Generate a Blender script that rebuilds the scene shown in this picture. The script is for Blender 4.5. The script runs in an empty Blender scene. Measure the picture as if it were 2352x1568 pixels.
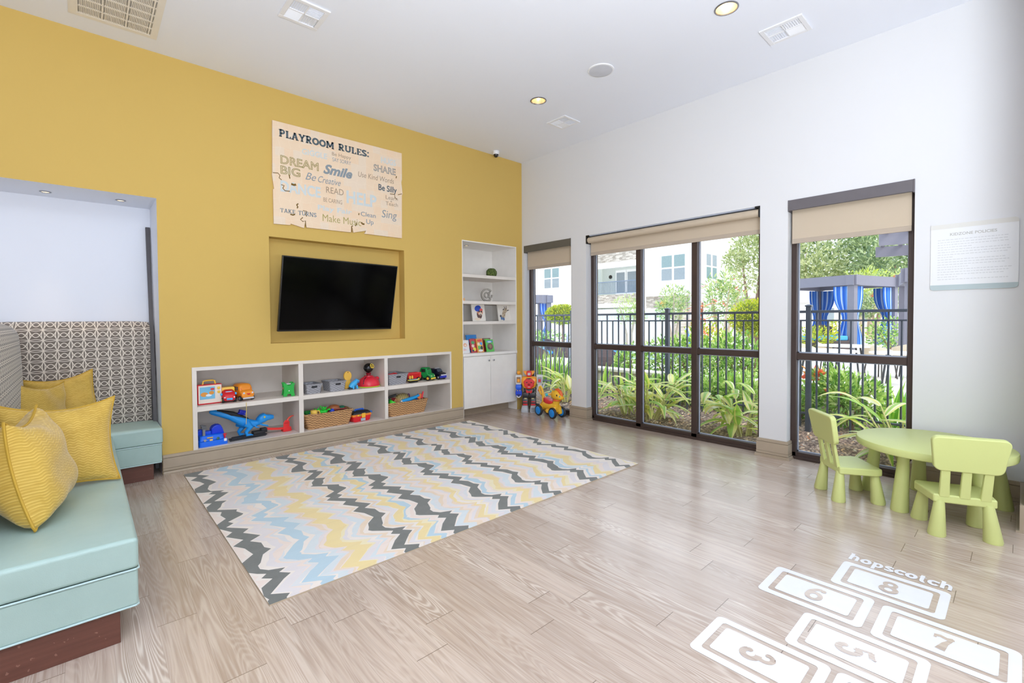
import bpy, bmesh, math, random
from mathutils import Vector, Matrix
random.seed(7)
SC = bpy.context.scene
COL = SC.collection

# ------------------------------------------------------------------ camera
CAM_Z = 1.40
F_PX, CX, CY = 1074.97, 1176.0, 757.25
RIGHT = Vector((0.7374920452, -0.6753245939, -0.0064943156))
DOWN = Vector((-0.020048779, -0.012280457, -0.9997235802))
FWD = Vector((0.6750581677, 0.7374183909, -0.0225961729))
cam_d = bpy.data.cameras.new('camera')
cam = bpy.data.objects.new('camera', cam_d)
COL.objects.link(cam)
cam.matrix_world = Matrix(((RIGHT.x, -DOWN.x, -FWD.x, 0), (RIGHT.y, -DOWN.y, -FWD.y, 0),
                           (RIGHT.z, -DOWN.z, -FWD.z, CAM_Z), (0, 0, 0, 1)))
cam_d.sensor_width = 36.0
cam_d.lens = F_PX / 2352 * 36.0
cam_d.shift_y = (CY - 784.0) / 2352
cam_d.clip_start = 0.02
cam_d.clip_end = 300
SC.camera = cam

def bearing(px, py, dist):
    """surveyed point outdoors: bearing read off the photo, distance ahead in metres"""
    return Vector((0, 0, CAM_Z)) + (RIGHT * ((px - CX) / F_PX) + DOWN * ((py - CY) / F_PX) + FWD) * dist

# ------------------------------------------------------------------ light
SC.view_settings.view_transform = 'Standard'
SC.view_settings.look = 'None'
SC.view_settings.gamma = 1.0
SC.view_settings.use_curve_mapping = False
SC.view_settings.exposure = 0.0
SC.cycles.max_bounces = 9
SC.cycles.diffuse_bounces = 5
SC.cycles.glossy_bounces = 3
SC.cycles.transmission_bounces = 4
SC.cycles.transparent_max_bounces = 16
SC.cycles.caustics_reflective = False
SC.cycles.caustics_refractive = False
SC.cycles.sample_clamp_indirect = 4.0
SC.cycles.use_denoising = True

world = bpy.data.worlds.new('sky')
SC.world = world
world.use_nodes = True
_wt = world.node_tree
_wt.nodes.clear()
_bg = _wt.nodes.new('ShaderNodeBackground')
_wo = _wt.nodes.new('ShaderNodeOutputWorld')
_tc = _wt.nodes.new('ShaderNodeTexCoord')
_sx = _wt.nodes.new('ShaderNodeSeparateXYZ')
_rp = _wt.nodes.new('ShaderNodeValToRGB')
_rp.color_ramp.elements[0].position = 0.0
_rp.color_ramp.elements[0].color = (0.88, 0.94, 1.0, 1)
_rp.color_ramp.elements[1].position = 0.8
_rp.color_ramp.elements[1].color = (0.66, 0.80, 1.0, 1)
_wt.links.new(_tc.outputs['Generated'], _sx.inputs[0])
_wt.links.new(_sx.outputs[2], _rp.inputs[0])
_wt.links.new(_rp.outputs[0], _bg.inputs[0])
_bg.inputs[1].default_value = 2.35
_wt.links.new(_bg.outputs[0], _wo.inputs[0])

def lamp(name, kind, loc, power, color=(1, 1, 1), size=1.0, size_y=None, aim=None, **kw):
    d = bpy.data.lights.new(name, kind)
    d.energy = power
    d.color = color
    if kind == 'AREA':
        d.size = size
        if size_y:
            d.shape = 'RECTANGLE'
            d.size_y = size_y
    elif kind == 'SPOT':
        d.shadow_soft_size = size
    elif kind == 'SUN':
        d.angle = size
    for k, v in kw.items():
        setattr(d, k, v)
    o = bpy.data.objects.new(name, d)
    COL.objects.link(o)
    o.location = loc
    if aim is not None:
        o.rotation_euler = (Vector(aim) - Vector(loc)).to_track_quat('-Z', 'Y').to_euler()
    return o

lamp('sun', 'SUN', (0, 0, 20), 2.1, (1.0, 0.97, 0.92), math.radians(12), aim=(3, 14, 0))
# fill panel added behind and above the viewer to brighten the room
lamp('rear_fill_light', 'AREA', (-1.0, -1.2, 3.78), 115, (0.83, 0.915, 1.0), 3.6, 3.2, aim=(-1.0, -1.2, 0))
# unseen area lamp behind the camera, added to brighten ceiling and walls
lamp('upward_fill_light', 'AREA', (0.2, -1.2, 1.3), 350, (0.84, 0.91, 1.0), 2.4, 1.6, aim=(0.75, -0.5, 3.9))

# ------------------------------------------------------------------ node helpers
def srgb(r, g=None, b=None):
    if isinstance(r, (tuple, list)):
        r, g, b = r
    f = lambda c: (c / 255 / 12.92) if c / 255 <= 0.04045 else ((c / 255 + 0.055) / 1.055) ** 2.4
    return (f(r), f(g), f(b), 1.0)

class V:
    """a float socket with arithmetic"""
    def __init__(s, nt, sock): s.nt, s.s = nt, sock
    def _m(s, op, *a):
        n = s.nt.nodes.new('ShaderNodeMath'); n.operation = op
        for i, x in enumerate((s,) + a):
            if isinstance(x, V): s.nt.links.new(x.s, n.inputs[i])
            else: n.inputs[i].default_value = x
        return V(s.nt, n.outputs[0])
    def __add__(s, o): return s._m('ADD', o)
    __radd__ = __add__
    def __sub__(s, o): return s._m('SUBTRACT', o)
    def __rsub__(s, o): return (s * -1.0) + o
    def __mul__(s, o): return s._m('MULTIPLY', o)
    __rmul__ = __mul__
    def __truediv__(s, o): return s._m('DIVIDE', o)
    def sin(s): return s._m('SINE')
    def abs(s): return s._m('ABSOLUTE')
    def floor(s): return s._m('FLOOR')
    def fract(s): return s._m('FRACT')
    def sqrt(s): return s._m('SQRT')
    def pow(s, e): return s._m('POWER', e)
    def min(s, o): return s._m('MINIMUM', o)
    def max(s, o): return s._m('MAXIMUM', o)
    def lt(s, o): return s._m('LESS_THAN', o)
    def gt(s, o): return s._m('GREATER_THAN', o)
    def clamp(s):
        r = s._m('ADD', 0.0); r.s.node.use_clamp = True; return r
    def step(s, a, b):
        n = s.nt.nodes.new('ShaderNodeMapRange'); n.interpolation_type = 'SMOOTHSTEP'
        s.nt.links.new(s.s, n.inputs[0]); n.inputs[1].default_value = a; n.inputs[2].default_value = b
        return V(s.nt, n.outputs[0])

class Mat:
    def __init__(s, name):
        s.m = bpy.data.materials.new(name); s.m.use_nodes = True
        s.nt = s.m.node_tree; s.nt.nodes.clear()
        s.out = s.nt.nodes.new('ShaderNodeOutputMaterial')
        s.p = s.nt.nodes.new('ShaderNodeBsdfPrincipled')
        s.nt.links.new(s.p.outputs[0], s.out.inputs[0])
    def xyz(s, world=False):
        if world:
            g = s.nt.nodes.new('ShaderNodeNewGeometry'); o = g.outputs['Position']
        else:
            g = s.nt.nodes.new('ShaderNodeTexCoord'); o = g.outputs['Object']
        n = s.nt.nodes.new('ShaderNodeSeparateXYZ'); s.nt.links.new(o, n.inputs[0])
        return [V(s.nt, q) for q in n.outputs]
    def vec(s, x, y, z=0.0):
        n = s.nt.nodes.new('ShaderNodeCombineXYZ')
        for i, q in enumerate((x, y, z)):
            if isinstance(q, V): s.nt.links.new(q.s, n.inputs[i])
            else: n.inputs[i].default_value = q
        return n.outputs[0]
    def noise(s, v=None, scale=5.0, detail=2.0, rough=0.5, color=False):
        n = s.nt.nodes.new('ShaderNodeTexNoise')
        n.inputs['Scale'].default_value = scale; n.inputs['Detail'].default_value = detail
        n.inputs['Roughness'].default_value = rough
        if v is None:
            v = s.nt.nodes.new('ShaderNodeTexCoord').outputs['Object']
        s.nt.links.new(v, n.inputs['Vector'])
        return V(s.nt, n.outputs[1 if color else 0])
    def white(s, v):
        n = s.nt.nodes.new('ShaderNodeTexWhiteNoise'); n.noise_dimensions = '3D'
        s.nt.links.new(v, n.inputs[0]); return V(s.nt, n.outputs[0])
    def mix(s, f, a, b):
        n = s.nt.nodes.new('ShaderNodeMix'); n.data_type = 'RGBA'
        for i, q in ((0, f), (6, a), (7, b)):
            if isinstance(q, V): s.nt.links.new(q.s, n.inputs[i])
            else: n.inputs[i].default_value = q
        return V(s.nt, n.outputs[2])
    def ramp(s, f, stops, const=False):
        n = s.nt.nodes.new('ShaderNodeValToRGB'); cr = n.color_ramp
        if const: cr.interpolation = 'CONSTANT'
        while len(cr.elements) < len(stops): cr.elements.new(0.5)
        for e, (p, c) in zip(cr.elements, stops): e.position = p; e.color = c
        s.nt.links.new(f.s, n.inputs[0]); return V(s.nt, n.outputs[0])
    def attr(s, name):
        n = s.nt.nodes.new('ShaderNodeAttribute'); n.attribute_name = name
        return V(s.nt, n.outputs[0])
    def set(s, **k):
        names = dict(color='Base Color', rough='Roughness', metal='Metallic', spec='Specular IOR Level', coat='Coat Weight', coat_rough='Coat Roughness', sheen='Sheen Weight',
                     alpha='Alpha', emis='Emission Color', emis_s='Emission Strength', trans='Transmission Weight', ior='IOR', sss='Subsurface Weight')
        for a, v in k.items():
            i = s.p.inputs[names[a]]
            if isinstance(v, V): s.nt.links.new(v.s, i)
            else: i.default_value = v
        return s
    def bump(s, h, strength=0.3, dist=0.01):
        n = s.nt.nodes.new('ShaderNodeBump'); n.inputs['Strength'].default_value = strength
        n.inputs['Distance'].default_value = dist
        s.nt.links.new(h.s, n.inputs['Height']); s.nt.links.new(n.outputs[0], s.p.inputs['Normal'])
        return s

def plain(name, rgb, rough=0.5, metal=0.0, spec=0.5, vary=0.06, scale=9.0, bump=0.0, bscale=60.0, **k):
    """paint, plastic or metal with a faint procedural unevenness"""
    M = Mat(name)
    c = srgb(rgb)
    d = tuple(x * (1 - vary) for x in c[:3]) + (1,)
    l = tuple(min(1, x * (1 + vary)) for x in c[:3]) + (1,)
    n = M.noise(scale=scale, detail=3.0)
    M.set(color=M.ramp(n, [(0.3, d), (0.7, l)]), rough=rough, metal=metal, spec=spec, **k)
    if bump:
        M.bump(M.noise(scale=bscale, detail=2.0), bump, 0.004)
    return M.m

_pl = {}
def plastic(rgb, rough=0.35, **k):
    key = (rgb, rough, tuple(k.items()))
    if key not in _pl:
        _pl[key] = plain('plastic_%02x%02x%02x' % tuple(rgb), rgb, rough, vary=0.03, **k)
    return _pl[key]

# ------------------------------------------------------------------ mesh helpers
class MB:
    """collects faces for ONE mesh object"""
    def __init__(s):
        s.v, s.f, s.mi, s.M, s.cur, s.col = [], [], [], Matrix(), 0, []
    def at(s, M): s.M = M; return s
    def mat(s, i): s.cur = i; return s
    def add(s, vs, fs):
        b = len(s.v)
        s.v += [s.M @ Vector(p) for p in vs]
        s.f += [tuple(b + i for i in f) for f in fs]
        s.mi += [s.cur] * len(fs)
        return s
    def box(s, x0, x1, y0, y1, z0, z1):
        vs = [(x, y, z) for z in (z0, z1) for y in (y0, y1) for x in (x0, x1)]
        return s.add(vs, [(0, 2, 3, 1), (4, 5, 7, 6), (0, 1, 5, 4), (2, 6, 7, 3), (0, 4, 6, 2), (1, 3, 7, 5)])
    def prism(s, poly, d0, d1, axis='z'):
        """2D outline swept along an axis (axis z: poly=(x,y); y: (x,z); x: (y,z))"""
        n = len(poly)
        def P(a, b, d):
            return {'z': (a, b, d), 'y': (a, d, b), 'x': (d, a, b)}[axis]
        vs = [P(a, b, d0) for a, b in poly] + [P(a, b, d1) for a, b in poly]
        fs = [tuple(range(n)), tuple(range(2 * n - 1, n - 1, -1))]
        fs += [(i, i + n, (i + 1) % n + n, (i + 1) % n) for i in range(n)]
        return s.add(vs, fs)
    def poly(s, pts): return s.add(pts, [tuple(range(len(pts)))])
    def lathe(s, prof, n=24, cap=True):
        """profile [(r,z)] turned about local z"""
        vs, fs = [], []
        for r, z in prof:
            for k in range(n):
                a = 2 * math.pi * k / n
                vs.append((r * math.cos(a), r * math.sin(a), z))
        for i in range(len(prof) - 1):
            for k in range(n):
                k2 = (k + 1) % n
                fs.append((i * n + k, i * n + k2, (i + 1) * n + k2, (i + 1) * n + k))
        if cap:
            fs.append(tuple(range(n - 1, -1, -1)))
            fs.append(tuple(range((len(prof) - 1) * n, len(prof) * n)))
        return s.add(vs, fs)
    def cyl(s, p0, p1, r0, r1=None, n=16):
        p0, p1 = Vector(p0), Vector(p1)
        r1 = r0 if r1 is None else r1
        return s.tube([p0, p1], [r0, r1], n)
    def tube(s, pts, r, n=10, closed=False):
        pts = [Vector(p) for p in pts]
        m = len(pts)
        rs = r if isinstance(r, (list, tuple)) else [r] * m
        vs, fs = [], []
        up = None
        for i, p in enumerate(pts):
            if closed: t = pts[(i + 1) % m] - pts[i - 1]
            else: t = pts[min(i + 1, m - 1)] - pts[max(i - 1, 0)]
            t = t.normalized() if t.length > 1e-9 else Vector((0, 0, 1))
            if up is None:
                up = Vector((0, 0, 1)) if abs(t.z) < 0.9 else Vector((1, 0, 0))
            a = t.cross(up)
            if a.length < 1e-6: a = t.cross(Vector((0.3, 1, 0.2)))
            a.normalize(); b = a.cross(t).normalized(); up = b
            for k in range(n):
                q = 2 * math.pi * k / n
                vs.append(p + (a * math.cos(q) + b * math.sin(q)) * rs[i])
        L = m if closed else m - 1
        for i in range(L):
            i2 = (i + 1) % m
            for k in range(n):
                k2 = (k + 1) % n
                fs.append((i * n + k, i * n + k2, i2 * n + k2, i2 * n + k))
        if not closed:
            fs.append(tuple(range(n - 1, -1, -1))); fs.append(tuple(range((m - 1) * n, m * n)))
        return s.add(vs, fs)
    def ball(s, c, r, n=16, m=10):
        rx, ry, rz = r if isinstance(r, (tuple, list)) else (r, r, r)
        vs = [(c[0], c[1], c[2] - rz)]
        for i in range(1, m):
            t = math.pi * i / m
            for k in range(n):
                a = 2 * math.pi * k / n
                vs.append((c[0] + rx * math.sin(t) * math.cos(a), c[1] + ry * math.sin(t) * math.sin(a), c[2] - rz * math.cos(t)))
        vs.append((c[0], c[1], c[2] + rz))
        fs = [(0, 1 + (k + 1) % n, 1 + k) for k in range(n)]
        for i in range(m - 2):
            for k in range(n):
                k2 = (k + 1) % n
                fs.append((1 + i * n + k, 1 + i * n + k2, 1 + (i + 1) * n + k2, 1 + (i + 1) * n + k))
        t = len(vs) - 1; b = 1 + (m - 2) * n
        fs += [(t, b + k, b + (k + 1) % n) for k in range(n)]
        return s.add(vs, fs)
    def loft(s, rings, cap=True, closed=True):
        n = len(rings[0]); vs = [p for r in rings for p in r]; fs = []
        for i in range(len(rings) - 1):
            for k in range(n if closed else n - 1):
                k2 = (k + 1) % n
                fs.append((i * n + k, i * n + k2, (i + 1) * n + k2, (i + 1) * n + k))
        if cap:
            fs.append(tuple(range(n - 1, -1, -1))); fs.append(tuple(range((len(rings) - 1) * n, len(rings) * n)))
        return s.add(vs, fs)
    def build(s, name, mats, parent=None, bevel=0.0, seg=2, smooth=False, sub=0, label=None, ang=35, loc=None, fix=True):
        me = bpy.data.meshes.new(name)
        me.from_pydata([tuple(p) for p in s.v], [], s.f)
        if not isinstance(mats, (list, tuple)): mats = [mats]
        for m in mats: me.materials.append(m)
        me.polygons.foreach_set('material_index', s.mi)
        if fix:
            bm = bmesh.new(); bm.from_mesh(me)
            bmesh.ops.recalc_face_normals(bm, faces=bm.faces)
            bm.to_mesh(me); bm.free()
        if smooth:
            me.polygons.foreach_set('use_smooth', [True] * len(me.polygons))
            if sub == 0 and not bevel: me.set_sharp_from_angle(angle=math.radians(ang))
        o = bpy.data.objects.new(name, me)
        COL.objects.link(o)
        if parent is not None: o.parent = parent
        if loc is not None: o.location = loc
        if bevel:
            b = o.modifiers.new('bevel', 'BEVEL'); b.width = bevel; b.segments = seg
            b.limit_method = 'ANGLE'; b.angle_limit = math.radians(ang)
            if smooth: b.harden_normals = True
        if sub:
            q = o.modifiers.new('sub', 'SUBSURF'); q.levels = sub; q.render_levels = sub
        if label: o['label'] = label
        return o

def tag(o, label, cat, group=None, kind=None):
    if label: o['label'] = label
    if cat: o['category'] = cat
    if group: o['group'] = group
    if kind: o['kind'] = kind
    return o
def thing(name, label, cat, loc=(0, 0, 0), rz=0.0, group=None, rot=None):
    o = bpy.data.objects.new(name, None); COL.objects.link(o)
    o.empty_display_size = 0.1
    o.location = loc; o.rotation_euler = rot if rot else (0, 0, rz)
    return tag(o, label, cat, group)
def struct(name, mb, mats, label, parent=None, **k):
    o = mb.build(name, mats, parent, **k); o['kind'] = 'structure'
    if label: o['label'] = label
    return o
def copy_tree(o, parent=None):
    c = o.copy(); COL.objects.link(c)
    if parent is not None: c.parent = parent
    for ch in list(o.children): copy_tree(ch, c)
    return c
def rrect(x0, x1, y0, y1, r, n=6):
    out = []
    for cx, cy, a0 in ((x1 - r, y1 - r, 0), (x0 + r, y1 - r, 90), (x0 + r, y0 + r, 180), (x1 - r, y0 + r, 270)):
        for k in range(n + 1):
            a = math.radians(a0 + 90 * k / n)
            out.append((cx + r * math.cos(a), cy + r * math.sin(a)))
    return out
def TR(x=0, y=0, z=0, rz=0, rx=0, ry=0):
    return Matrix.Translation((x, y, z)) @ Matrix.Rotation(rz, 4, 'Z') @ Matrix.Rotation(ry, 4, 'Y') @ Matrix.Rotation(rx, 4, 'X')
R = math.radians

# ------------------------------------------------------------------ lettering
def words(text, size, mat, parent, M, name='lettering', font=None, bold=0.0, shear=0.0, align='LEFT', spacing=1.0, extrude=0.0, xs=1.0, outline=0.0):
    cu = bpy.data.curves.new('t', 'FONT'); cu.body = text; cu.size = size; cu.offset = bold
    cu.shear = shear; cu.align_x = align; cu.space_character = spacing; cu.extrude = extrude; cu.resolution_u = 3
    if outline: cu.fill_mode = 'NONE'; cu.bevel_depth = outline; cu.bevel_resolution = 0
    o = bpy.data.objects.new('t', cu); COL.objects.link(o)
    dg = bpy.context.evaluated_depsgraph_get()
    me = bpy.data.meshes.new_from_object(o.evaluated_get(dg))
    bpy.data.objects.remove(o); bpy.data.curves.remove(cu)
    me.name = name
    if outline: me.transform(Matrix.Diagonal((1, 1, .04, 1)))
    me.transform(M @ Matrix.Scale(xs, 4, (1, 0, 0)))
    me.materials.clear(); me.materials.append(mat)
    r = bpy.data.objects.new(name, me); COL.objects.link(r); r.parent = parent
    return r

def arc(cx, cy, rx, ry, a0, a1, n=14):
    return [(cx + rx * math.cos(R(a0 + (a1 - a0) * k / n)), cy + ry * math.sin(R(a0 + (a1 - a0) * k / n))) for k in range(n + 1)]
def brush(mb, pts, w, z=0.0, w1=None):
    """flat pen stroke; w may be a list"""
    n = len(pts); ws = w if isinstance(w, (list, tuple)) else ([w] * n if w1 is None else [w + (w1 - w) * i / (n - 1) for i in range(n)])
    L, Rr = [], []
    for i, p in enumerate(pts):
        a = pts[max(i - 1, 0)]; b = pts[min(i + 1, n - 1)]
        dx, dy = b[0] - a[0], b[1] - a[1]; l = math.hypot(dx, dy) or 1
        nx, ny = -dy / l * ws[i] / 2, dx / l * ws[i] / 2
        L.append((p[0] + nx, p[1] + ny, z)); Rr.append((p[0] - nx, p[1] - ny, z))
    mb.add(L + Rr, [(i, i + 1, n + i + 1, n + i) for i in range(n - 1)])
def slab(mb, ch, x, y, h, thick, thin, serif, z=0.0):
    """slab-serif glyph of height h at x,y; returns its advance"""
    def S(pts, w=None, w1=None): brush(mb, [(x + a * h, y + b * h) for a, b in pts], (w or thick) * h, z, None if w1 is None else w1 * h)
    def bar(a, b, half=None): S([(a - (half or serif), b), (a + (half or serif), b)], thin)
    t2 = thin / 2; T = 1 - t2
    G = {
        'P': 0.78, 'L': 0.70, 'A': 0.88, 'Y': 0.86, 'R': 0.86, 'O': 0.90, 'M': 1.06, 'U': 0.88, 'E': 0.74, 'S': 0.72, ':': 0.36, ' ': 0.42,
        'T': 0.80, 'K': 0.86, 'N': 0.92, 'D': 0.86,
        'h': 0.72, 'o': 0.66, 'p': 0.70, 's': 0.54, 'c': 0.58, 't': 0.46,
        '3': 0.62, '4': 0.7, '5': 0.62, '6': 0.66, '7': 0.62, '8': 0.66}
    if ch == 'P' or ch == 'R' :
        S([(.22, 0), (.22, 1)]); bar(.2, t2); bar(.16, T, .14)
        S([(.16, T)] + arc(.42, .72, .22, .28 - t2, 90, -90) + [(.22, .44)], thick * .85)
        if ch == 'R': S([(.42, .45), (.66, .03)]); bar(.72, t2, .12)
    elif ch == 'L':
        S([(.22, 0), (.22, 1)]); bar(.2, T); S([(.06, t2), (.64, t2)], thin); S([(.6, 0), (.6, .3)], thick * .6)
    elif ch == 'A':
        S([(.16, 0), (.43, .98)], thick * .8); S([(.45, .98), (.72, 0)]); S([(.24, .32), (.62, .32)], thin); bar(.16, t2); bar(.74, t2); bar(.42, T, .12)
    elif ch == 'Y':
        S([(.14, 1), (.44, .48), (.44, 0)]); S([(.74, 1), (.44, .48)], thick * .8); bar(.44, t2); bar(.16, T); bar(.72, T)
    elif ch == 'O':
        S(arc(.44, .5, .33, .5 - thick / 2.2, 0, 360, 28))
    elif ch == 'D':
        S([(.2, 0), (.2, 1)]); S([(.06, T)] + arc(.36, .5, .36, .5 - t2, 90, -90) + [(.06, t2)], thick * .8)
    elif ch == 'M':
        S([(.16, 0), (.16, 1)], thick * .8); S([(.18, 1), (.53, .2)]); S([(.88, 1), (.53, .2)], thick * .8); S([(.9, 0), (.9, 1)]); bar(.16, t2); bar(.9, t2); bar(.13, T, .1); bar(.93, T, .1)
    elif ch == 'N':
        S([(.16, 0), (.16, 1)], thick * .75); S([(.18, 1), (.72, 0)]); S([(.74, 0), (.74, 1)], thick * .75); bar(.16, t2); bar(.12, T, .1); bar(.74, T)
    elif ch == 'K':
        S([(.2, 0), (.2, 1)]); S([(.24, .42), (.68, 1)], thick * .75); S([(.36, .58), (.7, 0)]); bar(.2, t2); bar(.2, T); bar(.72, t2, .12); bar(.68, T, .12)
    elif ch == 'T':
        S([(.4, 0), (.4, 1)]); S([(.06, T), (.74, T)], thin); bar(.4, t2); S([(.08, 1), (.08, .72)], thick * .5); S([(.72, 1), (.72, .72)], thick * .5)
    elif ch == 'U':
        S([(.18, 1), (.18, .36)] + arc(.44, .34, .26, .34 - thick / 2.2, 180, 360) + [(.70, 1)], thick * .92); bar(.18, T); bar(.70, T)
    elif ch == 'E':
        S([(.22, 0), (.22, 1)]); S([(.06, t2), (.68, t2)], thin); S([(.06, T), (.66, T)], thin); S([(.22, .5), (.5, .5)], thin)
        S([(.64, 0), (.64, .28)], thick * .6); S([(.62, 1), (.62, .74)], thick * .6); S([(.5, .38), (.5, .62)], thin)
    elif ch == 'S' or ch == 's':
        k = 1 if ch == 'S' else .68
        q = arc(.35, .73, .23, .27 - thick / 2.4, 35, 260, 14) + arc(.35, .27, .25, .27 - thick / 2.4, 80, -145, 14)
        S([(a * (1 if k == 1 else .78), b * k) for a, b in q], thick * (1 if k == 1 else .85))
        S([(.58 * (1 if k == 1 else .78), .98 * k), (.58 * (1 if k == 1 else .78), .7 * k)], thin); S([(.1 * (1 if k == 1 else .78), .02), (.1 * (1 if k == 1 else .78), .3 * k)], thin)
    elif ch == ':':
        for b in (.14, .72): S([(.17, b - .11), (.17, b + .11)], .22)
    elif ch == 'h':
        S([(.17, 0), (.17, 1)]); bar(.17, t2); bar(.12, T, .1); S([(.2, .5)] + arc(.38, .44, .17, .22, 140, 0) + [(.55, 0)], thick * .9); bar(.55, t2)
    elif ch == 'o':
        S(arc(.33, .34, .23, .34 - thick / 2.5, 0, 360, 24))
    elif ch == 'p':
        S([(.17, -.34), (.17, .68)]); bar(.17, -.34 + t2); bar(.12, .68 - t2, .1); S(arc(.36, .34, .2, .34 - thick / 2.5, 150, -150, 20), thick * .9)
    elif ch == 'c':
        S(arc(.34, .34, .23, .34 - thick / 2.5, 45, 325, 20)); S([(.5, .46), (.5, .66)], thick)
    elif ch == 't':
        S([(.2, .9), (.2, .2)] + arc(.32, .16, .12, .13, 180, 300, 8)); S([(.04, .64), (.4, .64)], thin)
    elif ch == '3':
        q = arc(.3, .74, .2, .22, 150, -80, 14); S(q, [thick * h * (.5 + .6 * math.sin(math.pi * i / 14)) for i in range(15)] and thick * .8)
        S(arc(.3, .27, .24, .25, 95, -160, 16)); S(arc(.1, .22, .05, .06, 0, 360, 10), thick * .6); S(arc(.13, .82, .04, .05, 0, 360, 10), thick * .5)
    elif ch == '5':
        S([(.16, .96), (.52, .96)], thick * .8); S([(.16, 1), (.14, .52)], thin * 1.2); S([(.14, .54)] + arc(.3, .32, .24, .3, 110, -150, 16)); S(arc(.1, .2, .05, .06, 0, 360, 10), thick * .6)
        S([(.5, .96), (.58, 1.06)], thin)
    elif ch == '6':
        S(arc(.52, .36, .42, .62, 95, 180, 12), thick * .8); S(arc(.33, .3, .23, .28, 0, 360, 22), thick * .85); S(arc(.54, .9, .05, .06, 0, 360, 10), thick * .5)
    elif ch == '7':
        S([(.06, .9), (.2, .96), (.38, .88), (.56, .96)], thick * .8); S([(.55, .98), (.36, .5), (.26, 0)], thin, thick * 1.25); S([(.07, .98), (.07, .74)], thin)
    elif ch == '8':
        S(arc(.33, .75, .18, .2, 0, 360, 20), thick * .75); S(arc(.33, .27, .24, .25, 0, 360, 22), thick * .9)
    elif ch == '4':
        S([(.44, 0), (.44, 1)]); S([(.44, 1), (.06, .32)], thin); S([(.04, .3), (.64, .3)], thin); bar(.44, t2)
    return G.get(ch, .7) * h
def slab_text(text, h, thick=.2, thin=.1, serif=.15, z=0.0, track=0.0):
    mb = MB(); x = 0.0
    for c in text: x += slab(mb, c, x, 0, h, thick, thin, serif, z) + track * h
    return mb, x
# ------------------------------------------------------------------ room materials
def floor_mat():
    M = Mat('limed_oak_planks')
    x, y, z = M.xyz(world=True)
    PW, PL = 0.152, 1.22
    u = (x - 0.07) / PW
    row = u.floor()
    fu = u.fract()
    off = M.white(M.vec(row, 3.7)) * PL
    v = (y + off) / PL
    col = v.floor(); fv = v.fract()
    pid = M.white(M.vec(row, col, 1.3))
    pid2 = M.white(M.vec(row, col, 8.1))
    # cathedral grain = contour lines of a stretched noise field, shifted for each plank
    field = M.noise(M.vec((x + pid * 9.0) * 8.5, (y + pid2 * 17.0) * 0.62, pid * 31.0), scale=1.0, detail=1.5, rough=0.45)
    fine = M.noise(M.vec(x * 130.0, y * 3.5, pid * 5.0), scale=1.0, detail=3.0, rough=0.6)
    pores = M.noise(M.vec(x * 60.0, y * 2.2, pid * 11.0), scale=1.0, detail=2.0)
    lines = ((field * 230.0 + fine * 3.2).sin() * 0.5 + 0.5).pow(1.8)
    strong = (pid2 * 2.2 - 1.0).clamp() * M.noise(M.vec(x * 5.0, y * 0.7, pid * 3.0), scale=1.0, detail=1.0).step(0.38, 0.62)
    base = M.mix(pid, srgb(181, 161, 145), srgb(203, 184, 168))
    base = M.mix(pores.step(0.35, 0.7) * 0.55, base, srgb(161, 139, 122))
    base = M.mix(lines * (strong * 0.7 + 0.2), base, srgb(224, 211, 198))
    base = M.mix(fine.step(0.5, 0.75) * 0.35, base, srgb(220, 208, 196))
    seam_v = (fv * PL).min((1.0 - fv) * PL).lt(0.0016)
    seam_u = (fu * PW).min((1.0 - fu) * PW).lt(0.0008)
    base = M.mix(seam_u * 0.35, base, srgb(120, 102, 88))
    base = M.mix(seam_v * 0.8, base, srgb(98, 80, 66))
    M.set(color=base, rough=(fine * 0.10 + 0.18), spec=1.0)
    M.bump(lines * 0.5 + fine * 0.3, 0.06, 0.002)
    return M.m

def wall_paint(name, rgb, rough=0.85):
    M = Mat(name)
    n = M.noise(scale=0.7, detail=2.0)
    c = srgb(rgb)
    M.set(color=M.ramp(n, [(0.3, tuple(q * 0.985 for q in c[:3]) + (1,)), (0.7, c)]), rough=rough, spec=0.3)
    M.bump(M.noise(scale=140.0, detail=2.0), 0.05, 0.002)
    return M.m

M_FLOOR = floor_mat()
M_YEL = wall_paint('ochre_wall_paint', (211, 178, 99))
M_WHITE = wall_paint('white_wall_paint', (223, 223, 224))
M_CEIL = wall_paint('ceiling_paint', (238, 241, 249))
M_TRIM = plain('taupe_trim_paint', (176, 160, 139), 0.45, vary=0.03)
M_SHELF = plain('greige_cabinet_paint', (231, 222, 212), 0.45, vary=0.02)
M_CABW = plain('white_cabinet_paint', (245, 241, 235), 0.4, vary=0.02)
M_BRONZE = plain('dark_bronze_aluminium', (74, 60, 55), 0.38, vary=0.05, metal=0.3)
M_BRONZE2 = plain('bronze_inner_bead', (92, 96, 108), 0.3, metal=0.6)
M_GASKET = plain('silver_gasket', (176, 184, 200), 0.35, vary=0.03)

XW, YW, H = 5.074, 5.30, 3.819

# floor / ceiling / hidden sides of the room
struct('floor', MB().box(-4, 5.20, -4, 5.95, -0.12, 0), M_FLOOR, 'limed oak plank floor')
cm = MB()
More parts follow.
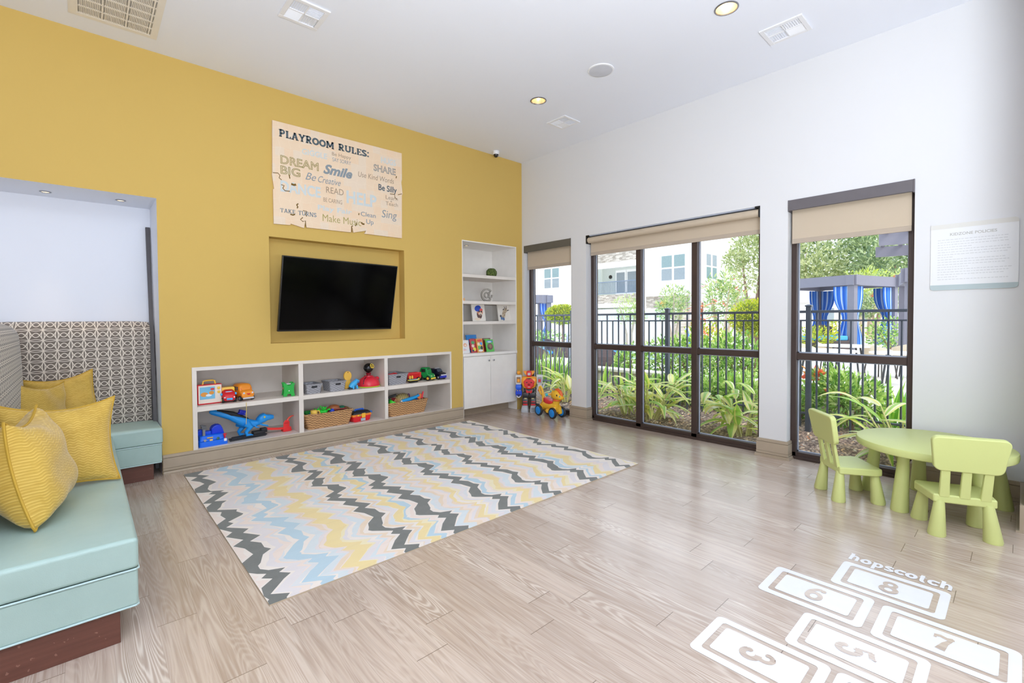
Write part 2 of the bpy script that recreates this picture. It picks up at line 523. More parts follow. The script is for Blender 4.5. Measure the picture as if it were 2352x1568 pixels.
# downlight holes are left in the ceiling (cells around them)
HOLES = [(3.757, 1.597, 0.077), (3.768, 3.658, 0.077)]
xs = [-4.15, 3.757 - 0.11, 3.768 + 0.11, 5.25]
ys = [-4.15, 1.597 - 0.11, 1.597 + 0.11, 3.658 - 0.11, 3.658 + 0.11, 6.05]
for i in range(3):
    for j in range(5):
        x0, x1, y0, y1 = xs[i], xs[i + 1], ys[j], ys[j + 1]
        if i == 1 and j in (1, 3):
            hx, hy, hr = HOLES[0 if j == 1 else 1]
            ring = [(hx + hr * math.cos(2 * math.pi * k / 32), hy + hr * math.sin(2 * math.pi * k / 32)) for k in range(32)]
            sq = []
            for k in range(32):
                a = 2 * math.pi * k / 32; c, s = math.cos(a), math.sin(a); m = max(abs(c), abs(s))
                px, py = hx + c / m * 0.13, hy + s / m * 0.13
                sq.append((min(max(px, x0), x1), min(max(py, y0), y1)))
            cm.add([(p[0], p[1], H) for p in ring] + [(p[0], p[1], H) for p in sq], [(k, (k + 1) % 32, 32 + (k + 1) % 32, 32 + k) for k in range(32)])
        else:
            cm.poly([(x0, y0, H), (x1, y0, H), (x1, y1, H), (x0, y1, H)])
cm.box(-4.15, 5.25, -4.15, 6.05, H + 0.16, H + 0.3)
struct('ceiling', cm, M_CEIL, 'flat white ceiling', fix=False)
struct('wall_left', MB().box(-4.15, -4, -4, 6, 0, H), M_WHITE, 'white wall behind the seating side')
struct('wall_rear', MB().box(-4, 5.2, -4.15, -4, 0, H), M_WHITE, 'white wall behind the viewer')
struct('wall_return', MB().box(4.45, 5.2, -0.16, -0.02, 0, H), M_WHITE, 'short white wall return at the right edge')

# yellow wall with its alcove, TV recess, cubby and bookcase openings
NX = [-4, -1.7, 0.508, 0.745, 1.438, 3.010, 3.715, 3.914, 4.950, XW]
NZ = [0, 0.165, 0.963, 1.163, 2.277, 2.513, H]
def hole(xm, zm):
    return ((-1.7 < xm < 0.508 and zm < 2.513) or (1.438 < xm < 3.010 and 1.163 < zm < 2.277)
            or (0.745 < xm < 3.715 and 0.165 < zm < 0.963) or (3.914 < xm < 4.950 and zm < 2.513))
wb = MB()
grid = {}
for i in range(len(NX) - 1):
    for k in range(len(NZ) - 1):
        x0, x1, z0, z1 = NX[i], NX[i + 1], NZ[k], NZ[k + 1]
        if not hole((x0 + x1) / 2, (z0 + z1) / 2):
            wb.poly([(x0, YW, z0), (x1, YW, z0), (x1, YW, z1), (x0, YW, z1)])
# recess behind the television, same paint
x0, x1, z0, z1, d = 1.438, 3.010, 1.163, 2.277, YW + 0.135
wb.poly([(x0, d, z0), (x1, d, z0), (x1, d, z1), (x0, d, z1)])
wb.poly([(x0, YW, z0), (x0, d, z0), (x0, d, z1), (x0, YW, z1)])
wb.poly([(x1, YW, z0), (x1, d, z0), (x1, d, z1), (x1, YW, z1)])
wb.poly([(x0, YW, z0), (x1, YW, z0), (x1, d, z0), (x0, d, z0)])
wb.poly([(x0, YW, z1), (x1, YW, z1), (x1, d, z1), (x0, d, z1)])
struct('wall_back', wb, M_YEL, 'ochre yellow feature wall', fix=False)
struct('wall_back_core', MB().box(-4, XW + 0.1, 5.94, 6.05, 0, H), M_WHITE, 'wall behind the recesses of the yellow wall')
# white lining of the seating alcove
al = MB()
ax0, ax1, ay, az = -1.7, 0.508, 5.87, 2.513
al.poly([(ax0, ay, 0), (ax1, ay, 0), (ax1, ay, az), (ax0, ay, az)])
al.poly([(ax1, YW, 0), (ax1, ay, 0), (ax1, ay, az), (ax1, YW, az)])
al.poly([(ax0, YW, 0), (ax0, ay, 0), (ax0, ay, az), (ax0, YW, az)])
al.poly([(ax0, YW, az), (ax1, YW, az), (ax1, ay, az), (ax0, ay, az)])
struct('wall_alcove', al, M_CEIL, 'white lining of the seating alcove', fix=False)

# window wall
WIN = [(4.305, 5.250), (1.812, 4.038), (0.615, 1.556)]
WT = 2.53
wr = MB()
edges = [-0.1] + [e for w in reversed(WIN) for e in w] + [6.05]
for k in range(len(edges) - 1):
    y0, y1 = edges[k], edges[k + 1]
    isw = any(abs(y0 - a) < 1e-6 for a, b in WIN)
    wr.box(XW, XW + 0.22, y0, y1, WT if isw else -0.12, H)
wr.box(XW, XW + 0.22, -4.15, -0.1, -0.12, H)
struct('wall_right', wr, M_WHITE, 'white window wall')

# baseboards: stepped profile
def base_run(name, pts_profile_axis, a, b, face, sign, label, ends=True):
    """profile in (out, z); axis 'x' runs along x on a wall at y=face, axis 'y' runs along y on a wall at x=face"""
    prof = [(0, 0), (0.038, 0), (0.038, 0.014), (0.031, 0.026), (0.013, 0.028), (0.013, 0.032), (0.021, 0.034), (0.021, 0.054), (0.015, 0.0545), (0.015, 0.0575), (0.020, 0.058), (0.020, 0.146), (0.010, 0.147), (0.010, 0.151), (0.019, 0.152), (0.018, 0.172), (0.012, 0.178), (0, 0.178)]
    prof = [(face + sign * o, z) for o, z in prof]
    mb = MB().prism(prof, a, b, 'x' if pts_profile_axis == 'x' else 'y')
    return struct(name, mb, M_TRIM, label)
base_run('baseboard_back', 'x', 0.510, 3.905, YW, -1, 'taupe stepped baseboard under the cubby shelves')
def wrap_base(name, y0, y1, label, wrap0=True, wrap1=True):
    prof = [(0.036, 0, 0.014), (0.030, 0.014, 0.027), (0.012, 0.027, 0.031), (0.021, 0.031, 0.054), (0.015, 0.054, 0.057), (0.020, 0.057, 0.147), (0.010, 0.147, 0.152), (0.018, 0.152, 0.174), (0.012, 0.174, 0.178)]
    mb = MB()
    for o, z0, z1 in prof:
        mb.box(XW - o, XW + (0.10 if (wrap0 or wrap1) else 0), y0 - (o if wrap0 else 0), y1 + (o if wrap1 else 0), z0, z1)
    return struct(name, mb, M_TRIM, label)
wrap_base('baseboard_right', WIN[1][1] + 0.002, WIN[0][0] - 0.002, 'taupe baseboard block between the narrow and the wide window')
wrap_base('baseboard_pier', WIN[2][1] + 0.002, WIN[1][0] - 0.002, 'taupe baseboard block between the wide and the right window')
wrap_base('baseboard_front', -0.02, WIN[2][0] - 0.002, 'taupe baseboard right of the right window', False, True)
wrap_base('baseboard_corner', 5.252, YW, 'short taupe baseboard in the corner', True, False)
struct('baseboard_return', MB().box(4.44, XW, -0.02, 0.0, 0, 0.178).box(4.43, XW, -0.02, 0.016, 0, 0.012), M_TRIM, 'baseboard at the right wall return')

# ------------------------------------------------------------------ windows
def glass_mat():
    m = bpy.data.materials.new('window_glass'); m.use_nodes = True
    nt = m.node_tree; nt.nodes.clear()
    o = nt.nodes.new('ShaderNodeOutputMaterial'); mx = nt.nodes.new('ShaderNodeMixShader')
    t = nt.nodes.new('ShaderNodeBsdfTransparent'); g = nt.nodes.new('ShaderNodeBsdfGlossy')
    t.inputs[0].default_value = (0.97, 0.985, 0.98, 1); g.inputs['Roughness'].default_value = 0.02
    lw = nt.nodes.new('ShaderNodeFresnel'); lw.inputs[0].default_value = 1.35
    nt.links.new(lw.outputs[0], mx.inputs[0]); nt.links.new(t.outputs[0], mx.inputs[1]); nt.links.new(g.outputs[0], mx.inputs[2])
    nt.links.new(mx.outputs[0], o.inputs[0])
    return m
M_GLASS = glass_mat()
FX0, FX1 = XW + 0.105, XW + 0.20
def window(n, y0, y1, mulls, label):
    w = thing('window_%d' % n, label, None)
    w['kind'] = 'structure'
    fr = MB()
    jw = 0.05
    fr.box(FX0, FX1, y0, y0 + jw, 0, WT).box(FX0, FX1, y1 - jw, y1, 0, WT)
    fr.box(FX0, FX1, y0, y1, 0, 0.07).box(FX0, FX1, y0, y1, WT - 0.06, WT)
    fr.box(FX0 - 0.012, FX1, y0, y1, 0, 0.03)
    for m in mulls: fr.box(FX0, FX1, m - 0.035, m + 0.035, 0.0, WT)
    fr.build('frame', M_BRONZE, w, bevel=0.004)
    yy = [y0 + jw] + [q for m in sorted(mulls) for q in (m - 0.035, m + 0.035)] + [y1 - jw]
    rl = MB()
    for k in range(0, len(yy), 2): rl.box(FX0 + 0.004, FX1, yy[k], yy[k + 1], 0.985, 1.05)
    rl.build('rail', M_BRONZE, w, bevel=0.004)
    gl = MB(); gk = MB()
    gx = XW + 0.165
    for k in range(0, len(yy), 2):
        for z0, z1 in ((0.07, 0.985), (1.05, WT - 0.06)):
            p = MB().poly([(gx, yy[k], z0), (gx, yy[k + 1], z0), (gx, yy[k + 1], z1), (gx, yy[k], z1)])
            p.build('pane', M_GLASS, w)
            t = 0.010
            gk.box(gx - 0.012, gx - 0.002, yy[k], yy[k] + t, z0, z1).box(gx - 0.012, gx - 0.002, yy[k + 1] - t, yy[k + 1], z0, z1)
            gk.box(gx - 0.012, gx - 0.002, yy[k], yy[k + 1], z0, z0 + t).box(gx - 0.012, gx - 0.002, yy[k], yy[k + 1], z1 - t, z1)
    gk.build('glazing_bead', M_GASKET, w)
    return w
window(1, *WIN[0], [], 'narrow dark framed window beside the bookcase')
window(2, *WIN[1], [3.290, 2.555], 'wide dark framed window of three bays')
window(3, *WIN[2], [], 'dark framed window behind the green table')

# roller blinds
def blind_fabric():
    M = Mat('blind_fabric')
    w = M.noise(scale=900.0, detail=1.0)
    M.set(color=M.mix(w, srgb(205, 189, 166), srgb(213, 197, 175)), rough=0.9, spec=0.2)
    # thin cloth: some daylight comes through
    tr = M.nt.nodes.new('ShaderNodeBsdfTranslucent'); tr.inputs[0].default_value = srgb(214, 196, 170)
    mx = M.nt.nodes.new('ShaderNodeMixShader'); mx.inputs[0].default_value = 0.12
    M.nt.links.new(M.p.outputs[0], mx.inputs[1]); M.nt.links.new(tr.outputs[0], mx.inputs[2]); M.nt.links.new(mx.outputs[0], M.out.inputs[0])
    return M.m
M_BLIND = blind_fabric()
M_HEM = plain('blind_hem_fabric', (182, 167, 150), 0.9, vary=0.03)
M_VAL = plain('dark_grey_valance', (100, 95, 98), 0.45, vary=0.04)
M_VAL1 = plain('dark_olive_valance', (95, 92, 84), 0.45, vary=0.04)
M_BLACK = plain('black_plastic', (22, 22, 24), 0.4)
def blind(y0, y1, zbot, label, cassette, mat=None):
    t = thing('roller_blind', label, 'blind', (XW + 0.06, (y0 + y1) / 2, WT), group=None)
    L = MB(); yc = (y0 + y1) / 2
    a, b = y0 - yc, y1 - yc
    if cassette:
        q = MB().prism([(-0.068, 0.003), (-0.072, -0.095), (-0.066, -0.10), (-0.058, -0.10), (-0.058, -0.004), (0.03, -0.004), (0.03, 0.003)], a + 0.012, b - 0.012, 'y')
        q.build('valance', mat, t, bevel=0.002)
        for q in (a, b - 0.012): MB().box(-0.07, 0.03, q, q + 0.012, -0.105, 0.004).build('end_cap', mat, t, bevel=0.002)
        fx, top = -0.005, -0.02
    else:
        MB().box(-0.05, 0.03, a, b, -0.012, 0.0).build('head_rail', M_GASKET, t)
        MB().cyl((-0.02, a + 0.02, -0.062), (-0.02, b - 0.02, -0.062), 0.041, n=28).build('roll', M_BLIND, t, smooth=True)
        for q, s in ((a, 1), (b, -1)):
            MB().box(-0.066, 0.03, min(q, q + s * 0.014), max(q, q + s * 0.014), -0.11, 0.0).box(-0.066, -0.02, min(q, q + s * 0.05), max(q, q + s * 0.05), -0.016, 0.002).build('bracket', M_BLACK, t, bevel=0.002)
        fx, top = 0.02, -0.06
    zb = zbot - WT
    MB().box(fx, fx + 0.002, a + 0.025, b - 0.02, zb + 0.045, top).build('fabric', M_BLIND, t)
    MB().box(fx - 0.004, fx + 0.006, a + 0.025, b - 0.02, zb, zb + 0.045).build('hem_bar', M_HEM, t, bevel=0.002)
    return t
blind(WIN[0][0], WIN[0][1], 2.165, 'beige roller blind with dark valance on the narrow window by the bookcase', True, M_VAL1)
blind(WIN[1][0], WIN[1][1], 2.262, 'wide beige roller blind with an exposed roll on the three bay window', False)
blind(WIN[2][0], WIN[2][1], 2.118, 'beige roller blind with dark valance on the window behind the green table', True, M_VAL)

# ------------------------------------------------------------------ ceiling fittings
M_METALW = plain('white_enamel', (236, 236, 238), 0.4, vary=0.02)
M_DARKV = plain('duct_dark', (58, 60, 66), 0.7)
M_GREYV = plain('duct_grey', (150, 150, 152), 0.7)
def vent(x0, x1, y0, y1, label, long_axis, group='ceiling supply vents', dark=M_DARKV):
    cx, cy = (x0 + x1) / 2, (y0 + y1) / 2
    t = thing('ceiling_vent', label, 'vent', (cx, cy, H), group=group)
    a, b = (x1 - x0) / 2, (y1 - y0) / 2
    f = 0.035
    fr = MB().box(-a, a, -b, -b + f, -0.012, 0).box(-a, a, b - f, b, -0.012, 0).box(-a, -a + f, -b + f, b - f, -0.012, 0).box(a - f, a, -b + f, b - f, -0.012, 0)
    fr.box(-0.006, 0.006, -b + f, b - f, -0.01, 0).box(-a + f, a - f, -0.006, 0.006, -0.01, 0)
    fr.build('frame', M_METALW, t, bevel=0.003)
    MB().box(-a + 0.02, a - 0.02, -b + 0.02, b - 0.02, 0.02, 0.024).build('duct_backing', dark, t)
    for qx, qy in ((-1, -1), (-1, 1), (1, -1), (1, 1)):
        sl = MB()
        X0, X1 = (-a + f, -0.006) if qx < 0 else (0.006, a - f)
        Y0, Y1 = (-b + f, -0.006) if qy < 0 else (0.006, b - f)
        along = (qx * qy > 0) ^ (long_axis == 'y')
        tilt = 0.95 * (1 if qx > 0 else -1)
        n = 7
        for k in range(n):
            if along:
                xc = X0 + (X1 - X0) * (k + 0.5) / n
                sl.at(TR(xc, (Y0 + Y1) / 2, -0.001, ry=tilt)).box(-0.0075, 0.0075, -(Y1 - Y0) / 2, (Y1 - Y0) / 2, -0.0012, 0.0012)
            else:
                yc = Y0 + (Y1 - Y0) * (k + 0.5) / n
                sl.at(TR((X0 + X1) / 2, yc, -0.001, rx=tilt)).box(-(X1 - X0) / 2, (X1 - X0) / 2, -0.0075, 0.0075, -0.0012, 0.0012)
        sl.build('louvre_bank', M_METALW, t)
    return t
vent(1.18, 1.48, 3.695, 4.01, 'square white ceiling vent near the top of the yellow wall', 'x')
vent(4.262, 4.548, 1.22, 1.543, 'white ceiling vent beside the lit recessed downlight on the right', 'y')
vent(4.258, 4.545, 3.70, 4.00, 'white ceiling vent nearest the camera corner, above the narrow window', 'x')

# big return grille
g = thing('return_grille', 'large white return air grille at the upper left of the ceiling', 'vent', (0.22, 4.72, H))
a0, a1, b0, b1 = -0.26, 0.29, -0.55, 0.33
fr = MB().box(a0, a1, b0, b0 + 0.045, -0.008, 0).box(a0, a1, b1 - 0.045, b1, -0.008, 0).box(a0, a0 + 0.045, b0 + 0.045, b1 - 0.045, -0.008, 0).box(a1 - 0.045, a1, b0 + 0.045, b1 - 0.045, -0.008, 0)
M_GRILL = plain('cream_enamel', (233, 228, 220), 0.45, vary=0.02)
fr.build('frame', M_GRILL, g)
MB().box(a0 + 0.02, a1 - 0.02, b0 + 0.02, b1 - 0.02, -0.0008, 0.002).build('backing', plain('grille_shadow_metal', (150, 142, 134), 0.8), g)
cr = MB()
ny = 7
for k in range(ny + 1):
    yb = b0 + 0.05 + (b1 - b0 - 0.10) * k / ny
    cr.box(a0 + 0.04, a1 - 0.04, yb - 0.010, yb + 0.010, -0.0065, -0.002)
nx = 46
for k in range(nx + 1):
    xb = a0 + 0.05 + (a1 - a0 - 0.10) * k / nx
    wd = 0.010 if k % 15 == 0 else 0.0032
    cr.box(xb - wd, xb + wd, b0 + 0.04, b1 - 0.04, -0.006, -0.002)
cr.build('grid_bars', M_GRILL, g)

# downlights
M_GOLD = plain('brushed_brass_reflector', (236, 208, 160), 0.3, metal=0.35, vary=0.12, scale=3.0)
M_CHROME = plain('satin_nickel', (150, 150, 152), 0.25, metal=0.9)
def emit(name, rgb, s):
    M = Mat(name); M.set(color=srgb(rgb), emis=srgb(rgb), emis_s=s, rough=0.4); return M.m
M_BULB = emit('lamp_glow_warm', (255, 226, 180), 1.7)
M_BULBLOW = emit('lamp_glow_soft', (255, 240, 215), 1.2)
def downlight(x, y, label, on):
    t = thing('downlight', label, 'light', (x, y, H), group='recessed ceiling downlights')
    MB().lathe([(0.077, 0.0), (0.070, 0.03), (0.055, 0.075), (0.036, 0.105)], 32, cap=False).build('reflector', M_GOLD, t, smooth=True, fix=False)
    MB().lathe([(0.089, 0.0), (0.089, -0.005), (0.078, -0.007), (0.076, 0.0)], 32, cap=False).build('trim_ring', M_CHROME, t, smooth=True)
    MB().ball((0, 0, 0.098), (0.034, 0.034, 0.022)).build('bulb', M_BULB if on else M_BULBLOW, t, smooth=True)
    l = lamp('lamp', 'POINT', (0, 0, 0.045), 0.7 if on else 0.22, (1.0, 0.86, 0.66) if on else (1.0, 0.93, 0.8), shadow_soft_size=0.015)
    l.parent = t
    return t
downlight(*HOLES[0][:2], 'glowing brass recessed downlight at the top right of the ceiling', True)
downlight(*HOLES[1][:2], 'smaller looking recessed downlight near the middle of the ceiling', False)
sp = MB().lathe([(0.001, -0.012), (0.105, -0.012), (0.112, -0.006), (0.124, -0.006), (0.126, 0.0)], 40, cap=False)
t = thing('ceiling_speaker', 'round flush white speaker grille in the ceiling', 'speaker', (3.766, 2.809, H))
MB().lathe([(0.112, -0.010), (0.125, -0.008), (0.127, 0.0)], 40, cap=False).build('rim', M_METALW, t, smooth=True)
MB().lathe([(0.0005, -0.011), (0.07, -0.012), (0.112, -0.009)], 40, cap=False).build('mesh_cover', plain('speaker_mesh', (205, 207, 214), 0.7, bump=0.2, bscale=800), t, smooth=True)
t = thing('security_camera', 'small white dome security camera where ceiling meets yellow wall', 'camera', (4.433, 5.16, H))
MB().lathe([(0.047, 0.0), (0.047, -0.035), (0.042, -0.047), (0.03, -0.05)], 24).build('housing', M_METALW, t, smooth=True)
MB().lathe([(0.038, -0.047), (0.036, -0.062), (0.026, -0.078), (0.012, -0.086), (0.001, -0.088)], 24).build('dome', plain('smoked_dome', (30, 30, 32), 0.08), t, smooth=True)
MB().ball((0.012, -0.025, -0.07), 0.011).build('lens', plain('lens_glass', (120, 118, 112), 0.1), t, smooth=True)
def puck(x, y, z, label, power, cat='light'):
    t = thing('puck_light', label, cat, (x, y, z), group='small puck lights')
    MB().lathe([(0.038, 0.0), (0.038, -0.004), (0.028, -0.006), (0.026, -0.002)], 24, cap=False).build('trim_ring', M_CHROME, t, smooth=True)
    MB().lathe([(0.0005, -0.001), (0.026, -0.002)], 24, cap=False).build('lens', M_BULB, t)
    l = lamp('lamp', 'SPOT', (0, 0, -0.02), power, (1.0, 0.74, 0.46), 0.02, spot_size=R(40), spot_blend=0.9); l.parent = t
    return t
puck(-0.217, 5.644, 2.512, 'small puck light in the alcove soffit, the one farther from the dark post', 13)
puck(0.274, 5.60, 2.512, 'small puck light in the alcove soffit, near the dark post', 13)
puck(4.22, 5.60, 2.50, 'small puck light in the top of the bookcase niche', 1.2)
# ------------------------------------------------------------------ built-in cubby shelves
t = thing('cubby_shelf', 'long low greige cubby unit of six compartments built into the yellow wall', 'shelf', (2.23, YW, 0.165))
ox, oy, oz = 2.23, YW, 0.165
X0, X1, Z1 = 0.745 - ox, 3.715 - ox, 0.963 - oz
DEP = 0.575
M_SHELFB = plain('greige_cabinet_back', (230, 222, 213), 0.5, vary=0.02)
MB().box(X0, X1, DEP, DEP + 0.012, 0, Z1).build('back_panel', M_SHELFB, t)
MB().box(X0, X1, -0.006, DEP, Z1 - 0.034, Z1).build('top_panel', M_SHELF, t, bevel=0.0015)
MB().box(X0, X1, -0.006, DEP, 0.0, 0.016).build('bottom_panel', M_SHELF, t, bevel=0.0015)
MB().box(X0, X0 + 0.038, -0.006, DEP, 0.016, Z1 - 0.034).build('side_panel', M_SHELF, t, bevel=0.0015)
MB().box(X1 - 0.024, X1, -0.006, DEP, 0.016, Z1 - 0.034).build('side_panel', M_SHELF, t, bevel=0.0015)
DV = [(1.708 - ox, 1.756 - ox), (2.718 - ox, 2.762 - ox)]
for a, b in DV:
    MB().box(a, b, -0.006, DEP, 0.016, Z1 - 0.034).build('divider', M_SHELF, t, bevel=0.0015)
SZ0, SZ1 = 0.536 - oz, 0.582 - oz
for a, b in ((X0 + 0.038, DV[0][0]), (DV[0][1], DV[1][0]), (DV[1][1], X1 - 0.024)):
    MB().box(a, b, -0.002, DEP, SZ0, SZ1).build('shelf', M_SHELF, t, bevel=0.0015)
SHZ, BOTZ = 0.582, 0.181       # standing heights for the toys

# ------------------------------------------------------------------ built-in bookcase
bx0, bx1, bd = 3.914, 4.950, 0.57
t = thing('bookcase', 'white built-in bookcase with open shelves over a two door cabinet', 'bookcase', (bx0, YW, 0))
W = bx1 - bx0
MB().box(0, W, bd, bd + 0.012, 0.87, 2.513).build('back_panel', M_CABW, t)
for a in (0.0, W - 0.012):
    MB().box(a, a + 0.012, 0, bd, 0.0, 2.513).build('side_panel', M_CABW, t)
MB().box(0.012, W - 0.012, 0, bd, 2.50, 2.513).build('top_panel', M_CABW, t)
for z in (2.043, 1.666, 1.374):
    MB().box(0.012, W - 0.012, 0.004, bd, z - 0.044, z).build('shelf', M_SHELF, t, bevel=0.002)
MB().box(0.0, W, -0.012, bd, 0.876, 0.916).build('counter', M_CABW, t, bevel=0.003)
MB().box(0.012, W - 0.012, 0.022, bd, 0.13, 0.876).build('carcass', M_CABW, t)
mid = 4.423 - bx0
for a, b, kx in ((0.004, mid - 0.003, mid - 0.045), (mid + 0.003, W - 0.004, mid + 0.045)):
    d = MB().box(a, b, 0.0, 0.02, 0.135, 0.870).build('door', M_CABW, t, bevel=0.002)
    MB().at(TR(kx, 0, 0.80, rx=R(90))).lathe([(0.005, 0), (0.005, 0.012), (0.012, 0.016), (0.013, 0.024), (0.008, 0.028)], 16).build('knob', M_CHROME, d, smooth=True)
MB().box(0.0, W, 0.19, 0.21, 0.0, 0.13).build('toe_kick', M_TRIM, t)

# ------------------------------------------------------------------ television
def metal_black(): return plain('black_bezel', (12, 12, 13), 0.3)
M_SCR = plain('screen_glass', (3, 3, 4), 0.12, vary=0.02, spec=0.12)
tv = thing('television', 'large black flat television tilted forward on the yellow wall recess', 'television', (2.165, 5.185, 1.672), rot=(R(11.5), 0, R(6.5)))
w, h = 1.375, 0.785
MB().box(-w / 2, w / 2, 0.0, 0.028, -h / 2, h / 2).box(-0.35, 0.35, 0.028, 0.05, -0.28, 0.12).build('casing', metal_black(), tv, bevel=0.004)
MB().box(-w / 2 + 0.012, w / 2 - 0.012, -0.0015, 0.0, -h / 2 + 0.018, h / 2 - 0.012).build('screen', M_SCR, tv)
MB().box(-0.018, 0.018, -0.002, 0.0, -h / 2 + 0.006, -h / 2 + 0.011).build('badge', M_CHROME, tv)
MB().box(-0.06, 0.06, 0.05, 0.13, -0.12, 0.10).box(-0.14, 0.14, 0.10, 0.15, -0.06, 0.04).build('wall_mount', metal_black(), tv)

# ------------------------------------------------------------------ dark post leaning in the alcove
MBp = MB().loft([[(0.470, 5.47, 0.02), (0.500, 5.47, 0.02), (0.500, 5.49, 0.02), (0.470, 5.49, 0.02)],
                 [(0.468, 5.845, 2.33), (0.504, 5.845, 2.33), (0.504, 5.865, 2.33), (0.468, 5.865, 2.33)]])
tag(MBp.build('leaning_board', plain('charcoal_board', (84, 80, 82), 0.5), None, bevel=0.003), 'tall narrow charcoal board leaning in the alcove corner', 'board')

# ------------------------------------------------------------------ banquette
def lattice(name, ax):
    M = Mat(name)
    x, y, z = M.xyz()
    u = ((x if ax == 'x' else y) / 0.085).fract()
    v = (z / 0.089).fract()
    def arch(p, q, h):
        """arc springing from the lattice nodes, rising h of a cell; distance corrected for its slope"""
        k = p * 2.0 - 1.0
        slope = k * (4.0 * h)
        return (q - (1.0 - k * k) * h).abs() / (slope * slope + 1.0).sqrt()
    line = None
    for h, w in ((0.095, 0.030), (0.70, 0.036)):
        for q in (v, 1.0 - v):
            l = arch(u, q, h).lt(w); line = l if line is None else line.max(l)
    for q in (u, 1.0 - u): line = line.max(arch(v, q, 0.095).lt(0.032))
    weave = M.noise(scale=420.0, detail=2.0)
    dark = M.mix(weave, srgb(104, 95, 88), srgb(132, 122, 113))
    lite = M.mix(weave, srgb(214, 203, 188), srgb(232, 223, 210))
    M.set(color=M.mix(line, dark, lite), rough=0.85, spec=0.25, sheen=0.2)
    M.bump(line * 0.6 + weave * 0.4, 0.2, 0.002)
    return M.m
M_LATX, M_LATY = lattice('lattice_upholstery', 'x'), lattice('lattice_upholstery_side', 'y')
def leather():
    M = Mat('seafoam_vinyl')
    n = M.noise(scale=5.0, detail=3.0); f = M.noise(scale=350.0, detail=2.0); w = M.noise(scale=11.0, detail=2.0)
    M.set(color=M.mix(n, srgb(160, 185, 178), srgb(174, 198, 191)), rough=0.36, spec=0.5)
    M.bump(f * 0.25 + w * 1.2, 0.25, 0.012)
    return M.m
M_VINYL = leather()
M_WELT = plain('seafoam_welt', (188, 212, 212), 0.4, vary=0.03)
def darkwood():
    M = Mat('reddish_brown_plinth')
    x, y, z = M.xyz()
    g = M.noise(M.vec(x * 4.0, y * 4.0, z * 60.0), scale=1.0, detail=4.0)
    scuff = M.noise(scale=40.0, detail=3.0).gt(0.68)
    c = M.mix(g, srgb(86, 50, 40), srgb(116, 72, 58))
    M.set(color=M.mix(scuff * 0.4, c, srgb(170, 130, 112)), rough=0.42)
    return M.m
M_PLINTH = darkwood()
bq = thing('corner_banquette', 'L-shaped corner banquette of seafoam vinyl seats with tall lattice patterned backs', 'sofa', (0, 5.2, 0))
by = 5.2
def puff(x0, x1, y0, y1, z0, z1, name, mat, r=0.03, label=None):
    return MB().box(x0, x1, y0 - by, y1 - by, z0, z1).build(name, mat, bq, bevel=r, seg=4, smooth=True, label=label)
# long arm toward the viewer (with crowned top) and the back run
def cushion_block(name, x0, x1, y0, y1, z0, z1, crown):
    nx, ny = 12, 24
    mb = MB(); vs = []
    for i in range(nx + 1):
        for j in range(ny + 1):
            u, v = i / nx, j / ny
            cz = crown * min(1, 6 * min(u, 1 - u)) ** 0.5 * min(1, 14 * min(v, 1 - v)) ** 0.5
            vs.append((x0 + (x1 - x0) * u, y0 - by + (y1 - y0) * v, z1 + cz))
    fs = [(i * (ny + 1) + j, (i + 1) * (ny + 1) + j, (i + 1) * (ny + 1) + j + 1, i * (ny + 1) + j + 1) for i in range(nx) for j in range(ny)]
    mb.add(vs, fs)
    # skirt
    per = [(i, 0) for i in range(nx)] + [(nx, j) for j in range(ny)] + [(i, ny) for i in range(nx, 0, -1)] + [(0, j) for j in range(ny, 0, -1)]
    idx = [i * (ny + 1) + j for i, j in per]
    b = len(mb.v); n = len(idx)
    mb.add([(vs[k][0], vs[k][1], z0) for k in idx], [])
    mb.f += [(idx[k], b + k, b + (k + 1) % n, idx[(k + 1) % n]) for k in range(n)]; mb.mi += [0] * n
    mb.f.append(tuple(b + k for k in range(n))); mb.mi.append(0)
    return mb.build(name, M_VINYL, bq, bevel=0.018, seg=4, smooth=True, ang=50)
cushion_block('seat_cushion', -0.62, 0.160, 2.63, 5.16, 0.312, 0.447, 0.016)
cushion_block('seat_cushion', -0.62, 0.503, 5.163, 5.64, 0.316, 0.455, 0.012)
puff(-0.62, 0.157, 2.633, 5.163, 0.148, 0.308, 'seat_base', M_VINYL, 0.012)
puff(-0.62, 0.495, 5.166, 5.64, 0.150, 0.312, 'seat_base', M_VINYL, 0.012)
def welt(pts): return MB().tube([(p[0], p[1] - by, p[2]) for p in pts], 0.0045, 8).build('piping', M_WELT, bq, smooth=True)
welt([(-0.6, 2.631, 0.310), (0.150, 2.631, 0.310), (0.159, 2.64, 0.310), (0.159, 5.15, 0.310)])
welt([(-0.6, 2.633, 0.149), (0.148, 2.633, 0.149), (0.156, 2.642, 0.149), (0.156, 5.15, 0.149)])
welt([(0.17, 5.164, 0.314), (0.496, 5.164, 0.314)]); welt([(0.17, 5.166, 0.151), (0.49, 5.166, 0.151)])
MB().box(-0.58, 0.093, 2.645 - by, 5.2 - by, 0, 0.15).build('plinth', M_PLINTH, bq, bevel=0.002)
MB().box(0.093, 0.435, 5.205 - by, 5.6 - by, 0, 0.15).build('plinth', M_PLINTH, bq, bevel=0.002)
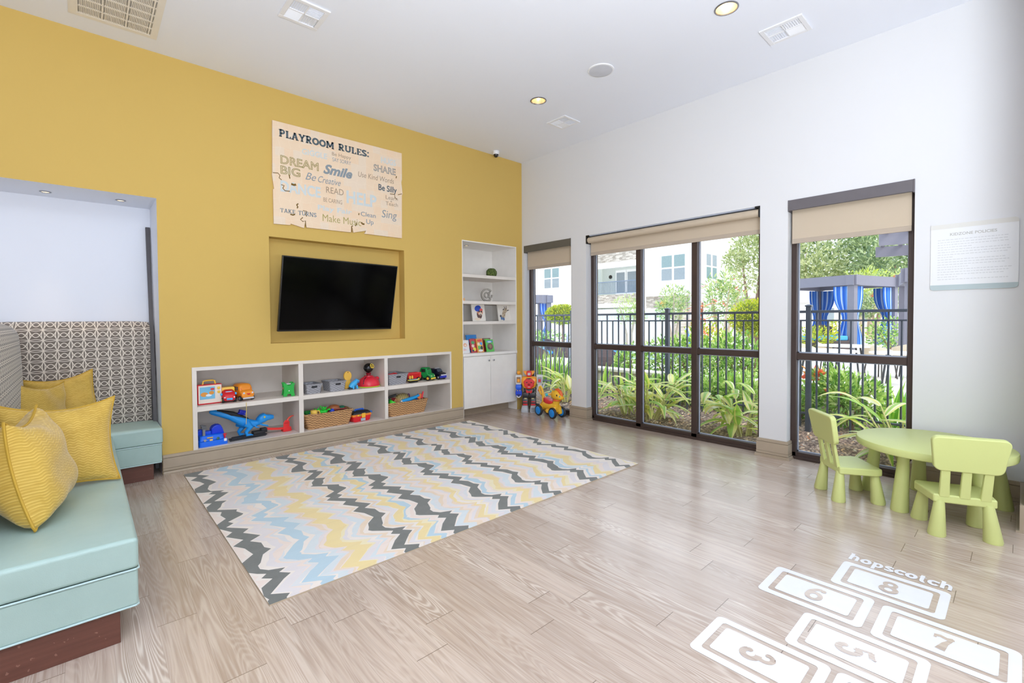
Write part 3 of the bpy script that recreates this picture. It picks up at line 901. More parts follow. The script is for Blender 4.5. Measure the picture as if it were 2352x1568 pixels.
def backrest(name, mat, along, a0, a1, face, depth, z0, z1, bulge=0.035):
    """puffed upright cushion; face is the side toward the sitter"""
    n, m = 14, 26
    rings = []
    for i in range(n + 1):
        a = a0 + (a1 - a0) * i / n
        e = min(1.0, 7 * min(i / n, 1 - i / n)) ** 0.5
        ring = []
        for k in range(m + 1):
            s = k / m
            z = z0 + (z1 - z0) * s
            # front profile: gentle belly, rounded top
            top = max(0.0, (s - 0.88) / 0.12)
            out = bulge * math.sin(math.pi * min(1, s * 1.05)) ** 0.6 * e - 0.5 * depth * (1 - math.sqrt(max(0, 1 - top * top))) - 0.02 * (1 - e)
            ring.append((out, z - 0.01 * (1 - e) * s))
        ring += [(-depth, z1 - 0.01), (-depth, z0)]
        if along == 'x': rings.append([(a, face - o - by, z) for o, z in ring])
        else: rings.append([(face + o, a - by, z) for o, z in ring])
    return MB().loft(rings).build(name, mat, bq, smooth=True, ang=60)
backrest('backrest', M_LATX, 'x', -0.62, 0.468, 5.62, 0.24, 0.45, 1.405)
backrest('side_backrest', M_LATY, 'y', 2.65, 5.60, -0.385, 0.22, 0.45, 1.405)

# throw pillows
def pillow_fabric():
    M = Mat('mustard_wave_fabric')
    x, y, z = M.xyz()
    n = M.noise(scale=3.0, detail=1.0)
    ph = (x * 170.0).sin() * 0.55 + (x * 60.0 + 1.0).sin() * 0.25
    w = (z * 460.0 + ph * 3.0 + n * 9.0).sin() * 0.5 + 0.5
    gap = M.noise(M.vec(x * 40.0, y * 6.0, z * 100.0), scale=1.0, detail=2.0)
    lit = w.pow(3.0) * gap.step(0.3, 0.6)
    base = M.mix(M.noise(scale=9.0, detail=3.0), srgb(186, 148, 54), srgb(205, 169, 74))
    M.set(color=M.mix(lit * 0.6, base, srgb(236, 206, 112)), rough=0.6, sheen=0.3, spec=0.35)
    M.bump(w * 0.6 + gap * 0.4, 0.5, 0.003)
    return M.m
M_PILLOW = pillow_fabric()
M_PIPE = plain('mustard_piping', (190, 152, 50), 0.7)
def pillow(loc, rot, w, h, th, label, sag=0.0, seed=0):
    rnd = random.Random(seed)
    t = thing('throw_pillow', label, 'pillow', loc, group='mustard throw pillows on the banquette', rot=rot)
    N = 28; ks = [rnd.uniform(0, 6.28) for _ in range(6)]
    def P(i, j, s):
        u, v = 2 * i / N - 1, 2 * j / N - 1
        # pulled-in sides, pointed corners
        px = u * (1 - 0.11 * (1 - v * v) * abs(u) ** 2); pz = v * (1 - 0.11 * (1 - u * u) * abs(v) ** 2)
        f = max(0.0, (1 - abs(u) ** 2.4) * (1 - abs(v) ** 2.4)) ** 0.5
        f *= 1 - 0.25 * sag * (v + 1) / 2
        wr = 0.007 * math.sin(5 * u + ks[0] + 2 * v) + 0.006 * math.sin(7 * v + ks[1] - 3 * u) + 0.005 * math.sin(11 * u * v + ks[2])
        d = th / 2 * f + wr * f ** 0.5
        bend = sag * 0.07 * (1 - u * u) * (v > 0) * v
        return (px * w / 2, s * d - sag * 0.05 * v * v, pz * h / 2 + h / 2 - bend)
    mb = MB()
    for s in (-1, 1):
        mb.add([P(i, j, s) for i in range(N + 1) for j in range(N + 1)],
               [((i * (N + 1) + j), ((i + 1) * (N + 1) + j), ((i + 1) * (N + 1) + j + 1), (i * (N + 1) + j + 1)) for i in range(N) for j in range(N)])
    mb.build('cover', M_PILLOW, t, smooth=True, ang=180)
    ed = [P(i, 0, 0) for i in range(N)] + [P(N, j, 0) for j in range(N)] + [P(i, N, 0) for i in range(N, 0, -1)] + [P(0, j, 0) for j in range(N, 0, -1)]
    MB().tube(ed, 0.006, 6, closed=True).build('piping', M_PIPE, t, smooth=True)
    return t

# ------------------------------------------------------------------ rug
ZIG = [(0.0, 1.812, 1.965), (0.01, 1.812, 1.965), (0.086, 1.812, 1.916), (0.103, 1.827, 1.905), (0.177, 1.891, 1.959), (0.201, 1.87, 1.977), (0.243, 1.833, 1.916), (0.246, 1.83, 1.917), (0.323, 1.875, 1.954), (0.338, 1.884, 1.959), (0.425, 1.904, 1.986), (0.44, 1.89, 1.991), (0.5, 1.833, 1.927), (0.514, 1.82, 1.923), (0.591, 1.789, 1.901), (0.612, 1.781, 1.904), (0.629, 1.785, 1.906), (0.662, 1.852, 1.91), (0.695, 1.918, 1.96), (0.719, 1.895, 1.996), (0.733, 1.882, 1.978), (0.744, 1.893, 1.964), (0.775, 1.925, 1.997), (0.791, 1.911, 2.014), (0.93, 1.786, 1.894), (0.937, 1.8, 1.888), (0.969, 1.863, 1.937), (0.985, 1.852, 1.962), (1.027, 1.823, 1.923), (1.035, 1.817, 1.92), (1.101, 1.803, 1.899), (1.104, 1.802, 1.897), (1.121, 1.776, 1.884), (1.145, 1.804, 1.867), (1.212, 1.883, 1.95), (1.235, 1.876, 1.979), (1.271, 1.864, 1.966), (1.274, 1.863, 1.967), (1.35, 1.876, 1.995), (1.368, 1.879, 1.982), (1.373, 1.872, 1.978), (1.437, 1.781, 1.881), (1.44, 1.777, 1.882), (1.478, 1.807, 1.9), (1.487, 1.797, 1.904), (1.522, 1.758, 1.86), (1.529, 1.764, 1.851), (1.639, 1.863, 1.949), (1.65, 1.852, 1.959), (1.688, 1.816, 1.923), (1.697, 1.822, 1.915), (1.808, 1.89, 1.988), (1.811, 1.886, 1.99), (1.859, 1.827, 1.918), (1.864, 1.821, 1.921), (1.928, 1.857, 1.965), (1.947, 1.868, 1.964), (2.006, 1.878, 1.962), (2.053, 1.886, 1.988), (2.056, 1.886, 1.984), (2.098, 1.842, 1.931), (2.128, 1.81, 1.919), (2.189, 1.787, 1.896), (2.194, 1.784, 1.894), (2.222, 1.768, 1.873), (2.228, 1.764, 1.873), (2.254, 1.778, 1.872), (2.269, 1.795, 1.872), (2.313, 1.845, 1.904), (2.346, 1.882, 1.982), (2.375, 1.852, 1.941), (2.379, 1.848, 1.945), (2.42, 1.893, 1.982), (2.425, 1.887, 1.987), (2.464, 1.841, 1.939), (2.479, 1.823, 1.926), (2.567, 1.75, 1.847), (2.57, 1.755, 1.844), (2.615, 1.824, 1.907), (2.625, 1.814, 1.921), (2.647, 1.793, 1.902), (2.654, 1.793, 1.896), (2.664, 1.793, 1.896)]
def rug():
    RX0, RX1, RY0, RY1 = 0.645, 3.905, 2.478, 5.142
    M = Mat('flame_stitch_wool')
    n = M.noise(scale=500.0, detail=2.0); b = M.noise(scale=14.0, detail=3.0)
    c = M.attr('weave')
    M.set(color=M.mix(n * 0.16 + b * 0.10, c, srgb(222, 214, 206)), rough=0.95, spec=0.15, sheen=0.25)
    M.bump(n, 0.35, 0.003)
    rnd = random.Random(11)
    CREAM, PINK, LILAC, PALEB, TAN, BLUE, YEL, PYEL, DARK, GREYB = [srgb(*q)[:3] for q in (
        (240, 230, 221), (239, 222, 211), (228, 221, 222), (214, 224, 228), (235, 213, 186), (178, 207, 221), (238, 215, 148), (240, 227, 186), (84, 90, 87), (220, 222, 224))]
    D = [0.710, 1.475, 1.845, 2.335, 2.795, 3.262, 3.778]
    DWS = [1.0, 0.95, 1.15, 0.95, 0.8, 0.95, 0.7]
    c0 = 1.878
    amp = 1.0
    vs_ = [z[0] for z in ZIG]
    # band list: (position at zig origin, colour right of it, width mode)
    B = []      # (u_left, colour)
    def fill(u0, u1, pal):
        """pal: list of (colour, weight)"""
        tot = sum(w for _, w in pal); u = u0
        for col, w in pal:
            B.append((u, col)); u += (u1 - u0) * w / tot
    hw = [0.055 * s for s in DWS]
    def edge(k, s): return D[k] + s * hw[k]
    fill(0.40, edge(0, -1), [(CREAM, 2), (TAN, .6), (CREAM, 2), (PINK, 1), (CREAM, .5)])
    B.append((edge(0, -1), DARK))
    fill(edge(0, 1), edge(1, -1), [(CREAM, .35), (LILAC, .9), (PINK, .5), (GREYB, .4), (CREAM, .25), (BLUE, 1.5), (CREAM, .25), (PALEB, 1.0), (LILAC, .4), (TAN, .25), (PINK, .3), (YEL, 1.7), (PYEL, .3), (LILAC, .6), (CREAM, .3), (PALEB, .7), (PINK, .4), (TAN, .5), (CREAM, .35)])
    B.append((edge(1, -1), DARK))
    fill(edge(1, 1), edge(2, -1), [(CREAM, .3), (TAN, .55), (LILAC, .4), (PALEB, .35), (CREAM, .25), (YEL, 1.25), (PYEL, .3), (BLUE, .75), (CREAM, .35), (PINK, .5), (CREAM, .3)])
    B.append((edge(2, -1), DARK))
    fill(edge(2, 1), edge(3, -1), [(CREAM, .3), (PALEB, .7), (GREYB, .3), (TAN, .5), (PINK, .6), (LILAC, .5), (TAN, .35), (YEL, .65), (CREAM, .3), (PYEL, .4), (LILAC, .7), (GREYB, .5), (CREAM, .3)])
    B.append((edge(3, -1), DARK))
    fill(edge(3, 1), edge(4, -1), [(CREAM, .3), (BLUE, .55), (CREAM, .25), (PINK, .5), (PYEL, .3), (YEL, .85), (TAN, .3), (LILAC, .4), (PALEB, .8), (CREAM, .4)])
    B.append((edge(4, -1), DARK))
    fill(edge(4, 1), edge(5, -1), [(CREAM, .3), (TAN, .5), (PINK, .4), (PALEB, .35), (LILAC, .3), (YEL, .5), (PYEL, .35), (CREAM, .4), (LILAC, .5), (CREAM, .4)])
    B.append((edge(5, -1), DARK))
    fill(edge(5, 1), edge(6, -1), [(CREAM, .25), (BLUE, .45), (CREAM, .3), (PALEB, .3), (YEL, .75), (PYEL, .3), (PINK, .4), (LILAC, .7), (CREAM, .8)])
    B.append((edge(6, -1), DARK))
    fill(edge(6, 1), 4.2, [(CREAM, .6), (PYEL, .4), (CREAM, .4), (PALEB, .3), (CREAM, 1.5)])
    B.append((4.2, CREAM))
    nb = len(B); nr = len(ZIG)
    dark_left = {i for i in range(nb) if B[i][1] is DARK}
    pos = []
    for i, (u, col) in enumerate(B):
        row = []
        isD = i in dark_left; isDr = (i - 1) in dark_left
        seed = [rnd.uniform(0, 6.28) for _ in range(4)]
        for j, (v, uL, uR) in enumerate(ZIG):
            cen = (uL + uR) / 2 - c0; half = (uR - uL) / 2
            k = next((q for q in range(7) if i in dark_left and abs(B[i][0] - edge(q, -1)) < 1e-6), None)
            if k is None: k = next((q for q in range(7) if isDr and abs(B[i][0] - edge(q, 1)) < 1e-6), None)
            if k is not None and isD: x = D[k] + cen - half * DWS[k] * 0.98
            elif k is not None: x = D[k] + cen + half * DWS[k] * 0.98
            else:
                jit = 0.012 * math.sin(v * 9 + seed[0]) + 0.009 * math.sin(v * 23 + seed[1]) + rnd.uniform(-1, 1) * 0.006
                x = u + cen * 1.05 + jit
            row.append(x)
        pos.append(row)
    for i in range(1, nb):
        for j in range(nr): pos[i][j] = max(pos[i][j], pos[i - 1][j] + 0.0005)
    # keep bands from crossing the next dark line
    for i in range(nb - 2, -1, -1):
        for j in range(nr): pos[i][j] = min(pos[i][j], pos[i + 1][j] - 0.0003)
    t = thing('area_rug', 'large cream rug with charcoal, blue and yellow flame stitch zigzags', 'rug', (2.275, 3.81, 0))
    verts, faces, cols = [], [], []
    zt = 0.009
    for i in range(nb):
        for j in range(nr):
            verts.append((min(max(pos[i][j], RX0), RX1) - 2.275, max(min(5.142 - ZIG[j][0], RY1), RY0) - 3.81, zt))
    for i in range(nb - 1):
        for j in range(nr - 1):
            a, b, c, d = i * nr + j, (i + 1) * nr + j, (i + 1) * nr + j + 1, i * nr + j + 1
            if all(verts[q][0] <= RX0 - 2.275 + 1e-7 for q in (a, b, c, d)) or all(verts[q][0] >= RX1 - 2.275 - 1e-7 for q in (a, b, c, d)): continue
            faces.append((a, d, c, b)); k = B[i][1]
            if k not in (DARK,):
                f = 1 + rnd.uniform(-0.02, 0.02); k = tuple(q * f for q in k)
            cols.append(k)
    me = bpy.data.meshes.new('pile'); me.from_pydata(verts, [], faces)
    at = me.color_attributes.new('weave', 'FLOAT_COLOR', 'CORNER')
    buf = []
    for p in me.polygons: buf += list(cols[p.index] + (1.0,)) * len(p.vertices)
    at.data.foreach_set('color', buf)
    me.materials.append(M.m)
    o = bpy.data.objects.new('pile', me); COL.objects.link(o); o.parent = t
    MB().box(RX0 - 2.275, RX1 - 2.275, RY0 - 3.81, RY1 - 3.81, 0.0, zt - 0.0006).build('backing', plain('rug_backing', (190, 172, 148), 0.95), t)
rug()

# ------------------------------------------------------------------ children's table and chairs
M_LIME = plain('lime_plastic', (208, 216, 140), 0.42, vary=0.02, scale=2.0, bump=0.08, bscale=260)
tb = thing('kids_table', 'round pale lime plastic children\'s table by the right window', 'table', (4.57, 0.445, 0))
MB().lathe([(0.001, 0.432), (0.405, 0.432), (0.434, 0.428), (0.442, 0.434), (0.445, 0.446), (0.445, 0.470), (0.441, 0.480), (0.432, 0.484), (0.001, 0.484)], 64).build('tabletop', M_LIME, tb, smooth=True)
for x, y in ((4.322, 0.589), (4.685, 0.835), (4.965, 0.560), (4.90, 0.075), (4.42, 0.165)):
    dx, dy = x - 4.57, y - 0.445
    MB().cyl((dx * 0.84, dy * 0.84, 0.436), (dx * 0.84, dy * 0.84, 0.42), 0.034, n=28).tube([(dx * 0.86, dy * 0.86, 0.436), (dx * 0.99, dy * 0.99, 0.006), (dx * 0.99, dy * 0.99, 0.0)], [0.031, 0.054, 0.051], 28).build('leg', M_LIME, tb, smooth=True)
def kids_chair(label, loc, rz):
    t = thing('kids_chair', label, 'chair', loc, rz, group='lime plastic children\'s chairs')
    # local: faces +y, origin at floor centre
    seat = [(-0.155, -0.135), (0.155, -0.135), (0.185, 0.10), (0.17, 0.15), (-0.17, 0.15), (-0.185, 0.10)]
    MB().prism(seat, 0.210, 0.264, 'z').build('seat', M_LIME, t, bevel=0.011, seg=3, smooth=True)
    for sx, sy in ((-1, -1), (1, -1), (-1, 1), (1, 1)):
        tx, ty = sx * (0.118 if sy < 0 else 0.13), (-0.115 if sy < 0 else 0.115)
        MB().tube([(tx, ty, 0.226), (tx + sx * 0.018, ty + sy * 0.018, 0.008), (tx + sx * 0.018, ty + sy * 0.018, 0.0)], [0.026, 0.047, 0.044], 24).build('leg', M_LIME, t, smooth=True)
    tilt = Matrix.Translation((0, -0.125, 0.25)) @ Matrix.Rotation(R(10), 4, 'X')
    for x in (-0.1, 0, 0.1):
        MB().at(tilt).loft([[(x - 0.026, -0.012, 0), (x + 0.026, -0.012, 0), (x + 0.026, 0.012, 0), (x - 0.026, 0.012, 0)],
                            [(x * 1.05 - 0.022, -0.010, 0.24), (x * 1.05 + 0.022, -0.010, 0.24), (x * 1.05 + 0.022, 0.010, 0.24), (x * 1.05 - 0.022, 0.010, 0.24)]]).build('spindle', M_LIME, t, bevel=0.005)
    # backrest: rounded trapezoid, wider at the top
    pts = []
    for cx, cz, a0, r in ((0.152, 0.375, 0, 0.035), (-0.152, 0.375, 90, 0.035), (-0.128, 0.225, 180, 0.042), (0.128, 0.225, 270, 0.042)):
        for k in range(7):
            a = R(a0 + 15 * k); pts.append((cx + r * math.cos(a), cz + r * math.sin(a)))
    MB().at(tilt).prism(pts, -0.022, 0.018, 'y').build('backrest', M_LIME, t, bevel=0.009, seg=3, smooth=True)
    return t
kids_chair('lime plastic child\'s chair in front of the right window, left of the table', (4.405, 0.915, 0), math.atan2(-0.208, 0.165) - R(90))
kids_chair('lime plastic child\'s chair with its back to the viewer at the right edge', (4.190, 0.285, 0), math.atan2(0.10, 0.24) - R(90))

# ------------------------------------------------------------------ hopscotch floor stickers
M_STICK = plain('white_vinyl_sticker', (234, 234, 237), 0.32, vary=0.02)
def hop_square(num, x0, x1, y0, y1, label):
    cx, cy = (x0 + x1) / 2, (y0 + y1) / 2
    t = thing('hopscotch_square', label, 'floor sticker', (cx, cy, 0), group='white hopscotch stickers on the floor')
    a, b = (x1 - x0) / 2, (y1 - y0) / 2
    def ringed(o, i, r0, r1, z):
        p = rrect(-a + o, a - o, -b + o, b - o, r0); q = rrect(-a + i, a - i, -b + i, b - i, r1)
        n = len(p)
        return MB().add([(x, y, z) for x, y in p] + [(x, y, z) for x, y in q], [(k, (k + 1) % n, n + (k + 1) % n, n + k) for k in range(n)])
    ringed(0.0, 0.038, 0.028, 0.016, 0.0012).build('border', M_STICK, t)
    p = rrect(-a + 0.062, a - 0.062, -b + 0.062, b - 0.062, 0.014)
    MB().poly([(x, y, 0.0012) for x, y in p]).build('panel', M_STICK, t)
    # figures 3 and 5 lie turned a quarter round, as on the real sticker
    mb = MB().at(TR(0, 0, 0.0020, rz=R(-90 - (75 if num in '35' else 0))) @ Matrix.Translation((-0.038, -0.06, 0)))
    slab(mb, num, 0, 0, 0.12, 0.22, 0.08, 0.1)
    mb.v = [Vector((p.x, p.y, p.z + 1e-5 * i)) for i, p in enumerate(mb.v)]
    mb.build('numeral', M_FLOOR, t, fix=False)
    return t
hop_square('8', 2.890, 3.203, 0.227, 0.677, 'white hopscotch sticker square with the figure 8, under the word')
hop_square('6', 2.545, 2.862, 0.476, 0.916, 'white hopscotch sticker square with the figure 6')
hop_square('7', 2.527, 2.848, -0.014, 0.442, 'white hopscotch sticker square with the figure 7')
hop_square('5', 2.204, 2.508, 0.233, 0.684, 'white hopscotch sticker square with the figure 5, in the middle')
hop_square('3', 1.874, 2.180, 0.497, 0.950, 'white hopscotch sticker square with the figure 3, nearest the viewer')
hop_square('4', 1.870, 2.178, 0.022, 0.476, 'white hopscotch sticker square cut off by the bottom of the picture')
mb, wd = slab_text('hopscotch', 0.092, 0.22, 0.085, 0.11, 0.0, 0.03)
k = 0.452 / wd
mb.v = [Vector((p.x, p.y, p.z + 4e-6 * i)) for i, p in enumerate(mb.v)]
ob = mb.build('hopscotch_lettering', M_STICK, None, fix=False)
ob.matrix_world = Matrix.Translation((3.243, 0.674, 0.0013)) @ Matrix.Rotation(R(-91.5), 4, 'Z') @ Matrix.Scale(k, 4, (1, 0, 0))
tag(ob, 'white serif word hopscotch stuck on the floor above square 8', 'floor sticker', 'white hopscotch stickers on the floor')
pillow((-0.165, 3.21, 0.470), (R(-10), 0, R(82)), 0.52, 0.50, 0.30, 'big mustard pillow nearest the viewer, slumped at the left edge', 0.5, 1)
pillow((-0.115, 3.60, 0.470), (R(-17), R(3), R(14)), 0.52, 0.50, 0.19, 'mustard pillow leaning behind the nearest one, corner toward the rug', 0.5, 2)
pillow((-0.10, 5.40, 0.472), (R(-12), R(-7), R(6)), 0.44, 0.50, 0.17, 'mustard pillow in the banquette corner against the patterned back', 0.4, 3)
pillow((-0.22, 5.06, 0.470), (R(-14), R(6), R(52)), 0.44, 0.48, 0.16, 'mustard pillow leaning in front of the corner pillow', 0.5, 4)
# ------------------------------------------------------------------ toys in the cubby shelves
RED, YEL_, BLU, GRN, ORG = (222, 32, 44), (250, 200, 60), (20, 96, 235), (20, 176, 60), (246, 150, 40)
WHT, BLK, CRM, SKY, GRY = (240, 240, 240), (26, 26, 28), (240, 228, 214), (70, 180, 236), (150, 152, 156)
P = plastic
def wheel(parent, c, r, w, axis, rim=None, n=24, name='wheel', mat=None):
    """tyre turned about axis 'x' or 'y' with a hub as sub-part"""
    Mx = TR(*c) @ (Matrix.Rotation(R(90), 4, 'Y') if axis == 'x' else Matrix.Rotation(R(90), 4, 'X'))
    o = MB().at(Mx).lathe([(r * .55, -w / 2), (r * .92, -w / 2), (r, -w * .3), (r, w * .3), (r * .92, w / 2), (r * .55, w / 2)], n).build(name, mat or P(BLK, 0.5), parent, smooth=True)
    MB().at(Mx).lathe([(r * .1, -w * .58), (r * .5, -w * .56), (r * .58, -w * .48), (r * .58, w * .48), (r * .5, w * .56), (r * .1, w * .58)], n).build('hub', P(rim or GRY), o, smooth=True)
    return o
S1 = SHZ + 0.0005
# music box television toy
t = thing('toy_television', 'cream and red toy television with a yellow handle on the left shelf', 'toy', (0.905, 5.44, S1), R(4))
MB().box(-0.105, 0.105, -0.03, 0.04, 0, 0.195).build('case', P(RED), t, bevel=0.008)
MB().box(-0.098, 0.100, -0.034, -0.028, 0.012, 0.187).build('front_panel', P(CRM), t, bevel=0.004)
sc = MB().box(-0.086, 0.042, -0.037, -0.033, 0.052, 0.172).build('screen', P((120, 190, 226)), t, bevel=0.003)
sm = MB()
for k, (cx, cz, rx, rz) in enumerate([(-0.05, 0.10, .032, .022), (-0.012, 0.09, .026, .012), (0.02, 0.148, .018, .012), (0.012, 0.112, .022, .018)]):
    sm.mat(k % 3).add([(cx + rx * math.cos(q * .52), -0.0375 - 0.0002 * k, cz + rz * math.sin(q * .52)) for q in range(12)], [tuple(range(12))])
sm.build('picture', [P((226, 150, 60)), P((235, 240, 245)), P((214, 66, 70))], sc)
for z in (0.155, 0.115):
    MB().at(TR(0.074, -0.034, z, rx=R(90))).lathe([(0.013, 0), (0.013, 0.008), (0.009, 0.010)], 16).build('knob', P(YEL_), t, smooth=True)
MB().tube([(-0.055, 0, 0.193), (-0.048, 0, 0.226), (-0.03, 0, 0.232), (0.03, 0, 0.232), (0.048, 0, 0.226), (0.055, 0, 0.193)], 0.007, 10).build('handle', P(YEL_), t, smooth=True)

def hull(sections, axis_y=True):
    """rounded body lofted along y: (y, half width, z0, z1, round)"""
    rings = []
    for y, hw, z0, z1, r in sections:
        rings.append([(a, y, b) for a, b in rrect(-hw, hw, z0, z1, min(r, hw * .98, (z1 - z0) * .49), 4)])
    return rings
# red toy truck with a yellow load bed
t = thing('toy_truck', 'red toy truck with a yellow bed and a smiling face', 'toy', (1.066, 5.43, S1), R(-2))
MB().loft(hull([(-0.085, .035, .03, .062, .02), (-0.075, .052, .02, .085, .025), (-0.03, .055, .018, .118, .03), (0.0, .054, .018, .128, .03), (0.03, .05, .02, .12, .03)])).build('cab', P(RED), t, smooth=True, ang=60)
MB().loft(hull([(0.0, .05, .07, .12, .01), (0.01, .062, .07, .148, .015), (0.10, .062, .07, .15, .015), (0.11, .055, .075, .14, .015)])).build('bed', P(YEL_), t, smooth=True, ang=60)
MB().box(-0.05, 0.05, -0.04, 0.10, 0.022, 0.07).build('chassis', P(RED), t, bevel=0.006)
MB().at(TR(0, -0.052, 0.092, rx=R(62))).poly([(a, b, 0.0) for a, b in rrect(-.036, .036, -.022, .024, .016)]).at(TR(0, -0.053, 0.092, rx=R(62))).mat(1).poly([(a, b, 0.0012) for a, b in rrect(-.029, .029, -.016, .018, .012)]).build('windscreen', [P(SKY), P(WHT)], t, fix=False)
MB().box(-0.026, 0.026, -0.091, -0.075, 0.030, 0.050).build('grille', P(SKY), t, bevel=0.004)
for s in (-1, 1):
    MB().ball((s * 0.040, -0.077, 0.055), 0.009).build('headlight', P(WHT), t, smooth=True)
    MB().ball((s * 0.062, -0.035, 0.085), (0.010, 0.008, 0.013)).build('mirror', P(SKY), t, smooth=True)
    for y in (-0.045, 0.07): wheel(t, (s * 0.052, y, 0.026), 0.026, 0.022, 'x', YEL_)
# school bus toy
t = thing('toy_bus', 'yellow toy school bus with a red mouth beside the red truck', 'toy', (1.213, 5.47, S1), R(14))
MB().loft(hull([(-0.10, .05, .03, .085, .02), (-0.092, .062, .024, .10, .03), (-0.055, .064, .022, .11, .03), (-0.045, .064, .022, .15, .035), (-0.03, .064, .022, .168, .035), (0.09, .064, .022, .168, .035), (0.105, .058, .03, .155, .03)])).build('body', P(ORG), t, smooth=True, ang=50)
MB().at(TR(0, -0.049, 0.128, rx=R(72))).poly([(a, b, 0) for a, b in rrect(-.05, .05, -.02, .022, .012)]).build('windscreen', P((200, 40, 50)), t, fix=False)
MB().at(TR(0, -0.0505, 0.124, rx=R(72))).poly([(a, b, 0) for a, b in rrect(-.026, .026, -.012, .010, .008)]).build('driver_window', P((190, 214, 220)), t, fix=False)
MB().add([(-0.022, -0.103, .074), (0.022, -0.103, .074), (0.012, -0.1035, .060), (-0.004, -0.1035, .060)], [(0, 1, 2, 3)]).build('mouth', P(RED), t, fix=False)
MB().box(-0.055, 0.055, -0.108, -0.09, 0.018, 0.036).build('bumper', P((206, 206, 212)), t, bevel=0.005)
for s in (-1, 1):
    MB().ball((s * 0.042, -0.096, 0.078), (0.011, .008, .011)).build('headlight', P((225, 228, 235)), t, smooth=True)
    for y in (-0.06, 0.06): wheel(t, (s * 0.058, y, 0.026), 0.026, 0.024, 'x', GRY)
    for k in range(3): MB().box(s * 0.0635, s * 0.0655, -0.02 + k * 0.04, 0.008 + k * 0.04, 0.105, 0.142).build('side_window', P((90, 100, 110)), t)
# green pounding bench
t = thing('toy_bench', 'small green wooden toy bench at the right of the left upper shelf', 'toy', (1.640, 5.43, S1), R(-10))
def bench_side(y0, y1):
    pr = [(-.058, 0), (-.022, 0), (-.018, .018), (-.008, .026), (.008, .026), (.018, .018), (.022, 0), (.058, 0), (.05, .045), (.05, .10), (.058, .14), (.026, .14), (.016, .122), (0, .116), (-.016, .122), (-.026, .14), (-.058, .14), (-.05, .10), (-.05, .045)]
    return MB().prism(pr, y0, y1, 'y')
bench_side(-0.075, -0.058).build('side_board', P(GRN, 0.5), t, bevel=0.002)
bench_side(0.058, 0.075).build('side_board', P(GRN, 0.5), t, bevel=0.002)
MB().box(-0.05, 0.05, -0.058, 0.058, 0.07, 0.084).build('top_board', plain('pale_toy_wood', (212, 184, 120), 0.6), t)
MB().at(TR(0, -0.0752, 0.06, rx=R(90))).lathe([(0.006, 0), (0.006, .003)], 12).build('screw', P(WHT), t)
MB().box(-0.034, 0.034, 0.0575, 0.0582, 0.112, 0.126).build('sticker', P(WHT), t)

B1 = BOTZ + 0.0005
# blue workbench
t = thing('toy_workbench', 'blue plastic toy workbench on the bottom left shelf', 'toy', (0.915, 5.43, B1), R(3))
MB().loft([[(a, y, z) for a, y in rrect(-w, w, -d, d2, .02)] for z, w, d, d2 in ((0, .122, .095, .09), (.05, .12, .093, .09), (.055, .113, .075, .09), (.095, .108, .06, .09), (.10, .10, .055, .085))]).build('base', P((16, 110, 238)), t, smooth=True, ang=40)
MB().prism([(0.0, .095), (0.0, .15), (.02, .175), (.05, .185), (.08, .18), (.095, .15), (.112, .095)], -0.01, 0.075, 'y').build('slide_tower', P((14, 60, 214)), t, bevel=0.008)
MB().box(-0.055, 0.0, 0.0, 0.07, 0.095, 0.13).build('tray', P((18, 84, 226)), t, bevel=0.006)
MB().prism([(-0.11, .09), (-0.11, .14), (-.09, .15), (-.05, .15), (-.05, .09)], 0.02, 0.08, 'y').build('vise_block', P((14, 70, 220)), t, bevel=0.006)
c = MB().box(-0.082, -0.060, -0.045, -0.015, 0.06, 0.165).build('clamp_post', P((128, 130, 134)), t, bevel=0.003)
MB().box(-0.092, -0.05, -0.05, -0.01, 0.165, 0.195).box(-0.10, -0.075, -0.05, -0.02, 0.195, 0.206).build('clamp_jaw', P((96, 98, 102)), c, bevel=0.004)
MB().box(-0.054, -0.005, -0.081, -0.074, 0.078, 0.086).build('ruler', P(YEL_), t)
MB().box(-0.034, -0.008, -0.088, -0.08, 0.05, 0.068).build('button', P((246, 206, 110)), t, bevel=0.003)
MB().at(TR(-0.075, -0.09, 0.062, rx=R(75))).lathe([(.012, 0), (.012, .008), (.008, .010)], 16).build('dial', P(GRY), t, smooth=True)
MB().at(TR(0.035, -0.09, 0.066, rx=R(75))).lathe([(.014, 0), (.014, .006), (.008, .008)], 16).build('dial', P((20, 90, 80)), t, smooth=True)
s = MB().cyl((0.095, -0.085, 0.06), (0.095, -0.085, 0.105), 0.007).build('toy_screw', P(RED), t, smooth=True)
MB().box(0.08, 0.112, -0.092, -0.078, 0.095, 0.103).box(0.082, 0.11, -0.092, -0.078, 0.08, 0.086).build('screw_wing', P(RED), s, bevel=0.002)
MB().box(0.086, 0.11, -0.0965, -0.092, 0.03, 0.056).build('decal', P(WHT), t)

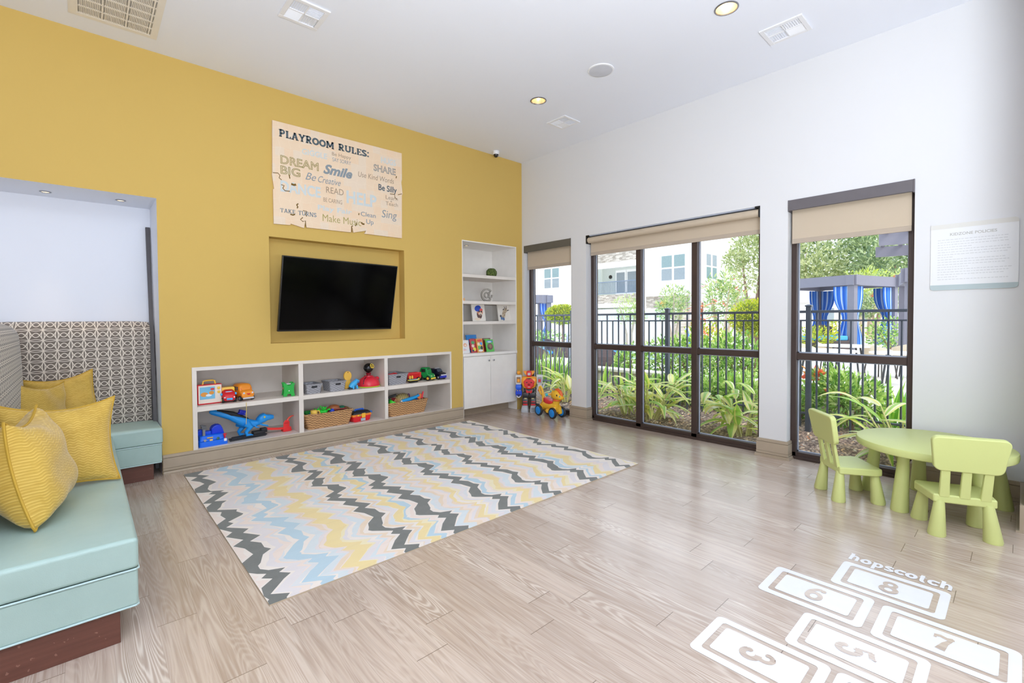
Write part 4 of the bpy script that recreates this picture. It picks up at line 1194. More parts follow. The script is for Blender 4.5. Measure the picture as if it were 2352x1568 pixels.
# dinosaur track launcher
t = thing('toy_dinosaur_track', 'blue toy dinosaur on a black race track with a red ramp', 'toy', (1.27, 5.47, B1), R(5))
MB().prism([(-0.21, -0.07), (0.13, -0.06), (0.16, -0.02), (0.16, 0.05), (-0.19, 0.05)], 0, 0.012, 'z').prism([(-0.19, -0.05), (0.14, -0.04), (0.14, 0.03), (-0.17, 0.03)], 0.012, 0.026, 'z').build('track_base', P((44, 46, 50), 0.5), t, bevel=0.003)
MB().box(0.02, 0.13, -0.045, 0.035, 0.026, 0.055).box(0.10, 0.16, -0.03, 0.03, 0.03, 0.075).build('gear_housing', P((34, 36, 40), 0.5), t, bevel=0.006)
DB = P((30, 150, 232)); DB2 = P((24, 110, 218))
MB().tube([(-0.36, 0.03, .315), (-0.34, .028, .31), (-0.27, 0.02, .285), (-0.18, 0.01, .245), (-0.12, 0, .205), (-0.06, 0, .165), (0.0, 0, .14), (0.05, -0.005, .138), (0.09, -0.01, .15)], [.012, .026, .032, .036, .042, .05, .046, .034, .030], 14).build('body', DB, t, smooth=True)
MB().tube([(-0.30, .015, .318), (-0.17, .0, .268), (-0.09, 0, .222), (-0.02, 0, .185)], [.012, .03, .03, .018], 10).build('back_plate', P(BLK, .5), t, smooth=True)
h = MB().loft([[(x, y - .01, z) for y, z in rrect(-w, w, z0, z1, r, 3)] for x, w, z0, z1, r in ((.06, .028, .125, .19, .022), (.095, .044, .13, .222, .03), (.13, .045, .138, .235, .03), (.16, .036, .15, .215, .024), (.20, .032, .155, .21, .022), (.225, .024, .16, .20, .014))]).build('head', DB, t, smooth=True, ang=60)
MB().loft([[(x, y - .01, z) for y, z in rrect(-w, w, z0, z1, .008, 3)] for x, w, z0, z1 in ((.08, .026, .12, .14), (.12, .026, .10, .122), (.17, .018, .085, .103))]).build('jaw', DB, h, smooth=True, ang=60)
te = MB()
for k in range(5):
    te.at(TR(.125 + k * .014, -.030 + k * .002, .146 + k * .001, rx=R(180))).lathe([(.004, 0), (.001, .012)], 6)
    te.at(TR(.12 + k * .012, -.03 + k * .002, .118 - k * .005)).lathe([(.004, 0), (.001, .012)], 6)
te.build('tooth_row', P((240, 226, 120)), h)
MB().ball((.125, -.052, .198), (.010, .008, .010)).build('eye', P((240, 210, 60)), h, smooth=True)
for s_, x0 in ((-1, -0.05), (1, -0.09)):
    l = MB().tube([(x0, s_ * .03, .155), (x0 + .035, s_ * .045, .11), (x0 - .005, s_ * .045, .065), (x0 + .01, s_ * .045, .03)], [.044, .032, .018, .015], 12).build('leg', DB, t, smooth=True)
    ft = MB().ball((x0 + .02, s_ * .045, .035), (.03, .018, .012))
    for k in (-1, 0, 1): ft.tube([(x0 + .035, s_ * .045 + k * .01, .036), (x0 + .058, s_ * .045 + k * .014, .030)], [.008, .003], 8)
    ft.build('foot', DB, l, smooth=True)
    MB().tube([(.03, s_ * .028, .125), (.05, s_ * .036, .10), (.075, s_ * .036, .095)], [.010, .007, .005], 8).build('arm', DB, t, smooth=True)
MB().at(TR(-0.085, 0, .25, ry=R(20))).box(-.04, .035, -.024, .024, 0, .012).box(-.03, .03, -.024, .024, .012, .048).build('saddle_block', P((20, 40, 190)), t, bevel=0.006)
rp = MB()
pts = [(0.15, .055), (0.20, .042), (0.28, .030), (0.36, .026), (0.41, .02)]
rp.loft([[(x, -.026, z), (x, .026, z), (x, .026, z + .004), (x, .022, z + .004), (x, .022, z + .001), (x, -.022, z + .001), (x, -.022, z + .024), (x, -.026, z + .024)] for x, z in pts])
rp.build('ramp', P((238, 56, 50)), t)
u = MB().prism([(.32, .02), (.39, .02), (.39, .10), (.375, .125), (.34, .125), (.325, .10)], -.035, -.028, 'y').prism([(.32, .0), (.40, .0), (.415, .012), (.40, .03), (.32, .03)], -.04, .03, 'y').build('ramp_gate', P((236, 50, 52)), t, bevel=0.003)
MB().tube([(.365, -.03, .12), (.385, -.03, .145), (.41, -.03, .16), (.44, -.03, .164)], [.012, .011, .008, .003], 8).build('gate_horn', P((240, 84, 60)), u, smooth=True)
for k in range(3): MB().box(.335 + k * .014, .345 + k * .014, -.0365, -.0350, .09, .096).build('slot', P((120, 10, 20)), u)
tag(MB().tube([(1.198, 5.292, 0.577), (1.197, 5.286, 0.50), (1.196, 5.29, 0.42), (1.1945, 5.30, 0.355)], 0.0028, 6).build('cord', plain('yellow_cord', (232, 204, 122), 0.8), None, smooth=True), 'thin yellow cord hanging in front of the left compartments', 'cord')

# grey woven bins
def weave_mat(name, a, b, sx, sz, rough=0.6):
    M = Mat(name)
    x, y, z = M.xyz()
    u = (x + y) * sx; v = z * sz
    w = (u.sin() * (v + (u / 6.2832).floor() * 3.14159).sin()) * 0.5 + 0.5
    n = M.noise(scale=60.0, detail=3.0)
    M.set(color=M.mix((w * 0.75 + n * 0.35).clamp(), srgb(*a), srgb(*b)), rough=rough)
    M.bump(w, 0.8, 0.006)
    return M.m
M_BIN = weave_mat('grey_rattan_plastic', (112, 112, 118), (190, 189, 194), 260.0, 260.0, 0.5)
def bin_(loc, w, d, h, label, rz=0.0):
    t = thing('storage_bin', label, 'bin', loc, rz, group='grey woven plastic bins')
    k = 0.86
    def ring(s, z, i=0.0): return [(a, b, z) for a, b in rrect(-w / 2 * s + i, w / 2 * s - i, -d / 2 * s + i, d / 2 * s - i, .018, 4)]
    MB().loft([ring(k, 0), ring(1, h), ring(1, h, .006), ring(k, .006, .006)]).build('basket', M_BIN, t)
    MB().loft([ring(1, h - .012, -.004), ring(1, h + .002, -.006), ring(1, h + .002, .008), ring(1, h - .012, .006)], cap=False).build('rim', P((150, 150, 155), 0.5), t)
    for s in (-1, 1):
        y = -d / 2 * (k + (1 - k) * .72) * 1.0
        MB().at(TR(0, s * (d / 2 * (k + (1 - k) * .72) + .0015), h * .72, rx=R(90))).prism(rrect(-.032, .032, -.011, .011, .010), -.001, .001, 'z').build('handle_opening', P((38, 38, 42), 0.7), t)
    return t
bin_((1.885, 5.465, S1), 0.185, 0.24, 0.105, 'grey woven bin at the left end of the middle upper shelf', R(4))
bin_((2.150, 5.445, S1), 0.20, 0.22, 0.115, 'grey woven bin standing next to the yellow toy', R(4))
b3 = bin_((2.935, 5.49, S1), 0.285, 0.28, 0.132, 'larger grey woven bin on the right upper shelf', R(3))
for x, y, c, r in ((2.86, 5.44, (230, 60, 80), .03), (2.90, 5.47, (240, 90, 90), .025), (2.825, 5.46, (30, 36, 90), .026), (2.97, 5.52, (220, 50, 60), .03)):
    tag(MB().ball((x, y, S1 + .118), (r * 1.4, r, .016)).build('toy_piece', P(c), None, smooth=True), 'small coloured toy piece peeking out of the larger grey bin', 'toy', 'pieces in the larger grey bin')

# yellow magnifier shaped toy and the blue dinosaur
t = thing('toy_paddle', 'flat yellow rounded toy leaning behind the small blue dinosaur', 'toy', (2.325, 5.47, S1), R(6))
MB().prism([(.05 * math.cos(R(a)), .15 + .058 * math.sin(R(a))) for a in range(-50, 231, 14)] + [(-.036, .06), (-.04, 0), (.04, 0), (.036, .06)], -.012, .012, 'y').build('paddle', P((248, 196, 84)), t, bevel=0.006, seg=3)
MB().box(-.044, .044, -.0135, -.012, .096, .099).build('groove', P((206, 156, 60)), t)
MB().ball((0, -.012, .196), (.007, .003, .007)).build('rivet', P((150, 100, 40)), t, smooth=True)
t = thing('toy_dinosaur', 'small sky blue toy dinosaur in front of the yellow toy', 'toy', (2.375, 5.40, S1), R(8))
MB().tube([(-.055, 0, .02), (-.03, 0, .045), (0, 0, .06), (.02, 0, .075), (.03, 0, .09)], [.022, .032, .034, .026, .02], 14).build('body', P(SKY), t, smooth=True)
h = MB().ball((.032, -.004, .094), (.026, .022, .018)).ball((.054, -.006, .088), (.018, .016, .009)).build('head', P(SKY), t, smooth=True)
MB().ball((.052, -.006, .070), (.018, .014, .006)).build('jaw', P((50, 150, 220)), h, smooth=True)
cr = MB()
for k in range(5): cr.at(TR(-.03 + k * .014, 0, .07 + k * .009)).lathe([(.008, 0), (.001, .018)], 8)
cr.build('crest', P((60, 150, 224)), t)
for s in (-1, 1):
    for x in (-.03, .02): MB().tube([(x, s * .024, .04), (x + .004, s * .028, .006), (x + .012, s * .028, 0.002)], [.013, .012, .008], 10).build('leg', P(SKY), t, smooth=True)
MB().prism([(-.075, -.03), (.0, -.036), (.0, .03), (-.07, .03)], 0, .014, 'z').build('stand', P((40, 60, 70)), t, bevel=0.004)

# red dome toy with a black ball carrying a steering wheel
t = thing('toy_dome', 'red dome shaped toy on a lime green base', 'toy', (2.585, 5.455, S1))
MB().lathe([(.001, 0), (.135, 0), (.14, .006), (.135, .012), (.001, .012)], 40).build('base', P((190, 214, 60)), t, smooth=True)
MB().lathe([(.13, .012), (.132, .03), (.122, .07), (.098, .10), (.07, .118), (.052, .126), (.05, .135), (.001, .136)], 40).build('dome', P((226, 42, 62), .28), t, smooth=True)
MB().at(TR(0, 0, .012)).tube([(-.10, -.075, .03), (-.092, -.065, .06), (-.07, -.05, .092), (-.045, -.035, .112)], [.008, .009, .008, .004], 8).build('dark_rib', P((80, 20, 30)), t, smooth=True)
MB().lathe([(.03, .13), (.026, .15), (.034, .168), (.001, .17)], 24).build('neck', P((140, 16, 34)), t, smooth=True)
MB().ball((.10, -.02, .095), (.028, .024, .022)).build('side_knob', P((226, 42, 62)), t, smooth=True)
t2 = thing('toy_ball', 'shiny black ball toy with a small yellow steering wheel on top of the red dome', 'toy', (2.585, 5.455, S1 + .1705))
MB().ball((0, 0, .058), .058, 28, 18).build('ball', P(BLK, .15), t2, smooth=True)
MB().lathe([(.060, .050), (.062, .054), (.062, .060), (.060, .064)], 32, cap=False).build('seam_band', P((50, 50, 54), .3), t2, smooth=True)
Mw = TR(.020, -.052, .083, rz=R(18)) @ Matrix.Rotation(R(68), 4, 'X')
sw = MB().at(Mw).tube([(.026 * math.cos(a * math.pi / 12), .026 * math.sin(a * math.pi / 12), 0.004) for a in range(24)], .0045, 8, closed=True).build('steering_wheel', P((246, 214, 80)), t2, smooth=True)
MB().at(Mw).tube([(0, 0, .004), (0, -.026, .004)], .0036, 8).tube([(0, 0, .004), (.022, .014, .004)], .0036, 8).tube([(0, 0, .004), (-.022, .014, .004)], .0036, 8).build('spoke', P((246, 214, 80)), sw, smooth=True)

# right upper shelf vehicles
t = thing('toy_trailer', 'red toy wagon behind the black and yellow toy boat', 'toy', (3.235, 5.52, S1))
MB().loft([[(a, b, z) for a, b in rrect(-w, w, -d, d, .01, 3)] for z, w, d in ((.028, .085, .05), (.11, .10, .06))] + [[(a, b, z) for a, b in rrect(-w, w, -d, d, .01, 3)] for z, w, d in ((.11, .092, .052), (.05, .08, .045))]).build('tub', P((226, 34, 40)), t)
MB().box(-.10, .10, -.062, -.058, .10, .118).box(-.10, -.08, -.062, -.058, .05, .10).box(.08, .10, -.062, -.058, .05, .10).build('side_rail', P((238, 60, 60)), t, bevel=.002)
for s in (-1, 1):
    for x in (-.06, .06): wheel(t, (x, s * .055, .027), .027, .02, 'y', YEL_)
t = thing('toy_boat', 'black toy boat with a yellow rim lying beside the larger grey bin', 'toy', (3.165, 5.375, S1), R(4))
MB().loft([[(a, b, z) for a, b in rrect(-w, w, -d, d, d * .9, 5)] for z, w, d in ((0, .06, .02), (.02, .078, .032), (.028, .08, .034))]).build('hull', P(BLK), t, smooth=True)
MB().loft([[(a, b, z) for a, b in rrect(-w, w, -d, d, d * .9, 5)] for z, w, d in ((.028, .08, .034), (.034, .082, .036), (.038, .078, .033))]).build('rim', P((236, 206, 70)), t, smooth=True)
MB().loft([[(a, b, z) for a, b in rrect(-w, w, -d, d, d * .9, 5)] for z, w, d in ((.038, .07, .028), (.044, .066, .026))]).build('deck', P((70, 160, 200)), t, smooth=True)
for x in (-.05, -.015): MB().ball((x, 0, .068), (.014, .014, .026)).build('peg', P((246, 180, 60)), t, smooth=True)
t = thing('toy_tractor', 'green toy truck with yellow hubs and bumper', 'toy', (3.425, 5.46, S1), R(24))
MB().loft(hull([(-.10, .05, .03, .075, .02), (-.09, .056, .026, .088, .024), (-.045, .058, .026, .10, .02), (-.035, .056, .03, .15, .02), (-.015, .056, .03, .172, .022), (.06, .056, .03, .172, .022), (.075, .054, .03, .15, .02), (.085, .05, .03, .10, .02), (.12, .05, .03, .085, .02)])).build('body', P((22, 150, 70)), t, smooth=True, ang=45)
MB().box(-.05, .05, -.114, -.094, .018, .04).build('bumper', P((246, 212, 70)), t, bevel=.006)
MB().at(TR(0, -.0375, .136, rx=R(80))).poly([(a, b, 0) for a, b in rrect(-.042, .042, -.02, .022, .01)]).build('windscreen', P((30, 44, 40), .15), t, fix=False)
for s in (-1, 1):
    MB().box(s * .0555, s * .0575, -.012, .05, .112, .155).build('side_window', P((30, 44, 40), .15), t)
    MB().ball((s * .034, -.098, .062), (.010, .006, .010)).build('headlight', P((240, 230, 180)), t, smooth=True)
    wheel(t, (s * .058, -.06, .032), .032, .026, 'x', (246, 200, 60)); wheel(t, (s * .06, .07, .042), .042, .03, 'x', (246, 200, 60))
t = thing('toy_pickup', 'navy blue toy truck with a silver grille at the right end of the shelf', 'toy', (3.615, 5.49, S1), R(14))
MB().loft(hull([(-.12, .058, .024, .07, .02), (-.11, .062, .02, .082, .02), (-.05, .062, .02, .095, .02), (-.02, .056, .02, .14, .02), (.09, .056, .02, .142, .02), (.12, .058, .022, .12, .02)])).build('body', P((24, 26, 44), .2), t, smooth=True, ang=40)
MB().loft(hull([(-.124, .058, .022, .05, .012), (-.116, .064, .018, .052, .012), (-.09, .065, .018, .05, .012)])).build('bumper', P((40, 52, 190)), t, smooth=True, ang=40)
MB().box(-.045, .045, -.1235, -.112, .050, .068).build('grille', P((210, 214, 222), .2), t, bevel=.003)
MB().at(TR(0, -.0365, .118, rx=R(56))).poly([(a, b, .0015) for a, b in rrect(-.046, .046, -.024, .022, .008)]).build('windscreen', P((70, 80, 96), .1), t, fix=False)
MB().box(-.04, .04, .0, .02, .142, .150).build('light_bar', P((225, 228, 235)), t, bevel=.003)
for s in (-1, 1):
    MB().box(s * .035, s * .055, -.1225, -.110, .052, .068).build('headlight', P(WHT), t, bevel=.003)
    for y in (-.075, .075): wheel(t, (s * .056, y, .028), .028, .024, 'x', GRY)

# wicker baskets
M_WICK = weave_mat('water_hyacinth_weave', (98, 58, 30), (228, 178, 122), 120.0, 240.0, 0.75)
def basket(loc, w, d, h, label, rz=0.0):
    t = thing('wicker_basket', label, 'basket', loc, rz, group='wicker baskets of toys')
    k = .84
    def ring(s, z, i=0.0): return [(a, b, z) for a, b in rrect(-w / 2 * s + i, w / 2 * s - i, -d / 2 * s + i, d / 2 * s - i, .03, 5)]
    MB().loft([ring(k, 0), ring(k + (1 - k) * .5, h * .5, -.003), ring(1, h), ring(1, h, .012), ring(k, .01, .012)]).build('basket', M_WICK, t, smooth=True, ang=50)
    r = ring(1, h, .003)
    tw = []
    n = 200
    for q in range(n):
        f = q / n * len(r); i = int(f); g = f - i
        p = Vector(r[i]).lerp(Vector(r[(i + 1) % len(r)]), g)
        tw.append((p.x, p.y, p.z + .003 * math.sin(q * .9)))
    MB().tube(tw, .009, 8, closed=True).build('braided_rim', M_WICK, t, smooth=True)
    return t
basket((2.060, 5.475, B1), 0.56, 0.27, 0.165, 'wicker basket of toys on the middle lower shelf', R(1))
basket((3.075, 5.475, B1), 0.60, 0.27, 0.165, 'wicker basket of toys on the right lower shelf', R(1))
def toy(label, name, mb, mat, group='toys heaped in the wicker baskets', **k):
    return tag(mb.build(name, mat, None, smooth=True, **k), label, 'toy', group)
zb = B1 + .155
def fillbase(x, y): # hidden pile carrying the loose toys
    pass
# --- middle basket
t = thing('toy_mug', 'yellow toy jug in the middle wicker basket', 'toy', (1.895, 5.385, zb - .05), group='toys heaped in the wicker baskets')
MB().lathe([(.001, 0), (.034, 0), (.038, .02), (.036, .10), (.03, .105), (.001, .105)], 20).build('cup', P((246, 202, 90)), t, smooth=True)
MB().tube([(.034, 0, .03), (.06, 0, .035), (.066, 0, .065), (.058, 0, .09), (.034, 0, .09)], .007, 8).build('handle', P((246, 202, 90)), t, smooth=True)
toy('dark green toy car half buried at the left of the middle wicker basket', 'toy_car', MB().at(TR(1.86, 5.47, zb - .03, rz=R(12))).loft(hull([(-.05, .03, 0, .03, .01), (-.04, .04, 0, .04, .012), (-.01, .04, 0, .07, .02), (.03, .04, 0, .07, .02), (.06, .036, 0, .04, .01)])), P((30, 120, 50)), ang=40)
toy('black toy block at the left front of the middle wicker basket', 'toy_block', MB().at(TR(1.835, 5.38, zb - .045, rz=R(-14))).box(-.03, .03, -.03, .03, 0, .06), P((30, 34, 40)), bevel=.006)
toy('small blue toy block beside the yellow jug', 'toy_block', MB().at(TR(1.870, 5.405, zb - .0, rz=R(20))).box(-.012, .014, -.012, .012, -.02, .028), P((60, 140, 220)), bevel=.004)
fr_ = MB()
for k in range(7):
    a = R(k * 51); fr_.tube([(2.02 + .02 * math.cos(a), 5.44 + .02 * math.sin(a), zb + .01), (2.02 + .07 * math.cos(a), 5.44 + .04 * math.sin(a), zb + .035 + .02 * (k % 3)), (2.02 + .10 * math.cos(a + .3), 5.44 + .05 * math.sin(a + .3), zb + .03 + .025 * (k % 2))], [.007, .009, .006], 8)
toy('bright green toy frog legs sticking out of the middle wicker basket', 'toy_frog', fr_.ball((2.02, 5.44, zb + .012), (.05, .034, .026)), P((40, 214, 60)))
toy('blue toy ball in the middle wicker basket', 'toy_ball', MB().ball((2.11, 5.41, zb + .012), .028), P((34, 70, 200)))
toy('brown toy potato shape at the back of the middle wicker basket', 'toy_mound', MB().ball((2.155, 5.47, zb + .03), (.07, .055, .045)), P((166, 96, 56)))
toy('maroon toy tray leaning in the middle wicker basket', 'toy_tray', MB().at(TR(2.20, 5.41, zb + .005, rx=R(-30), rz=R(-8))).box(-.07, .07, -.04, .04, 0, .016), P((134, 44, 40)), bevel=.005)
toy('green toy leaf at the right back of the middle wicker basket', 'toy_leaf', MB().at(TR(2.26, 5.50, zb + .03, rx=R(40))).ball((0, 0, 0), (.04, .02, .008)), P((30, 110, 80)))
toy('flat pale toy board lying across the middle wicker basket', 'toy_board', MB().at(TR(2.07, 5.385, zb - .012, rx=R(8))).box(-.11, .12, -.02, .02, 0, .008), P((222, 200, 170)), bevel=.002)
toy('pink red toy strip along the front of the middle wicker basket', 'toy_strip', MB().at(TR(2.10, 5.368, zb - .002, rx=R(14))).box(-.08, .06, -.006, .006, 0, .006), P((226, 80, 70)), bevel=.002)
# --- right basket
toy('bright green toy cup at the left of the right wicker basket', 'toy_cup', MB().at(TR(2.845, 5.39, zb - .03, ry=R(30))).lathe([(.001, 0), (.035, 0), (.045, .07), (.04, .07), (.03, .01)], 20), P((60, 220, 50)))
t = thing('toy_turtle', 'tan ribbed toy shell at the back of the right wicker basket', 'toy', (3.06, 5.49, zb - .02), group='toys heaped in the wicker baskets')
MB().ball((0, 0, .045), (.10, .075, .072), 24, 12).build('shell', P((186, 168, 110)), t, smooth=True)
rb = MB()
for k in range(-3, 4):
    rb.tube([(k * .026 + .004 * math.sin(q), -.076 * math.sin(q * .3) * (1 - .04 * k * k), .05 + .074 * math.cos(q * .3) * (1 - .03 * k * k)) for q in range(0, 6)], .004, 6)
rb.build('shell_ridge', P((150, 132, 84)), t, smooth=True)
toy('dark toy tube lying at the back left of the right wicker basket', 'toy_tube', MB().cyl((2.82, 5.52, zb + .05), (2.98, 5.50, zb + .09), .014), P((52, 54, 56)))
t = thing('toy_plane', 'blue toy plane lying across the front of the right wicker basket', 'toy', (3.13, 5.40, zb + .015), R(3), group='toys heaped in the wicker baskets')
MB().tube([(-.15, 0, -.01), (-.12, 0, 0), (-.02, 0, .012), (.08, 0, .03), (.14, 0, .05), (.16, 0, .058)], [.006, .022, .026, .022, .016, .006], 14).build('fuselage', P((34, 160, 226)), t, smooth=True)
MB().prism([(-.11, -.03), (.05, -.04), (.06, -.028), (-.10, -.018)], -.016, -.006, 'z').build('wing', P((30, 110, 220)), t, bevel=.003)
MB().ball((-.135, -.01, .004), (.014, .012, .012)).build('nose_light', P(WHT), t, smooth=True)
toy('orange toy fin beside the blue plane', 'toy_fin', MB().at(TR(3.255, 5.40, zb + .02, ry=R(24))).loft([[(-.03, -.01, 0), (.025, -.01, 0), (.025, .01, 0), (-.03, .01, 0)], [(-.012, -.006, .07), (.02, -.006, .07), (.02, .006, .07), (-.012, .006, .07)]]), P((246, 130, 60)), bevel=.004)
toy('red pink toy fin at the right end of the right wicker basket', 'toy_fin', MB().at(TR(3.315, 5.43, zb + .015, ry=R(14))).loft([[(-.018, -.012, 0), (.018, -.012, 0), (.018, .012, 0), (-.018, .012, 0)], [(.0, -.006, .095), (.018, -.006, .095), (.018, .006, .095), (.0, .006, .095)]]), P((236, 70, 80)), bevel=.004)
toy('blue toy rod beside the red fin', 'toy_rod', MB().cyl((3.25, 5.45, zb), (3.29, 5.46, zb + .07), .012), P((30, 80, 190)))
toy('purple toy knob behind the blue plane', 'toy_plum', MB().ball((3.165, 5.50, zb + .06), (.02, .018, .03)), P((92, 40, 110)))
toy('dark red toy lid at the back of the right wicker basket', 'toy_saucer', MB().at(TR(2.93, 5.45, zb + .03, rx=R(30))).lathe([(.001, 0), (.045, 0), (.045, .01), (.001, .014)], 20), P((140, 40, 44)))
for k in range(4):
    toy('thin wooden stick leaning at the front of the right wicker basket', 'toy_stick', MB().cyl((2.86 + k * .026, 5.375, zb - .02), (2.93 + k * .022, 5.41, zb + .055), .0055, n=8), plain('toy_wood', (206, 164, 104), .7) if k == 0 else bpy.data.materials['toy_wood'], group='wooden sticks in the right wicker basket')
toy('dark green toy shape in the right wicker basket', 'toy_shape', MB().ball((2.88, 5.47, zb + .02), (.05, .035, .03)), P((24, 110, 50)))

# toolbox
t = thing('toy_toolbox', 'red toy toolbox with a black lid and blue handle beside the middle basket', 'toy', (2.45, 5.44, B1), R(8))
MB().loft([[(a, b, z) for a, b in rrect(-w, w, -d, d, .015, 4)] for z, w, d in ((0, .10, .06), (.01, .112, .066), (.06, .122, .072), (.066, .122, .072))]).build('box', P((226, 28, 44)), t, smooth=True, ang=40)
MB().loft([[(a, b, z) for a, b in rrect(-w, w, -d, d, .015, 4)] for z, w, d in ((.066, .128, .077), (.09, .128, .077))]).build('tray_band', P((244, 140, 44)), t, bevel=.003)
MB().loft([[(a, b, z) for a, b in rrect(-w, w, -d, d, .015, 4)] for z, w, d in ((.09, .122, .072), (.108, .118, .066), (.124, .095, .05))]).build('lid', P((34, 34, 38), .3), t, smooth=True, ang=40)
MB().tube([(-.06, 0, .122), (-.05, 0, .138), (.05, 0, .138), (.06, 0, .122)], .010, 10).build('handle', P((36, 100, 214)), t, smooth=True)
la = MB().box(-.012, .036, -.086, -.072, .045, .10).build('latch', P((250, 190, 60)), t, bevel=.006)
MB().box(-.022, .04, -.0745, -.07, .006, .04).build('name_plate', P((176, 190, 200)), t, bevel=.003)
for k, c in enumerate(((230, 70, 60), (250, 220, 70), (80, 200, 90))): MB().at(TR(-.085 + k * .026, -.0775, .078, rx=R(90))).lathe([(.008, 0), (.008, .003)], 12).build('button', P(c), t)
for k, c in enumerate(((214, 120, 210), (150, 214, 60), (40, 120, 230))): MB().cyl((.085 + k * .022, -.03, .10), (.10 + k * .022, -.05, .088), .014).build('peg', P(c), t, smooth=True)

# ------------------------------------------------------------------ bookcase contents
t = thing('moss_ball', 'half round green moss ball on the top bookcase shelf', 'ornament', (4.545, 5.415, 2.0435))
M = Mat('moss'); n1 = M.noise(scale=60.0, detail=4.0); n2 = M.noise(scale=14.0, detail=3.0)
M.set(color=M.mix(n1.step(.35, .65), srgb(46, 62, 28), srgb(116, 136, 66)), rough=.95); M.bump(n1, 1.0, .02)
mb = MB(); rnd = random.Random(3)
mb.lathe([(.001, 0), (.068, 0), (.080, .03), (.078, .06), (.066, .09), (.045, .112), (.02, .122), (.001, .124)], 28)
for k in range(90):
    a, b = rnd.uniform(0, 6.28), rnd.uniform(.05, 1.35); mb.ball((.076 * math.cos(a) * math.cos(b * .9), .076 * math.sin(a) * math.cos(b * .9), .035 + .08 * math.sin(b)), rnd.uniform(.008, .015), 6, 4)
mb.build('moss', M.m, t, smooth=True, ang=180)
t = thing('at_sign_sculpture', 'weathered standing @ sign on the second bookcase shelf', 'ornament', (4.465, 5.43, 1.6665), R(-28))
M_AT = plain('weathered_tin', (138, 132, 122), .5, metal=.3, vary=.2, scale=30.0)
def outline(pts, w):
    L, Q = [], []
    for i, p in enumerate(pts):
        a = pts[max(i - 1, 0)]; b = pts[min(i + 1, len(pts) - 1)]; dx, dy = b[0] - a[0], b[1] - a[1]; l = math.hypot(dx, dy)
        L.append((p[0] - dy / l * w, p[1] + dx / l * w)); Q.append((p[0] + dy / l * w, p[1] - dx / l * w))
    return L, Q
def ribbon(pts, w, y0, y1):
    L, Q = outline(pts, w)
    rings = [[(l[0], y0, l[1]), (q[0], y0, q[1]), (q[0], y1, q[1]), (l[0], y1, l[1])] for l, q in zip(L, Q)]
    return rings
at_pts = arc(0, .1, .078, .086, -42, -325, 30)
MB().loft(ribbon(at_pts, .013, -.018, .018)).loft(ribbon(arc(-.004, .098, .030, .038, 0, 359, 22), .010, -.018, .018)).loft(ribbon([(.040, .146), (.034, .10), (.034, .078)] + arc(.053, .074, .019, .02, 180, 330, 8) + [(.078, .10)], .010, -.018, .018)).build('letter_body', M_AT, t, bevel=.003)
MB().box(-.045, .05, -.018, .018, 0, .014).build('foot', M_AT, t)
M_CAN = plain('canvas_white', (236, 230, 220), .9, vary=.03, bump=.2, bscale=500)
def canvas(x, label, paint):
    t = thing('art_canvas', label, 'picture', (x, 5.43, 1.3745), 0, 'small animal canvases', rot=(R(-9), 0, 0))
    c = MB().box(-.122, .122, -.009, .009, 0, .262).build('canvas', M_CAN, t, bevel=.002)
    paint(t)
    return t
def blob(mb, cx, cz, rx, rz, i, y=-.0095, n=14, rot=0):
    mb.mat(i).add([(cx + rx * math.cos(q) * math.cos(rot) - rz * math.sin(q) * math.sin(rot), y, cz + rx * math.cos(q) * math.sin(rot) + rz * math.sin(q) * math.cos(rot)) for q in [2 * math.pi * k / n for k in range(n)]], [tuple(range(n))])
def monkey(t):
    mb = MB()
    pal = [P((44, 80, 190)), P((206, 140, 110)), P((90, 62, 56)), P((225, 90, 80)), P((30, 34, 50)), P((232, 214, 190))]
    blob(mb, .01, .10, .05, .07, 2); blob(mb, .025, .14, .055, .055, 1, -.0097); blob(mb, -.01, .19, .062, .045, 0, -.0099, rot=.3); blob(mb, .05, .17, .03, .02, 3, -.0101)
    blob(mb, .03, .11, .03, .022, 5, -.0101); blob(mb, .01, .145, .014, .014, 4, -.0103); blob(mb, .05, .142, .013, .013, 4, -.0103); blob(mb, -.03, .03, .06, .02, 5, -.0099); blob(mb, .03, .10, .02, .006, 4, -.0103)
    mb.build('painted_animal', pal, t, fix=False)
def giraffe(t):
    mb = MB()
    pal = [P((196, 178, 150)), P((60, 50, 48)), P((40, 92, 150)), P((122, 100, 80))]
    blob(mb, -.01, .10, .034, .085, 0, rot=-.35); blob(mb, .04, .165, .03, .04, 0, -.0097, rot=-.5)
    for cx, cz, a in ((-.03, .06, .2), (.0, .09, .9), (-.02, .12, .3), (.02, .13, 1.2), (.035, .17, .5), (.05, .19, .2), (-.05, .03, .4)): blob(mb, cx, cz, .014, .007, 3, -.0100, 8, a)
    blob(mb, .02, .205, .006, .028, 1, -.0099, rot=.2); blob(mb, .055, .21, .006, .028, 1, -.0099, rot=-.2); blob(mb, .085, .165, .026, .007, 1, -.0099, rot=.3); blob(mb, -.005, .18, .022, .008, 1, -.0099, rot=.5)
    blob(mb, -.06, .04, .02, .026, 2, -.0101); blob(mb, -.02, .03, .018, .024, 2, -.0101); blob(mb, -.075, .075, .02, .02, 1, -.0099)
    mb.build('painted_animal', pal, t, fix=False)
canvas(4.315, 'small canvas of an animal in a blue cap on the third shelf', monkey)
canvas(4.815, 'small canvas of a spotted long necked animal on the third shelf', giraffe)
